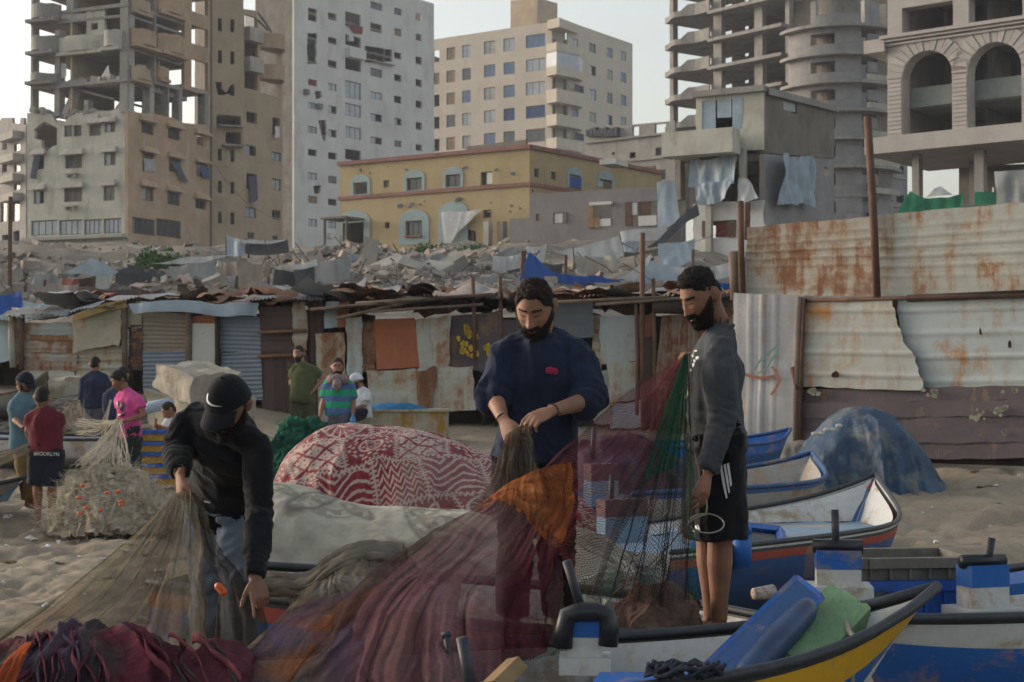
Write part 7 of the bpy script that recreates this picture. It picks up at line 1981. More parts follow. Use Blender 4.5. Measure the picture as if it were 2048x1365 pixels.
def person(name, label, J, look, skin=SKIN, hair=HAIR, vox=.0048, head_k=1.0, girth=1.0, shirt=None, pants=None, hands=True, hd=None, beard=1.0, hairstyle='short', cap=None, group=None, feet=True, near=True, limb=1.0, collar=True, sub=None):
 """J: joints in world space. look: (forward, up) of the face"""
 base = J.get('base') or Vector(((J['ankL'].x + J['ankR'].x) / 2, (J['ankL'].y + J['ankR'].y) / 2, min(J['ankL'].z, J['ankR'].z) - .07))
 rt_ = thing(name, label, 'person', tuple(base), group)
 lat = (J['shL'] - J['shR']).normalized()
 M = frame(*look); hc = J['head']
 H = HEAD_HI if near else HEAD_LO
 k = head_k
 mb = MB()
 mb.grid(to_world(H[0], hc, M, k)[::-1], 0, True)
 r_, f_, u_ = [Vector(M.col[i]) for i in range(3)]
 for sx in (-1, 1):
  e = hc + r_ * sx * .076 * k - f_ * .012 * k + u_ * .004 * k
  for (o, rr) in ((0.03, .010), (.0, .013), (-.026, .009)):
   pass
  pts = [e + u_ * .030 * k - f_ * .010 * k, e + u_ * .026 * k - f_ * .022 * k + r_ * sx * .008 * k, e - f_ * .026 * k + r_ * sx * .012 * k, e - u_ * .022 * k - f_ * .012 * k + r_ * sx * .005 * k, e - u_ * .03 * k]
  mb.tube(pts, [.007 * k, .008 * k, .008 * k, .0075 * k, .006 * k], 8)
  mb.tube([e + u_ * .02 * k - f_ * .008 * k, e - f_ * .012 * k + r_ * sx * .004 * k, e - u_ * .02 * k], [.012 * k, .014 * k, .009 * k], 8)
 nb = J['neck']
 mb.tube([lerp(nb, (J['shL'] + J['shR']) / 2, .6), nb, lerp(nb, hc, .45) - f_ * .012 * k, hc - u_ * .045 * k - f_ * .028 * k, hc - f_ * .02 * k], [.072 * k, .060 * k, .055 * k, .055 * k, .05 * k], 18)
 for s in 'LR':
  mb.tube([lerp(nb, hc, .12), lerp(nb, J['sh' + s], .5) - Vector((0, 0, .012)), J['sh' + s]], [.045 * k, .034 * k, .03 * k], 14)
 p, r = torso_rings(J, lat, -.012, girth)
 mb.tube(p, r, 24, up=lat)
 for s in 'LR':
  sh, el, wr = J['sh' + s], J['el' + s], J['wr' + s]
  m1 = lerp(sh, el, .45)
  mb.tube([lerp(sh, (J['shL'] + J['shR']) / 2, .25), sh, m1, el, lerp(el, wr, .3), lerp(el, wr, .75), wr], [.052 * limb, .054 * limb, .046 * limb, .039 * limb, .041 * limb, .031 * limb, .0265 * limb], 14)
  hp, kn, an = J['hip' + s], J['kn' + s], J['ank' + s]
  mb.tube([hp + Vector((0, 0, .05)), lerp(hp, kn, .2), lerp(hp, kn, .6), kn, lerp(kn, an, .28), lerp(kn, an, .7), an], [.085 * limb, .083 * limb, .067 * limb, .052 * limb, .054 * limb, .039 * limb, .035 * limb], 14)
  if feet:
   td = J.get('toe' + s) or f_
   td = Vector((td.x, td.y, 0)).normalized()
   mb.tube([an - td * .03 - Vector((0, 0, .03)), an + td * .02 - Vector((0, 0, .035)), an + td * .09 - Vector((0, 0, .05)), an + td * .15 - Vector((0, 0, .058)), an + td * .175 - Vector((0, 0, .06))], [(.032, .034), (.036, .036), (.040, .024), (.038, .015), (.02, .009)], 12, up=td.cross(Vector((0, 0, 1))))
  hh = (hd or {}).get(s)
  if hh:
   hand(mb, wr, hh['d'], hh['palm'], hh['ts'], hh.get('curl', (40, 45, 50, 55)), hh.get('spread', 8), hh.get('k', 1.0), hh.get('thumb', (35, 20)), 8 if near else 6)
  else:
   dd = (wr - el).normalized()
   hand(mb, wr, dd, (J['shL'] + J['shR']) / 2 - wr, f_, (25, 30, 35, 40), 4, .95, (25, 10), 6)
 body_ = mb.build('body', skin, rt_)
 remesh(body_, vox, 3 if near else 2, .4)
 A, TH, PH = H
 X, Y, Z = A[..., 0], A[..., 1], A[..., 2]
 az = np.abs(np.where(PH > np.pi, PH - 2 * np.pi, PH))
 if hairstyle:
  line = np.interp(az, [0, .55, .8, 1.0, 1.25, 1.45, 1.7, 2.2, 3.15], [.080, .078, .062, .034, .026, .012, -.008, -.045, -.062])
  if hairstyle == 'fringe': line = np.interp(az, [0, .5, .8, 1.0, 1.3, 1.7, 2.2, 3.15], [.058, .056, .046, .03, .0, .0, -.03, -.05])
  if hairstyle == 'fade': line = np.interp(az, [0, .55, .8, 1.0, 1.25, 1.6, 2.0, 2.6, 3.15], [.076, .074, .066, .046, .042, .030, .012, -.01, -.02])
  hm = smooth01(-.001, .010, Z - line + .004 * fbm(X * 90, Y * 90, Z * 90, 2))
  topk = smooth01(.02, .075, Z)
  th_ = {'short': .004 + .010 * topk, 'buzz': .004 + .003 * topk, 'fade': .002 + .018 * smooth01(.045, .085, Z), 'fringe': .01 + .016 * topk}[hairstyle]
  shell('hair', H, hc, M, k, hm, th_, hair, rt_, .0045 if near else .0, 70, 1.0, 2200 if near and not cap else 0)
  if hairstyle == 'fade': pass
 if beard:
  jl = np.interp(az, [0, .25, .5, .8, 1.1, 1.35, 1.55], [-.082, -.075, -.056, -.042, -.024, .0, .012])
  bm = smooth01(.0, .012, jl - Z) * smooth01(1.62, 1.48, az) * smooth01(-.135, -.1, Z + .0 * X)
  bm = np.maximum(bm, smooth01(.012, .004, np.abs(Z + .0495 - .1 * np.abs(X))) * smooth01(.036, .03, np.abs(X)) * (Y > .04) * .8)
  bm = np.maximum(bm, gss(Z, -.08, .006) * gss(np.abs(X), 0, .009) * .6 * (Y > 0))
  bm = np.maximum(bm, smooth01(.010, .004, np.abs(np.abs(X) - .029)) * (Z < -.045) * (Z > -.085) * (Y > .03) * .8)
  bm = bm * (Y > -.03)
  bt = beard * (.008 + .012 * smooth01(-.06, -.105, Z))
  shell('beard', H, hc, M, k, bm, bt, hair, rt_, .0035 if near else .0, 90, 4.0, 1800 if near else 0)
 bz = .0315 + .10 * np.abs(X) - 2.4 * X ** 2
 em = smooth01(.0062, .002, np.abs(Z - bz)) * smooth01(.009, .014, np.abs(X)) * smooth01(.054, .046, np.abs(X)) * (Y > 0)
 if near:
  for sx, nm in ((-1, 'eyebrow'), (1, 'eyebrow')):
   shell(nm, H, hc, M, k, em * (X * sx > 0), .0038, hair, rt_, .001, 150, 2.0)
  for sx in (-1, 1):
   pts = []
   for a in np.linspace(-1, 1, 9):
    x = sx * .031 + a * .0135; z = .0075 + .0018 * a * a
    j = np.argmin((X - x) ** 2 + (Z - z) ** 2 + (Y < 0) * 1.0)
    q = A.reshape(-1, 3)[j]
    pts.append(Vector(to_world(q + np.array([0, .0012, 0]), hc, M, k)))
   mb = MB(); mb.tube(pts, [.0006, .0012, .0015, .0017, .0017, .0017, .0015, .0012, .0006], 6); mb.build('eyelash', hair, rt_, True)
  pts_u, pts_l = [], []
  lm = np.clip(gss(Z, -.0695, .0055) + gss(Z, -.057, .0035) * .9, 0, 1) * smooth01(.025, .018, np.abs(X)) * (Y > .05)
  lm = np.where(lm > .35, lm, 0)
  shell('lips', H, hc, M, k, lm, .0012, LIP, rt_)
 elif True:
  shell('eyebrow', H, hc, M, k, em, .004, hair, rt_)
 out = dict(root=rt_, body=body_, M=M, hc=hc, k=k, H=H)
 if shirt:
  mb = MB()
  ex = shirt.get('loose', .016)
  p, r = torso_rings(J, lat, ex, girth, shirt.get('lo', .1), shirt.get('belly', 0), shirt.get('hem', 1.0))
  mb.tube(p, r, 32, up=lat)
  js = []
  for s in 'LR':
   sh, el, wr = J['sh' + s], J['el' + s], J['wr' + s]
   fr = shirt['sleeve']
   e = ex * .9
   mb.tube([lerp(J['neck'], (J['shL'] + J['shR']) / 2, .1), lerp(J['neck'], sh, .5) - Vector((0, 0, .010)), sh - Vector((0, 0, .01))], [.054 * limb + e * .4, .052 * limb + e * .7, .05 * limb + e * .7], 16)
   dn = Vector((0, 0, -.012))
   q = [lerp(sh, (J['shL'] + J['shR']) / 2, .35) + dn * 2, sh + dn, lerp(sh, el, .18), lerp(sh, el, .45)]
   rr = [.050 * limb + e * .5, .052 * limb + e * .8, .058 * limb + e, .057 * limb + e]
   if fr <= 1:
    q += [lerp(sh, el, fr * .85), lerp(sh, el, fr)]; rr += [.058 * limb + e * 1.2, .058 * limb + e * 1.2]
   else:
    f2 = fr - 1
    bulge = shirt.get('bunch', 0.0)
    q += [lerp(sh, el, .8), el, lerp(el, wr, f2 * .5), lerp(el, wr, f2 * .88), lerp(el, wr, f2)]
    rr += [.052 * limb + e, .050 * limb + e + bulge * .5, .046 * limb + e * .8 + bulge, .040 * limb + e * .5 + bulge * .8, .038 * limb + e * .1 + bulge * .25]
    js += [(el, (wr - sh), .11, .045, .0055), (lerp(el, wr, f2 * .8), wr - el, .06, .03, .004)]
   js.append((sh, (el - sh).normalized() + (J['neck'] - sh).normalized() * .5, .1, .06, .003))
   mb.tube(q, rr, 20)
  o = mb.build(shirt['name'], shirt['mat'], rt_)
  remesh(o, vox * 1.5, 8 if near else 4, .5)
  hipC = (J['hipL'] + J['hipR']) / 2
  js.append((hipC, (J['neck'] - hipC), .2, .07, .005))
  wrinkle(o, shirt.get('amp', .008), js, 6.0, label.__len__() * 1.0)
  out['shirt'] = o
  if near and collar:
   mb = MB(); nu_ = (hc - nb).normalized(); cx = lerp(nb, (J['shL'] + J['shR']) / 2, .04)
   pts = []
   for a in np.linspace(0, 2 * math.pi, 25):
    v = lat * math.cos(a) * .073 + f_.cross(Vector((0, 0, 1))).cross(Vector((0, 0, 1))) * 0
    ff = Vector((0, 0, 1)).cross(lat).normalized()
    if ff.dot(f_) < 0: ff = -ff
    pts.append(cx + lat * math.cos(a) * .072 + ff * (math.sin(a) * .066 + .004) + Vector((0, 0, -.022 * math.sin(a) + .012)))
   mb.tube(pts, .0095, 8); mb.build('collar', shirt['mat'], rt_, True)
 if pants:
  mb = MB()
  hipC = (J['hipL'] + J['hipR']) / 2; up = ((J['shL'] + J['shR']) / 2 - hipC).normalized()
  ex = pants.get('loose', .014)
  hl = (J['hipL'] - J['hipR']).normalized() if (J['hipL'] - J['hipR']).length > .02 else lat
  mb.tube([hipC + up * .11, hipC + up * .04, hipC - up * .04, hipC - up * .09], [(.155 * girth + ex, .108 * girth + ex), (.165 * girth + ex, .115 * girth + ex), (.165 * girth + ex, .115 * girth + ex), (.12, .08)], 28, up=hl)
  js = []
  for s in 'LR':
   hp, kn, an = J['hip' + s], J['kn' + s], J['ank' + s]
   fr = pants['leg']; fl = pants.get('flare', 0.0)
   q = [hp + Vector((0, 0, .05)), lerp(hp, kn, .2), lerp(hp, kn, .6)]
   rr = [.09 * limb + ex, .092 * limb + ex, .08 * limb + ex + fl * .5]
   if fr <= 1.3:
    q += [lerp(hp, kn, min(1, fr * .95)), lerp(kn, an, fr - 1) if fr > 1 else lerp(hp, kn, fr)]; rr += [.072 * limb + ex + fl, .070 * limb + ex + fl]
   else:
    q += [kn, lerp(kn, an, .4), lerp(kn, an, fr - 1)]; rr += [.063 * limb + ex, .062 * limb + ex, .055 * limb + ex]
   js += [(kn, an - hp, .13, .06, .006), (lerp(hp, kn, .1), (an - hp), .12, .06, .004)]
   mb.tube(q, rr, 20)
  o = mb.build(pants['name'], pants['mat'], rt_)
  remesh(o, vox * 1.6, 6 if near else 3, .5)
  wrinkle(o, pants.get('amp', .008), js, 6.0, 3.0 + len(label))
  out['pants'] = o
 gp = .008 if near else .014
 if shirt and pants: tuck(out['pants'], out['shirt'], gp, .022)
 for g_ in ('shirt', 'pants'):
  if g_ in out: tuck(body_, out[g_], gp, .022)
 if cap:
  X0, Y0, Z0 = A[..., 0], A[..., 1], A[..., 2]
  cm = smooth01(-.002, .006, Z - np.interp(az, [0, 1.2, 2.0, 3.15], [.028, .026, .012, -.004]))
  shell('cap_crown', H, hc, M, k, cm, .020, cap, rt_, 0)
  nv = 9; pts = []
  for j, t in enumerate(np.linspace(0, 1, nv)):
   row = []
   for a in np.linspace(-1.05, 1.05, 17):
    row.append((math.sin(a) * (.083 + .004 * t), math.cos(a) * .096 + .006 + t * .080 * math.cos(a * .92) ** .8, .043 - .016 * a * a - t * .020 - .012 * t * t))
   pts.append(row)
  B = np.array(pts); top = to_world(B, hc, M, k); bot = to_world(B - np.array([0, 0, .004]), hc, M, k)
  mb = MB(); mb.grid(top); mb.grid(bot)
  mb.grid(np.stack([top[-1], bot[-1]])); mb.grid(np.stack([top[:, 0], bot[:, 0]])); mb.grid(np.stack([top[:, -1], bot[:, -1]]))
  mb.build('cap_brim', cap, rt_, True)
  mb = MB(); q = Vector(to_world(np.array([0, -.004, .14]), hc, M, k)); mb.ball(q, .007, 8, 6); mb.build('cap_button', cap, rt_, True)
 return out
def project(P0, target_obj, view_from=Vector((0, 0, CAM_H))):
 """point of an object's surface on the line from view_from through P0 (for prints that lie on cloth)"""
 o = off_of(target_obj)
 a = Vector(view_from) - o; d = (Vector(P0) - Vector(view_from)).normalized()
 ok, loc, nor, _ = target_obj.ray_cast(a, d)
 return (loc + o, nor) if ok else (None, None)
def decal(name, poly_px, Y, target, mat, parent, lift=.003, sub=6):
 """a thin print lying on a garment: fine triangles of the outline, each point set on the cloth"""
 poly = [Vector(p) for p in poly_px]
 V, E = list(poly), [(i, (i + 1) % len(poly)) for i in range(len(poly))]
 x0, x1 = min(p.x for p in poly), max(p.x for p in poly); y0, y1 = min(p.y for p in poly), max(p.y for p in poly)
 st_ = max(1.2, (x1 - x0 + y1 - y0) / sub / 2)
 for x in np.arange(x0 + st_ / 2, x1, st_):
  for y in np.arange(y0 + st_ / 2, y1, st_):
   if inside((x, y), poly): V.append(Vector((float(x), float(y))))
 r = delaunay_2d_cdt(V, E, [], 1, 1e-5)
 pts = []
 for q in r[0]:
  loc, nor = project(P(q.x, q.y, Y), target)
  if loc is None: return None
  pts.append(loc + (Vector((0, 0, CAM_H)) - loc).normalized() * lift)
 n = len(pts)
 mb = MB(); mb.add(pts, [tuple(f) for f in r[2]])
 return mb.build(name, mat, parent, True)
def text_polys(txt, x, y, h, ang=0.0, sx=1.0):
 """outlines of a word in photo pixels (y down), from the built-in font"""
 cu = bpy.data.curves.new('t', 'FONT'); cu.body = txt; cu.size = 1.0
 ob = bpy.data.objects.new('t', cu); COL.objects.link(ob)
 dg = bpy.context.evaluated_depsgraph_get(); dg.update()
 me = bpy.data.meshes.new_from_object(ob.evaluated_get(dg))
 co = get_co(me); fs = [tuple(p.vertices) for p in me.polygons]
 bpy.data.objects.remove(ob); bpy.data.curves.remove(cu); bpy.data.meshes.remove(me)
 c, s = math.cos(ang), math.sin(ang)
 q = [(x + (p[0] * sx * c + p[1] * s) * h, y + (p[0] * sx * s - p[1] * c) * h) for p in co]
 return q, fs
def text_on(name, txt, x, y, h, Y, target, mat, parent, ang=0.0, lift=.004, sx=1.0):
 q, fs = text_polys(txt, x, y, h, ang, sx)
 pts = []
 for (u, v) in q:
  loc, nor = project(P(u, v, Y), target)
  if loc is None: loc = P(u, v, Y)
  pts.append(loc + (Vector((0, 0, CAM_H)) - loc).normalized() * lift)
 mb = MB(); mb.add(pts, fs); return mb.build(name, mat, parent)
# ---- man in the black cap (left)
J = dict(head=P(458, 812, 6.36), neck=P(446, 856, 6.50), shL=P(516, 884, 6.52), shR=P(384, 826, 6.62), elL=P(520, 1020, 6.50), wrL=P(511, 1158, 6.30),
  elR=P(356, 895, 6.60), wrR=P(360, 948, 6.42), hipL=P(478, 1036, 6.88), hipR=P(418, 1024, 6.92), knL=P(482, 1160, 6.74), knR=P(420, 1160, 6.84), ankL=P(478, 1320, 6.86), ankR=P(418, 1318, 6.92), bend=Vector((0, .05, .03)))
J['toeL'] = J['toeR'] = Vector((0, -1, 0))
hd = dict(L=dict(d=P(522, 1205, 6.24) - P(511, 1158, 6.30), palm=P(420, 1210, 6.5) - P(511, 1158, 6.3) + Vector((0, .5, 0)), ts=Vector((-1, -.1, 0)), curl=(8, 75, 80, 80), thumb=(42, 12), spread=6, k=1.02),
  R=dict(d=Vector((.10, -.25, -1)), palm=Vector((.8, .4, -.1)), ts=Vector((.2, -1, -.1)), curl=(60, 62, 64, 66), thumb=(30, 20), k=1.0))
lf = Vector((-.34, -.80, -.62))
m1 = person('person', 'man in a black cap and black top, bending over the brown net', J, (lf, Vector((-.1, -.55, .9))), SKIN_D, HAIR, .0054, .98,
   shirt=dict(name='long_sleeve_top', mat=C_BLACK, sleeve=1.97, loose=.016, lo=.02, amp=.009), pants=dict(name='trousers', mat=C_GREYT, leg=1.9, loose=.022, amp=.012), hd=hd, hairstyle='short', cap=C_BLACK, beard=1.0)
M_, hc_ = m1['M'], m1['hc']
outer = [(-.040, .092), (-.047, .081), (-.050, .070), (-.047, .060), (-.038, .0545), (-.024, .0520), (-.010, .0505), (.010, .0495), (.042, .0478)]
innr = [(.042, .0485), (.010, .0545), (-.012, .0595), (-.026, .0635), (-.034, .069), (-.037, .078), (-.037, .087)]
cap_c = [c for c in m1['root'].children if c.name.startswith('cap_crown')][0]
V = [Vector(p) for p in outer + innr]; E = [(i, (i + 1) % len(V)) for i in range(len(V))]
r = delaunay_2d_cdt(V, E, [], 1, 1e-6)
pts = []
for q in r[0]:
 ex_, ez_ = -q.x * .86 + .004, q.y * .86 + .026
 src = Vector(to_world(np.array([ex_, .30, ez_]), hc_, M_)); dst = Vector(to_world(np.array([ex_, 0, ez_]), hc_, M_))
 o_ = off_of(cap_c); ok, loc, nor, _ = cap_c.ray_cast(src - o_, (dst - src).normalized())
 pts.append((loc + o_ if ok else dst) + (src - dst).normalized() * .003)
mb = MB(); mb.add(pts, [tuple(f) for f in r[2]]); mb.build('cap_emblem', WHITE_P, m1['root'])
mb = MB(); mb.tube([P(408, 1003, 6.55), P(420, 1006, 6.55)], .004, 6); mb.build('drawstring', WHITE_P, m1['root'])
# ---- man in the navy sweatshirt (middle)
J = dict(head=P(1070, 618, 7.02), neck=P(1086, 676, 7.12), shL=P(1144, 700, 7.10), shR=P(1024, 692, 7.10), elL=P(1181, 800, 7.06), wrL=P(1102, 823, 6.82), elR=P(986, 790, 7.06), wrR=P(1008, 842, 6.86),
  hipL=P(1108, 905, 7.15), hipR=P(1032, 905, 7.15), knL=P(1112, 1085, 7.08), knR=P(1030, 1085, 7.08), ankL=P(1116, 1246, 7.12), ankR=P(1024, 1246, 7.12), bend=Vector((0, .03, 0)))
J['toeL'] = J['toeR'] = Vector((-.1, -1, 0))
hd = dict(L=dict(d=P(1066, 838, 6.76) - P(1102, 823, 6.82), palm=Vector((.05, .6, -.8)), ts=Vector((-.35, -.2, .9)), curl=(42, 48, 52, 56), thumb=(22, 12), spread=10, k=1.08),
  R=dict(d=P(1024, 880, 6.80) - P(1008, 842, 6.86), palm=Vector((.7, .5, -.3)), ts=Vector((.8, -.6, .0)), curl=(55, 60, 64, 66), thumb=(28, 10), spread=6, k=1.08))
m2 = person('person', 'bearded man in a navy sweatshirt with a pink badge, gathering net in his hands', J, (Vector((-.26, -.82, -.50)), Vector((-.1, -.45, .9))), SKIN, HAIR_B, .0054, 1.06,
   shirt=dict(name='sweatshirt', mat=C_NAVY, sleeve=1.30, loose=.034, lo=.03, amp=.013, bunch=.012, hem=1.02), pants=dict(name='trousers', mat=C_SHORT, leg=1.9, loose=.02), hd=hd, hairstyle='short', beard=.95)
badge = [(1091, 738), (1094, 734.5), (1100, 734), (1108, 735.5), (1113, 736.5), (1116, 740), (1116, 746), (1112, 749.5), (1106, 749), (1098, 748), (1093, 746.5), (1091, 743)]
decal('badge', badge, 6.9, m2['shirt'], m_plain('badge_pink', (.42, .03, .09), .6, 0, .1, 60), m2['root'], .004, 5)
text_on('badge_lettering', '27qm', 1093.6, 745.8, 10.5, 6.9, m2['shirt'], m_plain('badge_ink', (.12, .006, .02), .7), m2['root'], .09, .009, .85)
for s in 'LR':
 a, b = J['el' + s], J['wr' + s]; d = (b - a).normalized(); c = b - d * .012; x = d.orthogonal().normalized(); y = d.cross(x)
 mb = MB(); mb.tube([c + (x * math.cos(t) + y * math.sin(t)) * .0305 for t in np.linspace(0, 2 * math.pi, 22)], .0028, 6); mb.build('bracelet', RUBBER_B, m2['root'], True)
# ---- man in the charcoal sweatshirt (right)
J = dict(head=P(1402, 596, 7.22), neck=P(1440, 664, 7.27), shL=P(1436, 716, 7.09), shR=P(1424, 704, 7.44), elL=P(1446, 838, 7.05), wrL=P(1415, 948, 6.98), elR=P(1408, 792, 7.50), wrR=P(1391, 716, 7.36),
  hipL=P(1438, 890, 7.18), hipR=P(1428, 888, 7.36), knL=P(1440, 1078, 7.16), knR=P(1416, 1076, 7.36), ankL=P(1438, 1240, 7.2), ankR=P(1424, 1236, 7.36), bend=Vector((-.012, 0, 0)))
J['toeL'] = Vector((-1, -.45, 0)); J['toeR'] = Vector((-1, -.1, 0))
hd = dict(L=dict(d=P(1409, 985, 6.95) - P(1415, 948, 6.98), palm=Vector((-.75, .5, -.1)), ts=Vector((-.5, -.8, .1)), curl=(48, 36, 26, 22), thumb=(20, 14), spread=12, k=1.05),
  R=dict(d=P(1374, 708, 7.28) - P(1391, 716, 7.36), palm=Vector((-.2, -.3, -.9)), ts=Vector((-.3, -.8, .4)), curl=(55, 58, 60, 62), thumb=(25, 10), k=1.0))
m3 = person('person', 'bearded man in a charcoal sweatshirt and black three-stripe shorts dangling a ring', J, (Vector((-.80, -.44, -.46)), Vector((-.35, -.2, .9))), SKIN_D, HAIR, .0054, 1.06,
   shirt=dict(name='sweatshirt', mat=C_CHAR, sleeve=1.96, loose=.024, lo=.02, amp=.010), pants=dict(name='shorts', mat=C_SHORT, leg=1.02, loose=.026, flare=.022, amp=.011), hd=hd, hairstyle='fade', beard=.85, limb=1.1)
for k_, poly in enumerate([[(1439, 932), (1444, 930), (1449, 960), (1455, 996), (1452, 998), (1445, 968)], [(1447, 930), (1451, 928), (1456, 955), (1460, 985), (1457, 987), (1452, 960)], [(1453, 928), (1458, 926), (1461, 948), (1464, 970), (1461, 974), (1457, 950)]]):
 decal('stripe', poly, 7.0, m3['pants'], WHITE_P, m3['root'], .004, 5)
for poly in ([(1389, 1052), (1392, 1051), (1396, 1060), (1391, 1058)], [(1393, 1051), (1396, 1049), (1401, 1061), (1398, 1061)], [(1385, 1060), (1391, 1061), (1395, 1064), (1386, 1064)]):
 decal('logo', poly, 7.0, m3['pants'], WHITE_P, m3['root'], .004, 4)
rn = random.Random(9)
for tgt, spots_ in [(m3['shirt'], [(1391, 702, 4, 2), (1394, 716, 4, 4), (1389, 722, 3, 4), (1386, 730, 3, 5), (1381, 741, 3, 4), (1385, 712, 2, 3), (1374, 786, 4, 7), (1372, 796, 3, 7), (1369, 808, 3, 5), (1368, 818, 3, 5), (1476, 660, 3, 3), (1478, 670, 2, 5), (1479, 690, 4, 4), (1483, 700, 3, 6), (1487, 706, 3, 4), (1484, 714, 2, 3), (1474, 686, 3, 2)])]:
 for i, (x, y, a, b) in enumerate(spots_):
  pl = [(x + a * rn.uniform(.6, 1.2) * math.cos(t), y + b * rn.uniform(.6, 1.2) * math.sin(t)) for t in np.linspace(0, 2 * math.pi, 8)[:-1]]
  decal('shirt_print', pl, 7.05, tgt, WHITE_P, m3['root'], .004, 4)
for x0, y0, x1, y1 in ((1380, 728, 1375, 758), (1377, 762, 1372, 800), (1388, 700, 1381, 726)):
 decal('shirt_print', [(x0, y0), (x0 + 1.4, y0), (x1 + 1.4, y1), (x1, y1)], 7.05, m3['shirt'], YEL_P, m3['root'], .004, 6)
decal('shirt_print', [(1372, 822), (1376, 818), (1375, 828), (1371, 828)], 7.05, m3['shirt'], YEL_P, m3['root'], .004, 4)
rc = P(1413, 1047, 6.93)
mb = MB(); mb.tube([rc + Vector((.077 * math.cos(t), .05 * math.sin(t) , .038 * math.sin(t))) for t in np.linspace(0, 2 * math.pi, 40)], .0035, 8)
tag(mb.build('ring', m_plain('ring_metal', (.3, .29, .26), .35, .7, .1, 20), None, True), 'thin metal ring hanging on a line from the hand of the man in charcoal', 'ring')
mb = MB(); mb.tube([P(1413, 998, 6.94), P(1414, 1015, 6.94), P(1411, 1032, 6.93)], .003, 6)
mb.tube([P(1372, 826, 7.0), P(1380, 870, 6.97), P(1398, 945, 6.95), P(1402, 975, 6.94)], .0028, 6)
mb.tube([P(1409, 1030, 6.93), P(1390, 1036, 6.92), P(1372, 1052, 6.9), P(1340, 1090, 6.88), P(1300, 1130, 6.85), P(1262, 1155, 6.82), P(1225, 1190, 6.8), P(1200, 1222, 6.78)], .0032, 6)
tag(mb.build('line', m_rough('line_tan', (.33, .27, .17), .2, 30), None, True), 'tan fishing line running from the hand past the ring down into the net', 'line')
# ---- people farther back (joints from the photograph)
def far(name, label, Y, head, pts, fwd, skin, hair_, shirt, pants, hs='short', beard=0, cap=None, up=(0, 0, 1), hk=1.0, girth=1.0, limb=1.0, toe=None, dz=None, vox=.014):
 g = lambda k: P(pts[k][0], pts[k][1], Y + (pts[k][2] if len(pts[k]) > 2 else 0))
 J_ = {k: g(k) for k in pts}
 J_['head'] = P(head[0], head[1], Y + (head[2] if len(head) > 2 else 0))
 if toe: J_['toeL'] = J_['toeR'] = Vector(toe)
 return person(name, label, J_, (Vector(fwd), Vector(up)), skin, hair_, vox, hk, girth, shirt, pants, hairstyle=hs, beard=beard, cap=cap, near=False, limb=limb, collar=False)
TEAL = cloth_fine('polo_teal', (.09, .17, .21)); MAROON = cloth_fine('polo_maroon', (.11, .015, .026)); NAVYJ = cloth_fine('jacket_navy', (.022, .03, .06))
PINK = cloth_fine('tee_pink', (.55, .075, .26)); OLIVE = cloth_fine('shirt_olive', (.085, .095, .045)); OLIVE_T = cloth_fine('trousers_olive', (.08, .08, .045))
OCHRE = cloth_fine('trousers_ochre', (.2, .13, .05)); DKGREEN = cloth_fine('trousers_dark_green', (.02, .03, .028)); GREYL = cloth_fine('trousers_slate', (.10, .10, .13)); NAVYS = cloth_fine('shorts_navy', (.012, .015, .026))
WHITE_S = cloth_fine('shirt_white', (.55, .56, .6)); SCARF = m_cloth('scarf_check', (.24, .18, .18), .6, 40, 300, .5)
def m_stripes():
 t = NT('jersey_striped')
 s = t.n('ShaderNodeSeparateXYZ'); t.l(t.tc.outputs['Object'], s.inputs[0])
 f = t.math('FRACT', t.math('MULTIPLY', s.outputs[2], 1 / .156))
 k = t.mix(t.math('GREATER_THAN', f, .5), (.03, .33, .17), (.09, .15, .34))
 n = t.noise(t.coord(), 60, 3, .6)
 return t.done(t.bsdf(t.mix(t.ramp(n, .3, .7, 0, .3), k, (.02, .05, .06)), .95, 0, None, .1))
tee = lambda m, **k: dict(dict(name='t_shirt', mat=m, sleeve=.62, loose=.02, lo=.08, amp=.01), **k)
tr = lambda m, **k: dict(dict(name='trousers', mat=m, leg=1.93, loose=.02, amp=.012), **k)
far('person', 'boy in a teal polo, dark cap and ochre trousers at the far left', 17.2, (49, 768), dict(neck=(46, 788), shL=(70, 800, .05), shR=(32, 800, -.05), elL=(78, 830, -.15), wrL=(60, 848, -.3), elR=(26, 836, -.1), wrR=(48, 856, -.3), hipL=(62, 888), hipR=(42, 888), knL=(66, 945), knR=(50, 945), ankL=(72, 1004), ankR=(56, 1004)),
 (.8, -.3, -.35), SKIN_D, HAIR, tee(TEAL), tr(OCHRE), 'short', .3, NAVYS, toe=(.6, -.6, 0))
r_ = far('person', 'barefoot boy in a maroon polo and navy shorts seen from behind', 16.6, (84, 797), dict(neck=(87, 818), shL=(66, 830), shR=(112, 830), elL=(56, 862, .08), wrL=(62, 884, .25), elR=(126, 862, .08), wrR=(112, 885, .25), hipL=(78, 905), hipR=(106, 905), knL=(75, 972), knR=(105, 972), ankL=(76, 1030), ankR=(103, 1030)),
 (-.1, .95, -.15), SKIN_D, HAIR, tee(MAROON, lo=-.03), dict(name='shorts', mat=NAVYS, leg=.98, loose=.03, flare=.02, amp=.012), 'short', 0, toe=(-.3, .9, 0))
text_on('waistband_lettering', 'BROOKLYN', 67, 911, 10.5, 16.3, r_['pants'], WHITE_P, r_['root'], .03, .02, .92)
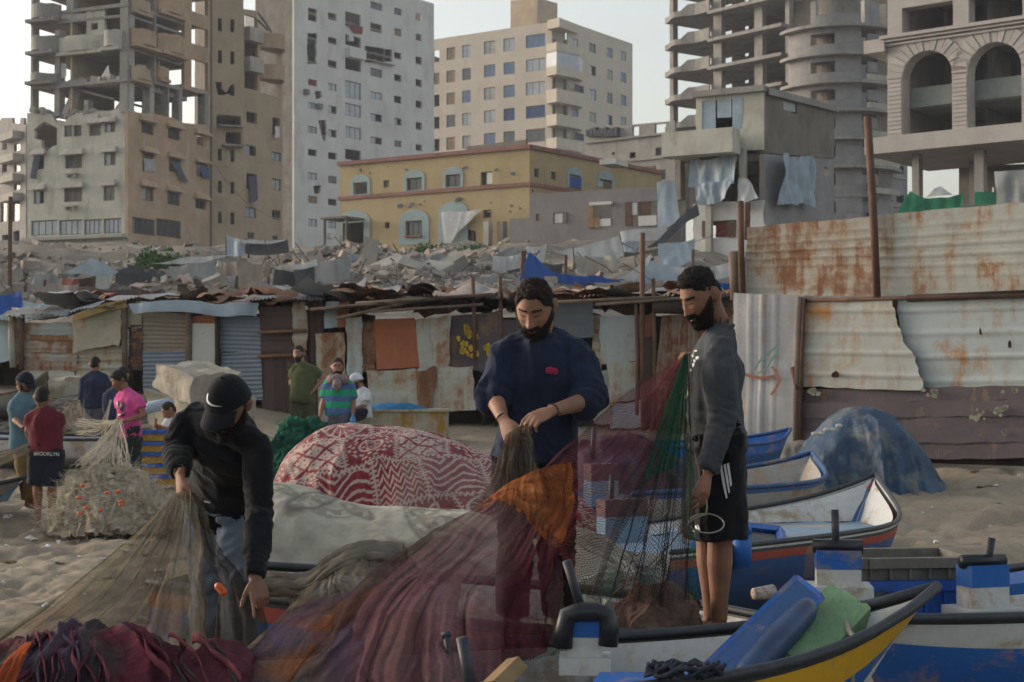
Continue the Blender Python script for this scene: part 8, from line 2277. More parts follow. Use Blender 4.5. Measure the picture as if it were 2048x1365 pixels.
far('person', 'man in a navy jacket and slate trousers seen from behind near the bank', 24.0, (190, 730), dict(neck=(190, 745), shL=(170, 756), shR=(208, 756), elL=(165, 785), wrL=(164, 812), elR=(211, 785), wrR=(208, 812), hipL=(180, 812), hipR=(200, 812), knL=(180, 858), knR=(200, 858), ankL=(180, 905), ankR=(200, 905)),
 (.1, .95, -.1), SKIN, HAIR, dict(name='jacket', mat=NAVYJ, sleeve=1.95, loose=.03, lo=.04, amp=.012), tr(GREYL), 'short', 0, toe=(0, 1, 0), hk=.98)
far('person', 'person in navy standing right behind the pink-shirted boy', 21.5, (246, 752), dict(neck=(242, 772), shL=(258, 784), shR=(220, 786), elL=(262, 815), wrL=(250, 838, -.2), elR=(214, 818), wrR=(222, 845, -.1), hipL=(250, 846), hipR=(230, 846), knL=(250, 895), knR=(230, 895), ankL=(250, 944), ankR=(230, 944)),
 (-.6, -.7, -.1), SKIN_D, HAIR_B, dict(name='jacket', mat=NAVYJ, sleeve=1.95, loose=.03, lo=.06, amp=.012), tr(NAVYS), 'short', .4, toe=(-1, 0, 0))
r_ = far('person', 'boy in a bright pink t-shirt pulling strands of the beige net', 19.4, (239, 762), dict(neck=(250, 781), shL=(276, 797, -.1), shR=(240, 795, .12), elL=(288, 832, -.15), wrL=(252, 842, -.3), elR=(240, 826, .05), wrR=(236, 846, -.1), hipL=(266, 862, -.05), hipR=(250, 862, .1), knL=(268, 906), knR=(252, 906), ankL=(272, 954), ankR=(254, 954)),
 (-.85, -.42, -.3), SKIN_D, HAIR, tee(PINK), tr(DKGREEN, flare=.02), 'fringe', 0, toe=(-1, -.3, 0))
for poly in ([(244, 802), (250, 812), (244, 824), (238, 818)], [(232, 806), (238, 801), (240, 818), (234, 812)], [(236, 829), (250, 827), (249, 833), (237, 834)]):
 decal('shirt_print', poly, 19.1, r_['shirt'], RUBBER_B, r_['root'], .012, 4)
far('person', 'bare-shouldered person crouching behind the crate stack', 20.6, (338, 822), dict(neck=(340, 838), shL=(356, 848), shR=(332, 850), elL=(350, 862, -.1), wrL=(326, 856, -.25), elR=(322, 866, -.1), wrR=(314, 852, -.3), hipL=(352, 905), hipR=(338, 905), knL=(336, 880, -.3), knR=(322, 885, -.3), ankL=(346, 940), ankR=(332, 940)),
 (-.8, -.3, -.5), SKIN, HAIR_B, dict(name='vest', mat=WHITE_S, sleeve=.2, loose=.012, lo=.05, amp=.01), tr(GREYL), 'buzz', 0, toe=(-1, -.3, 0))
far('person', 'stout bearded man in an olive shirt and olive trousers with a hand on his hip', 23.9, (597, 708), dict(neck=(603, 727), shL=(625, 738), shR=(588, 736), elL=(645, 758, .05), wrL=(628, 780, -.1), elR=(582, 765), wrR=(586, 795, -.05), hipL=(615, 796), hipR=(595, 796), knL=(618, 845), knR=(594, 845), ankL=(620, 896), ankR=(596, 896)),
 (-.25, -.95, -.1), SKIN, HAIR_B, tee(OLIVE, sleeve=.75, belly=.035), tr(OLIVE_T), 'short', 1.0, toe=(-.1, -1, 0), girth=1.1, hk=1.02)
r_ = far('person', 'man in a green and blue striped jersey with a checked scarf walking towards the heaps', 20.2, (675, 735), dict(neck=(675, 756), shL=(698, 768), shR=(654, 768), elL=(706, 800), wrL=(706, 830, -.1), elR=(648, 800), wrR=(640, 832, -.1), hipL=(688, 828), hipR=(666, 828), knL=(690, 885, -.1), knR=(668, 885), ankL=(690, 950, -.1), ankR=(668, 950, .1)),
 (.05, -.98, -.12), SKIN, HAIR_B, tee(m_stripes(), sleeve=.95, name='jersey', loose=.022, lo=.02), tr(GREYL), 'buzz', .9, toe=(0, -1, 0), hk=1.03)
nk = P(676, 757, 20.1); mb = MB()
mb.tube([nk + Vector((.1 * math.cos(t), .09 * math.sin(t), -.01 + .02 * math.sin(3 * t))) for t in np.linspace(0, 2 * math.pi, 20)], .05, 10); mb.tube([nk + Vector((0, -.09, -.03)), nk + Vector((0, -.13, -.1)), nk + Vector((.02, -.12, -.16))], [.06, .06, .02], 10)
mb.build('scarf', SCARF, r_['root'], True)
mb = MB(); p = P(706, 842, 20.0); mb.tube([p + Vector((0, 0, -.1)), p + Vector((0, 0, .03)), p + Vector((0, 0, .06)), p + Vector((0, 0, .09))], [.035, .035, .015, .015], 10)
tag(mb.build('bottle', m_plain('bottle_blue', (.03, .2, .42), .3), None, True), 'small blue bottle in the hand of the man in the striped jersey', 'bottle')
far('person', 'man in a white shirt and white cap sitting on the rusty bench box', 24.0, (713, 764), dict(neck=(722, 776), shL=(734, 786, -.1), shR=(714, 786, .1), elL=(732, 812, -.15), wrL=(708, 818, -.2), elR=(706, 810), wrR=(702, 818, -.15), hipL=(728, 828, -.1), hipR=(722, 828, .08), knL=(700, 830, -.35), knR=(694, 830, -.25), ankL=(698, 878, -.4), ankR=(690, 878, -.3)),
 (-.9, -.3, -.35), SKIN_D, HAIR, tee(WHITE_S, sleeve=.7), tr(NAVYS), 'short', .5, WHITE_S, toe=(-1, -.3, 0))
# ------------------------------------------------------------------ nets
def catmull(rows, ts, tq):
 rows = np.asarray(rows); out = []
 for t in tq:
  i = int(np.clip(np.searchsorted(ts, t) - 1, 0, len(ts) - 2)); a = (t - ts[i]) / (ts[i + 1] - ts[i])
  p0, p1, p2, p3 = rows[max(i - 1, 0)], rows[i], rows[i + 1], rows[min(i + 2, len(rows) - 1)]
  out.append(.5 * (2 * p1 + (p2 - p0) * a + (2 * p0 - 5 * p1 + 4 * p2 - p3) * a * a + (3 * p1 - p0 - 3 * p2 + p3) * a ** 3))
 return np.array(out)
def resample(pts, n):
 pts = np.array([tuple(P(*p)) for p in pts]); d = np.concatenate([[0], np.cumsum(np.linalg.norm(np.diff(pts, axis=0), axis=1))]); d /= d[-1]
 q = np.linspace(0, 1, n)
 return np.stack([np.interp(q, d, pts[:, k]) for k in range(3)], -1)
def netsheet(name, rows, ts, nu, nv, folds, amp, tint, mat, parent=None, seed=0.0, gather=1.6, lat=.5, droop=0.0, jag=0.0, sharp=.6):
 """netting hung between curves of photo points (u, v, distance); folds run along its length"""
 R_ = [resample(r, nu) for r in rows]
 tq = np.linspace(0, 1, nv)
 A = catmull(R_, ts, tq)
 U, T = np.meshgrid(np.linspace(0, 1, nu), tq)
 ph = U + .05 * fbm(U * 4 + seed, T * 2.2, seed, 3) + .015 * fbm(U * 20, T * 5, seed + 3, 2)
 f = np.zeros_like(U)
 for k, (n_, a_) in enumerate(((1, 1), (2.3, .55), (5.1, .3))):
  s_ = np.sin(2 * np.pi * folds * n_ * ph + k * 1.7 + seed); f += a_ * np.sign(s_) * np.abs(s_) ** sharp
 am = amp[0] + (amp[1] - amp[0]) * T
 A[..., 1] += am * f * .6
 dx = np.gradient(A[..., 0], axis=1); dz = np.gradient(A[..., 2], axis=1); L = np.sqrt(dx ** 2 + dz ** 2) + 1e-6
 g_ = am * lat * np.cos(2 * np.pi * folds * ph + seed)
 A[..., 0] += g_ * dx / L; A[..., 2] += g_ * dz / L
 A[..., 2] -= droop * 4 * T * (1 - T)
 A += (.008 * fbm(A[..., 0] * 12 + seed, A[..., 1] * 12, A[..., 2] * 12, 3))[..., None]
 if jag:
  e = jag * fbm(U * 30, U * 0 + seed, 1.0, 3)
  A[..., 2] += e * smooth01(.8, 1, T)
 du = np.linalg.norm(np.diff(A, axis=1), axis=-1).mean(0); uu = np.concatenate([[0], np.cumsum(du)]) * gather
 dv = np.linalg.norm(np.diff(A, axis=0), axis=-1).mean(1); vv_ = np.concatenate([[0], np.cumsum(dv)])
 uv = np.stack(np.broadcast_arrays(uu[None, :], vv_[:, None]), -1)
 C_ = tint(U, T, A) * (1 + .3 * fbm(ph * folds * 14 + seed, T * 2.5, seed, 3))[..., None]
 return grid_obj(name, A, mat, parent, True, uv, np.clip(C_, 0, 1))
def flat(c, var=.25, sc_=6):
 c = np.array(c)
 return lambda U, T, A: c * (1 + var * fbm(A[..., 0] * sc_, A[..., 1] * sc_, A[..., 2] * sc_, 3))[..., None]
def blend(stops, x):
 xs = [s[0] for s in stops]
 return np.stack([np.interp(x, xs, [s[1][k] for s in stops]) for k in range(3)], -1)
OLV, OLV2, MAR, MAR2, ORG, BGE, PUR, GRN, BLK = (.20, .165, .115), (.29, .245, .175), (.21, .10, .108), (.29, .15, .16), (.78, .28, .11), (.38, .31, .23), (.13, .09, .13), (.022, .15, .085), (.10, .10, .09)
NET_FINE = m_net('net_fine', .0075, .32, .54, dens=1.0)
NET_MED = m_net('net_medium', .009, .30, .42)
NET_OPEN = m_net('net_open', .020, .17, .12)
NET_OPEN2 = m_net('net_open_dense', .014, .24, .26)
NET_THICK = m_tint('net_bunched', .95, .6, 260, .55, .05, 0, .004)
def t_left(U, T, A):
 x = U + .12 * fbm(U * 3, T * 3, 1.0, 3)
 c = blend([(0, OLV), (.25, OLV2), (.45, OLV), (.6, (.15, .11, .085)), (.75, OLV2), (1, (.09, .075, .055))], x)
 w_ = smooth01(.25, .6, fbm(U * 5, T * 5, 7.0, 3))[..., None] * smooth01(.55, .9, T)[..., None]
 return c * (1 - .5 * w_) + np.array((.2, .09, .06)) * .5 * w_
rt = thing('fishing_net', 'brown-olive net fanning down from the hands of the man in the black cap', 'net', tuple(P(250, 1290, 6.1)))
netsheet('net_panel', [[(338, 1003, 6.40), (350, 988, 6.36), (366, 981, 6.34), (384, 986, 6.36)], [(262, 1072, 6.3), (310, 1062, 6.24), (360, 1064, 6.2), (404, 1066, 6.26)], [(130, 1178, 6.15), (235, 1182, 6.1), (330, 1184, 6.05), (412, 1172, 6.14)], [(-40, 1288, 6.0), (120, 1282, 5.9), (270, 1300, 5.86), (415, 1306, 5.95)]], [0, .3, .65, 1], 260, 120, 3.2, (.01, .05), t_left, NET_FINE, rt, 1.0)
netsheet('net_panel', [[(372, 990, 6.38), (384, 986, 6.38), (394, 992, 6.40)], [(400, 1090, 6.45), (425, 1100, 6.4), (452, 1110, 6.45)], [(436, 1180, 6.4), (478, 1188, 6.34), (516, 1196, 6.3)], [(420, 1310, 6.2), (490, 1312, 6.15), (556, 1290, 6.2)]], [0, .4, .65, 1], 90, 80, 2.2, (.008, .03), flat((.075, .065, .05)), NET_FINE, rt, 2.0)
mb = MB()
for k_ in range(5):
 pts = [P(345 + k_ * 9, 990 - k_ * 1.5, 6.33), P(300 + k_ * 20, 1080, 6.2), P(200 + k_ * 46, 1190, 6.05), P(60 + k_ * 80, 1290, 5.88)]
 mb.tube(pts, .0022, 5)
mb.build('seam_cord', m_plain('seam_olive', (.2, .18, .1), .9), rt, True)
FLOAT = m_plain('float_orange', (.55, .12, .035), .5, 0, .2, 40)
def net_float(a, b, r, label, parent=None):
 a, b = Vector(a), Vector(b); d = b - a; mb = MB()
 pts, rad = [], []
 for i in range(25):
  t = i / 24; pts.append(a + d * t); e = min(t, 1 - t) * 2
  rad.append(r * (min(1, .45 + 1.5 * e)) * (1 + .05 * (i % 2)))
 mb.tube(pts, rad, 12)
 o_ = mb.build('net_float', FLOAT, parent, True)
 return tag(o_, label, 'float', 'orange floats on the nets') if parent is None else o_
net_float(P(547, 1166, 6.6), P(576, 1172, 6.6), .013, 'ribbed orange float on the grey net swathe beside the pointing hand')
net_float(P(432, 1168, 6.3), P(452, 1190, 6.28), .016, 'orange float hanging by the leg of the man in the black cap')
def t_mar(U, T, A):
 x = U + .08 * fbm(U * 4, T * 2.5, 2.0, 3)
 c = blend([(0, (.12, .07, .055)), (.18, MAR), (.4, MAR2), (.55, MAR), (.75, (.12, .03, .042)), (1, (.07, .022, .03))], x)
 k = smooth01(.0, .5, fbm(U * 6, T * 3, 4.0, 3))[..., None]
 return c * (1 - .35 * k) + np.array((.14, .1, .085)) * .35 * k
def t_low(U, T, A):
 x = U * .9 + T * .25 + .16 * fbm(U * 3, T * 3, 6.0, 3)
 return blend([(0, BGE), (.2, (.17, .12, .09)), (.3, PUR), (.42, (.2, .12, .1)), (.5, (.36, .13, .05)), (.6, (.19, .12, .1)), (.72, PUR), (.9, MAR), (1.2, MAR2)], x)
rt = thing('fishing_net', 'big maroon net with an orange patch hanging from the hands of the man in navy', 'net', tuple(P(850, 1340, 6.0)))
netsheet('net_panel', [[(1010, 872, 6.74), (1024, 862, 6.70), (1040, 852, 6.68), (1058, 848, 6.72)], [(990, 945, 6.74), (1018, 940, 6.68), (1052, 935, 6.68), (1078, 930, 6.74)], [(950, 1024, 6.7), (1000, 1020, 6.64), (1060, 1040, 6.64), (1104, 1060, 6.7)]], [0, .5, 1], 120, 80, 3.0, (.008, .024), lambda U, T, A: blend([(0, (.15, .10, .08)), (.35, (.105, .08, .065)), (.7, (.09, .08, .06)), (1, (.07, .062, .05))], U + .1 * fbm(U * 4, T * 2, 1.0, 2)), NET_FINE, rt, 3.0)
netsheet('net_panel', [[(950, 1016, 6.68), (1008, 972, 6.62), (1070, 940, 6.62), (1144, 924, 6.7)], [(952, 1018, 6.68), (1010, 984, 6.6), (1068, 990, 6.6), (1146, 1012, 6.68)], [(956, 1020, 6.68), (1006, 998, 6.6), (1060, 1038, 6.6), (1118, 1104, 6.66)]], [0, .5, 1], 160, 70, 4.0, (.01, .014), lambda U, T, A: blend([(0, (.3, .1, .045)), (.4, ORG), (.7, (.38, .13, .04)), (1, (.25, .09, .03))], U + .2 * fbm(U * 3, T * 12, 5.0, 3)), m_net('net_orange', .0105, .30, .42), rt, 4.0, 1.3, jag=.02)
netsheet('net_panel', [[(950, 1018, 6.69), (1006, 992, 6.62), (1060, 1032, 6.62), (1120, 1098, 6.68)], [(852, 1070, 6.56), (920, 1075, 6.46), (1010, 1110, 6.44), (1124, 1150, 6.56)], [(712, 1186, 6.1), (810, 1205, 5.9), (960, 1200, 5.9), (1130, 1215, 6.1)], [(620, 1400, 5.5), (700, 1400, 5.35), (880, 1400, 5.35), (1140, 1276, 5.85)]], [0, .3, .65, 1], 420, 170, 6.0, (.012, .07), t_mar, NET_FINE, rt, 5.0)
netsheet('net_panel', [[(590, 1200, 6.5), (690, 1180, 6.45), (800, 1160, 6.4), (930, 1130, 6.4)], [(520, 1262, 5.9), (620, 1262, 5.8), (740, 1262, 5.8), (900, 1240, 5.85)], [(440, 1330, 5.6), (540, 1380, 5.45), (660, 1400, 5.35), (830, 1400, 5.35)]], [0, .5, 1], 260, 90, 3.2, (.02, .06), t_low, NET_FINE, rt, 6.0)
netsheet('net_panel', [[(612, 1172, 6.62), (680, 1126, 6.56), (740, 1106, 6.54), (806, 1110, 6.58)], [(575, 1196, 6.54), (660, 1170, 6.44), (740, 1158, 6.42), (840, 1140, 6.5)], [(560, 1240, 6.44), (650, 1220, 6.36), (740, 1210, 6.34), (860, 1180, 6.42)]], [0, .5, 1], 200, 60, 3.0, (.02, .04), flat((.235, .205, .165), .3), m_net('net_grey', .007, .34, .8), rt, 7.0)
rn = random.Random(17)
def bundle(pts, r0, col, parent, i, n=60):
 """a rope-like gather of netting along a path"""
 q = np.array([tuple(p) for p in pts]); tq = np.linspace(0, 1, n)
 C_ = catmull(q, np.linspace(0, 1, len(q)), tq)
 a_ = np.linspace(0, 2 * np.pi, 15)[None, :-1]; t_ = tq[:, None]
 nn = np.stack([C_[:, None, 0] + r0 * .5 * fbm(t_ * 7 + i, a_ * 0, i, 2), C_[:, None, 1] + r0 * np.cos(a_) * (1 + .3 * fbm(t_ * 9 + i, a_, i, 2)), C_[:, None, 2] + r0 * np.sin(a_) * (1 + .35 * fbm(t_ * 9 + i, a_ * 1.5, i + 3, 2))], -1)
 nn = np.concatenate([nn, nn[:, :1]], 1)
 c_ = np.array(col) * (1 + .3 * fbm(t_ * 12, a_[:, :1] * 0 + i, 1.0, 2))[..., None] * np.ones((n, 15, 1))
 return grid_obj('net_fold', nn, NET_THICK, parent, True, None, c_)
for i in range(9):
 o1, o2 = rn.uniform(-10, 10), rn.uniform(-.06, .06)
 bundle([P(508, 1176 + o1 * .6, 6.58 + o2), P(560, 1170 + o1, 6.6 + o2), P(612, 1172 + o1, 6.6 + o2), P(650, 1140 + o1 * 1.4, 6.58 + o2), P(700, 1116 + o1 * 1.2, 6.58 + o2), P(760, 1108 + o1, 6.58 + o2), P(806, 1114 + o1, 6.58 + o2)], rn.uniform(.018, .034), (.2, .175, .14), rt, i)
def t_fan(U, T, A):
 x = U + .06 * fbm(U * 5, T * 2, 3.0, 2)
 return blend([(0, (.22, .09, .1)), (.3, (.28, .07, .09)), (.55, (.2, .06, .075)), (.8, (.15, .08, .07)), (1, (.10, .06, .055))], x) * (1 - .25 * T[..., None])
def t_green(U, T, A):
 x = U + .1 * fbm(U * 5, T * 2, 3.0, 2)
 top_ = blend([(0, (.14, .025, .045)), (.25, (.14, .025, .045)), (.38, GRN), (.85, (.012, .13, .075)), (1, (.03, .06, .045))], x)
 low_ = blend([(0, BLK), (.3, (.05, .055, .05)), (.42, (.13, .03, .045)), (.5, (.05, .05, .045)), (.62, (.012, .07, .045)), (.7, (.1, .03, .04)), (.8, BLK), (.93, (.1, .025, .04)), (1, GRN)], x)
 k = smooth01(.38, .62, T + .12 * fbm(U * 3, T * 3, 9.0, 2))[..., None]
 return top_ * (1 - k) + low_ * k
rt = thing('fishing_net', 'red and green net fanned out from the raised hand of the man in charcoal', 'net', tuple(P(1290, 1190, 6.8)))
netsheet('net_panel', [[(1364, 714, 7.18), (1369, 709, 7.16), (1374, 708, 7.15)], [(1250, 792, 7.05), (1290, 850, 7.0), (1335, 905, 7.0)], [(1150, 880, 6.95), (1190, 985, 6.88), (1240, 1080, 6.84)], [(1070, 960, 6.88), (1104, 1080, 6.8), (1150, 1170, 6.76), (1205, 1215, 6.75)]], [0, .35, .7, 1], 170, 120, 3.4, (.006, .045), t_fan, NET_OPEN2, rt, 8.0, 1.3)
netsheet('net_panel', [[(1367, 710, 7.14), (1373, 708, 7.12), (1380, 709, 7.12)], [(1310, 850, 7.02), (1346, 850, 6.98), (1384, 850, 7.0)], [(1250, 1010, 6.9), (1310, 1016, 6.86), (1384, 1020, 6.88)], [(1190, 1190, 6.76), (1250, 1206, 6.72), (1320, 1212, 6.72), (1388, 1200, 6.78)]], [0, .33, .68, 1], 170, 130, 4.2, (.006, .05), t_green, NET_OPEN, rt, 9.0, 1.3)
netsheet('net_panel', [[(1366, 712, 7.1), (1376, 708, 7.1)], [(1320, 845, 6.98), (1368, 850, 6.96)], [(1290, 960, 6.9), (1350, 935, 6.9)]], [0, .55, 1], 80, 70, 3.0, (.005, .02), flat((.012, .13, .075), .3), NET_OPEN2, rt, 10.0, 1.5)
mb = MB()
for i in range(16):
 x = rn.uniform(0, 1); a = (1367 + 8 * x, 711); c = (1195 + 185 * x, 1200 + rn.uniform(-15, 10)); b = ((a[0] + c[0]) / 2 + rn.uniform(-8, 14), 950)
 mb.tube([P(*a, 7.1), P(*b, 6.92), P(*c, 6.72)], rn.uniform(.0012, .003), 4)
mb.build('head_line', m_plain('cord_dark', (.04, .03, .03), .9), rt, True, kind='stuff')
t = netsheet('green_net', [[(960, 1318, 5.9), (1060, 1290, 5.95), (1200, 1262, 6.05)], [(900, 1345, 5.75), (1010, 1335, 5.75), (1130, 1300, 5.85)]], [0, 1], 120, 30, 4, (.006, .02), flat(GRN), NET_OPEN, None, 11.0)
tag(t, 'narrow green net lying along the inner side of the nearest boat', 'net')
t = netsheet('green_net', [[(1150, 1165, 7.4), (1230, 1140, 7.4), (1300, 1150, 7.4)], [(1140, 1250, 7.0), (1240, 1240, 6.95), (1320, 1250, 6.95)]], [0, 1], 120, 40, 4, (.02, .05), flat((.01, .06, .04)), NET_OPEN2, None, 12.0)
tag(t, 'dark green net lying in the boat under the fanned net', 'net')
def t_pile(X, g, A):
 cx, cz = P(170, 1245, 5.6).x, P(170, 1245, 5.6).z
 an = np.arctan2(A[..., 2] - cz - .1, A[..., 0] - cx) + .25 * fbm(A[..., 0] * 4, A[..., 1] * 4, A[..., 2] * 4, 3)
 x = (an / np.pi + 1) % 1
 c = blend([(0, (.2, .04, .06)), (.12, (.16, .03, .05)), (.2, (.085, .075, .07)), (.3, (.13, .09, .13)), (.42, (.1, .07, .1)), (.5, (.17, .125, .17)), (.58, (.07, .05, .07)), (.7, (.075, .07, .065)), (.78, (.17, .035, .055)), (.9, (.12, .08, .115)), (1, (.2, .04, .06))], x)
 c = c * .72; u_ = smooth01(P(330, 1240, 5.6).x, P(400, 1240, 5.6).x, A[..., 0])[..., None]
 return c * (1 - u_) + np.array((.12, .035, .05)) * u_ * (1 + .3 * fbm(A[..., 0] * 9, A[..., 1] * 9, 1.0, 3))[..., None]
def net_heap(name, label, sil, Y, df, db, tintf, zb, folds=.05, rough=.03, seed=1.0, nx=320, nf=140, ff=6.0, strands=0, scol=None, cat='net heap', radial=None):
 o_ = mound(name, sil, Y, df, db, NET_THICK, nx, nf, 20, zb, rough, 0, seed, None, .7)
 me = o_.data; co = get_co(me); no = get_no(me)
 th = np.arctan2(co[:, 2] - co[:, 2].max(), co[:, 0] - co[:, 0].mean())
 q = fbm(co[:, 0] * 3 + seed, co[:, 1] * 3, co[:, 2] * 3, 3)
 ridge = 1 - np.abs(np.sin(co[:, 0] * ff * 2.2 + q * 4.5 + co[:, 2] * 3))
 ridge2 = 1 - np.abs(np.sin(co[:, 0] * ff * 5 - co[:, 2] * ff * 2 + q * 6))
 if radial:
  cx, cz = radial; an = np.arctan2(co[:, 2] - cz, co[:, 0] - cx); rr_ = np.hypot(co[:, 0] - cx, co[:, 2] - cz)
  ridge = 1 - np.abs(np.sin(an * 5.5 + rr_ * 3 + q * 1.6)); ridge2 = 1 - np.abs(np.sin(an * 15 + rr_ * 5 + q * 2.5))
 d = folds * (ridge ** 1.3 - .4) + folds * .35 * (ridge2 - .4) + folds * .3 * fbm(co[:, 0] * 22, co[:, 1] * 22, co[:, 2] * 22, 3)
 co = co + no * d[:, None]; set_co(me, co)
 C_ = tintf(co[:, 0], None, co)
 ca = me.color_attributes.new('tint', 'FLOAT_COLOR', 'POINT')
 ca.data.foreach_set('color', np.concatenate([C_, np.ones((len(co), 1))], 1).astype(np.float32).ravel())
 tag(o_, label, cat)
 if strands:
  rn_ = random.Random(int(seed * 7)); mb_ = MB(); no = get_no(me)
  for i in range(strands):
   k = rn_.randrange(len(co)); p = Vector(co[k]); n_ = Vector(no[k]); t_ = Vector((rn_.gauss(0, 1), rn_.gauss(0, .5), rn_.gauss(0, .5))).normalized(); L_ = rn_.uniform(.08, .3)
   mb_.tube([p, p + t_ * L_ * .5 + n_ * rn_.uniform(.01, .06), p + t_ * L_ + n_ * rn_.uniform(-.05, .01)], rn_.uniform(.0006, .0013), 3, cap=False)
  mb_.build('loose_strand', scol, o_, kind='stuff')
 return o_
pile = net_heap('net_heap', 'heap of purple and maroon nets at the bottom left corner', [(-90, 1340), (-40, 1312), (0, 1300), (40, 1282), (90, 1262), (140, 1252), (190, 1250), (250, 1256), (310, 1268), (350, 1290), (385, 1302), (430, 1290), (470, 1296), (500, 1316), (515, 1356), (520, 1400)], 5.6, .5, .35, t_pile, .25, .03, .004, 2.0, 400, 170, 5.5, radial=(P(150, 1150, 5.6).x, P(150, 1150, 5.6).z))
rp = random.Random(5)
PC = [(.09, .062, .09), (.115, .085, .115), (.10, .026, .038), (.12, .034, .05), (.05, .046, .042), (.07, .05, .07)]
for i in range(30):
 u0 = rp.uniform(30, 440); k = (u0 - 200) / 270; v0 = 1262 + 26 * k * k + rp.uniform(-4, 16); u1 = u0 + k * 60 + rp.uniform(-60, 60); um = (u0 + u1) / 2 + rp.uniform(-25, 25)
 bundle([P(u0 - 12, v0 + 6, 5.62), P(u0, v0 + 4, 5.54), P(um, v0 + 44, 5.40), P(u1, v0 + 85, 5.28), P(u1 + rp.uniform(-20, 20), 1400, 5.2)], rp.uniform(.007, .016), PC[rp.randrange(4) if u0 < 260 else rp.choice([2, 2, 3, 4, 0])], pile, i + 50, 44)
t = netsheet('orange_net', [[(40, 1292, 5.35), (64, 1282, 5.3)], [(0, 1330, 5.2), (40, 1325, 5.18)], [(-20, 1370, 5.15), (22, 1375, 5.12)]], [0, .5, 1], 40, 40, 2, (.01, .02), flat((.42, .1, .04)), m_net('net_orange_dense', .008, .35, .8), None, 13.0)
tag(t, 'strip of orange netting on the left side of the purple net heap', 'net')
net_heap('net_heap', 'brown net bunched at the feet of the man in charcoal', [(1190, 1280), (1212, 1238), (1235, 1205), (1262, 1182), (1300, 1166), (1335, 1170), (1365, 1186), (1388, 1206), (1402, 1235), (1412, 1280)], 6.95, .22, .2, lambda X, g, A: np.array((.16, .105, .085)) * (1 + .35 * fbm(A[:, 0] * 8, A[:, 1] * 8, A[:, 2] * 8, 3))[:, None], .38, .03, .02, 3.0, 220, 110, 9.0)
net_heap('net_heap', 'dark green and maroon net tucked beside the bare feet', [(1362, 1272), (1370, 1215), (1382, 1190), (1392, 1194), (1400, 1222), (1404, 1272)], 7.14, .1, .2, lambda X, g, A: blend([(0, (.012, .045, .035)), (.5, (.06, .016, .026)), (1, (.09, .02, .035))], smooth01(P(1375, 1200, 7.1).x, P(1425, 1200, 7.1).x, A[:, 0]) + .3 * fbm(A[:, 0] * 9, A[:, 1] * 9, A[:, 2] * 9, 2)), .38, .02, .02, 4.0, 90, 60, 9)
net_heap('net_heap', 'mound of dark green net behind the carpet-covered heap', [(528, 985), (534, 930), (545, 885), (562, 856), (590, 842), (622, 838), (648, 846), (672, 862), (700, 880), (730, 900)], 14.2, .7, .6, lambda X, g, A: np.array((.018, .085, .058)) * (1 + .45 * fbm(A[:, 0] * 5, A[:, 1] * 5, A[:, 2] * 5, 4))[:, None], .0, .06, .05, 5.0, 170, 90, 5, 300, m_plain('strand_green', (.02, .12, .08), .95))
o = net_heap('net_heap', 'fuzzy heap of pale beige gill net beside the boys', [(112, 1042), (122, 1015), (136, 985), (160, 958), (200, 940), (240, 936), (275, 946), (300, 964), (325, 990), (348, 1012), (376, 1036)], 16.6, .75, .9, lambda X, g, A: np.array((.43, .37, .285)) * (1 + .3 * fbm(A[:, 0] * 6, A[:, 1] * 6, A[:, 2] * 6, 4))[:, None], .05, .07, .06, 6.0, 220, 100, 5, 3000, m_plain('strand_beige', (.55, .48, .37), .95))
FLB = ['orange float in the beige net heap, ' + x for x in ('second from the left edge', 'highest on the left side', 'low on the left side, third up', 'lowest at the left side', 'highest on the right side', 'just under the highest right one', 'lowest of the right pair', 'lowest in the middle', 'single one in the middle')]
for i, (u, v) in enumerate([(158, 996), (166, 972), (172, 1016), (160, 1028), (236, 984), (242, 1004), (243, 1010), (200, 1022), (214, 986)]):
 net_float(P(u - 5, v, 15.86), P(u + 5, v - 1, 15.86), .017, FLB[i])
mb = MB()
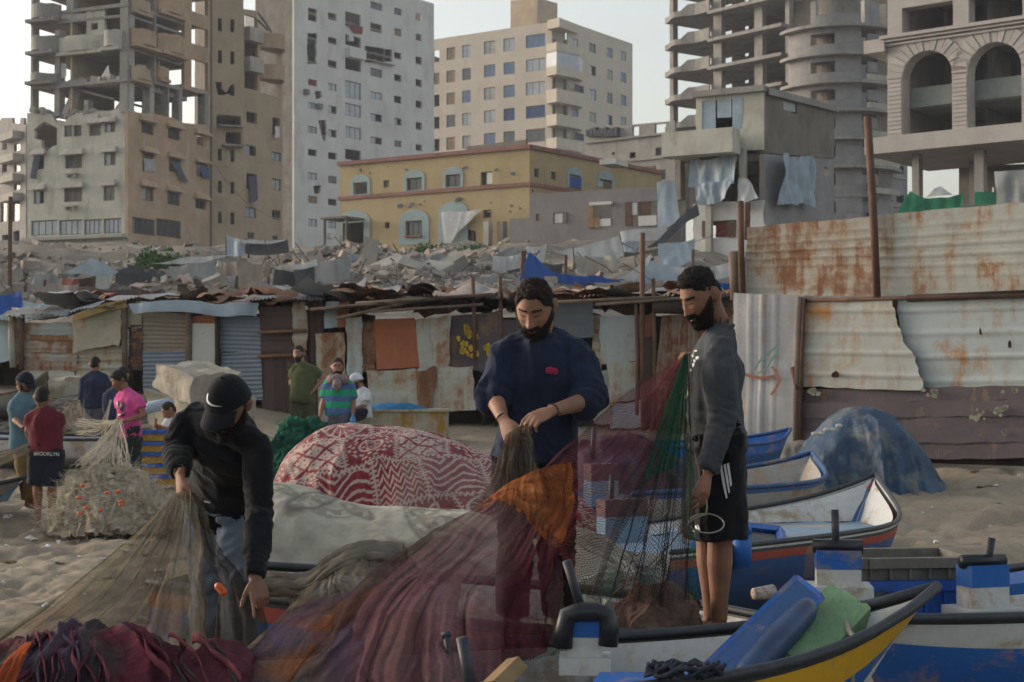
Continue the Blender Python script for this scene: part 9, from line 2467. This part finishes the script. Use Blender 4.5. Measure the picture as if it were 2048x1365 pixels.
for i in range(70):
 a = P(236 + rn.uniform(-5, 10), 842 + rn.uniform(-4, 6), 18.9); c = P(rn.uniform(150, 262), rn.uniform(915, 940), rn.uniform(16.6, 17.2)); m_ = (a + c) / 2 + Vector((rn.uniform(-.06, .06), 0, -rn.uniform(.0, .08)))
 mb.tube([a, m_, c], rn.uniform(.002, .0045), 3, cap=False)
for i in range(26):
 a = P(234, 842 + rn.uniform(-4, 4), 18.9); c = P(rn.uniform(150, 170), rn.uniform(832, 872), 19.2); m_ = (a + c) / 2 + Vector((0, 0, -rn.uniform(.0, .1)))
 mb.tube([a, m_, c], rn.uniform(.002, .004), 3, cap=False)
for i in range(14):
 a = P(222 + rn.uniform(-3, 3), 800, 19.4); c = P(206 + rn.uniform(-6, 6), 850 + rn.uniform(0, 30), 19.0); mb.tube([a, (a + c) / 2, c], .003, 3, cap=False)
tag(mb.build('net_strands', bpy.data.materials['strand_beige'], None, kind='stuff'), 'pale strands of net drawn up by the boy in pink', 'net')
t = netsheet('beige_net', [[(70, 882, 16.6), (74, 896, 16.6)], [(20, 898, 16.5), (30, 922, 16.4)], [(-40, 915, 16.4), (-40, 950, 16.3)]], [0, .5, 1], 60, 60, 2.5, (.01, .05), flat((.3, .25, .18)), m_net('net_beige', .02, .3, .5), None, 14.0)
tag(t, 'beige net stretched from the boy in maroon over the boat at the left edge', 'net')
t = netsheet('beige_net', [[(140, 806, 23.4), (160, 800, 23.4)], [(120, 830, 22.9), (170, 826, 22.8)], [(100, 858, 22.2), (210, 850, 22)]], [0, .5, 1], 60, 50, 2.5, (.01, .06), flat((.3, .26, .2)), m_net('net_beige2', .02, .25, .3), None, 15.0)
tag(t, 'pale net held by the man in the navy jacket over the white boat', 'net')
# ------------------------------------------------------------------ haze
t = NT('haze')
pv = t.n('ShaderNodeVolumePrincipled')
pv.inputs['Color'].default_value = (.85, .9, 1.0, 1)
pv.inputs['Density'].default_value = .00042
pv.inputs['Anisotropy'].default_value = .2
t.l(pv.outputs[0], t.out.inputs['Volume'])
mb = MB(); mb.box((0, 740, 49.5), (2200, 1580, 110))
hz = mb.build('haze', t.mat, None, kind='stuff')
tag(hz, 'thin evening haze over the beach and the far buildings', 'haze')
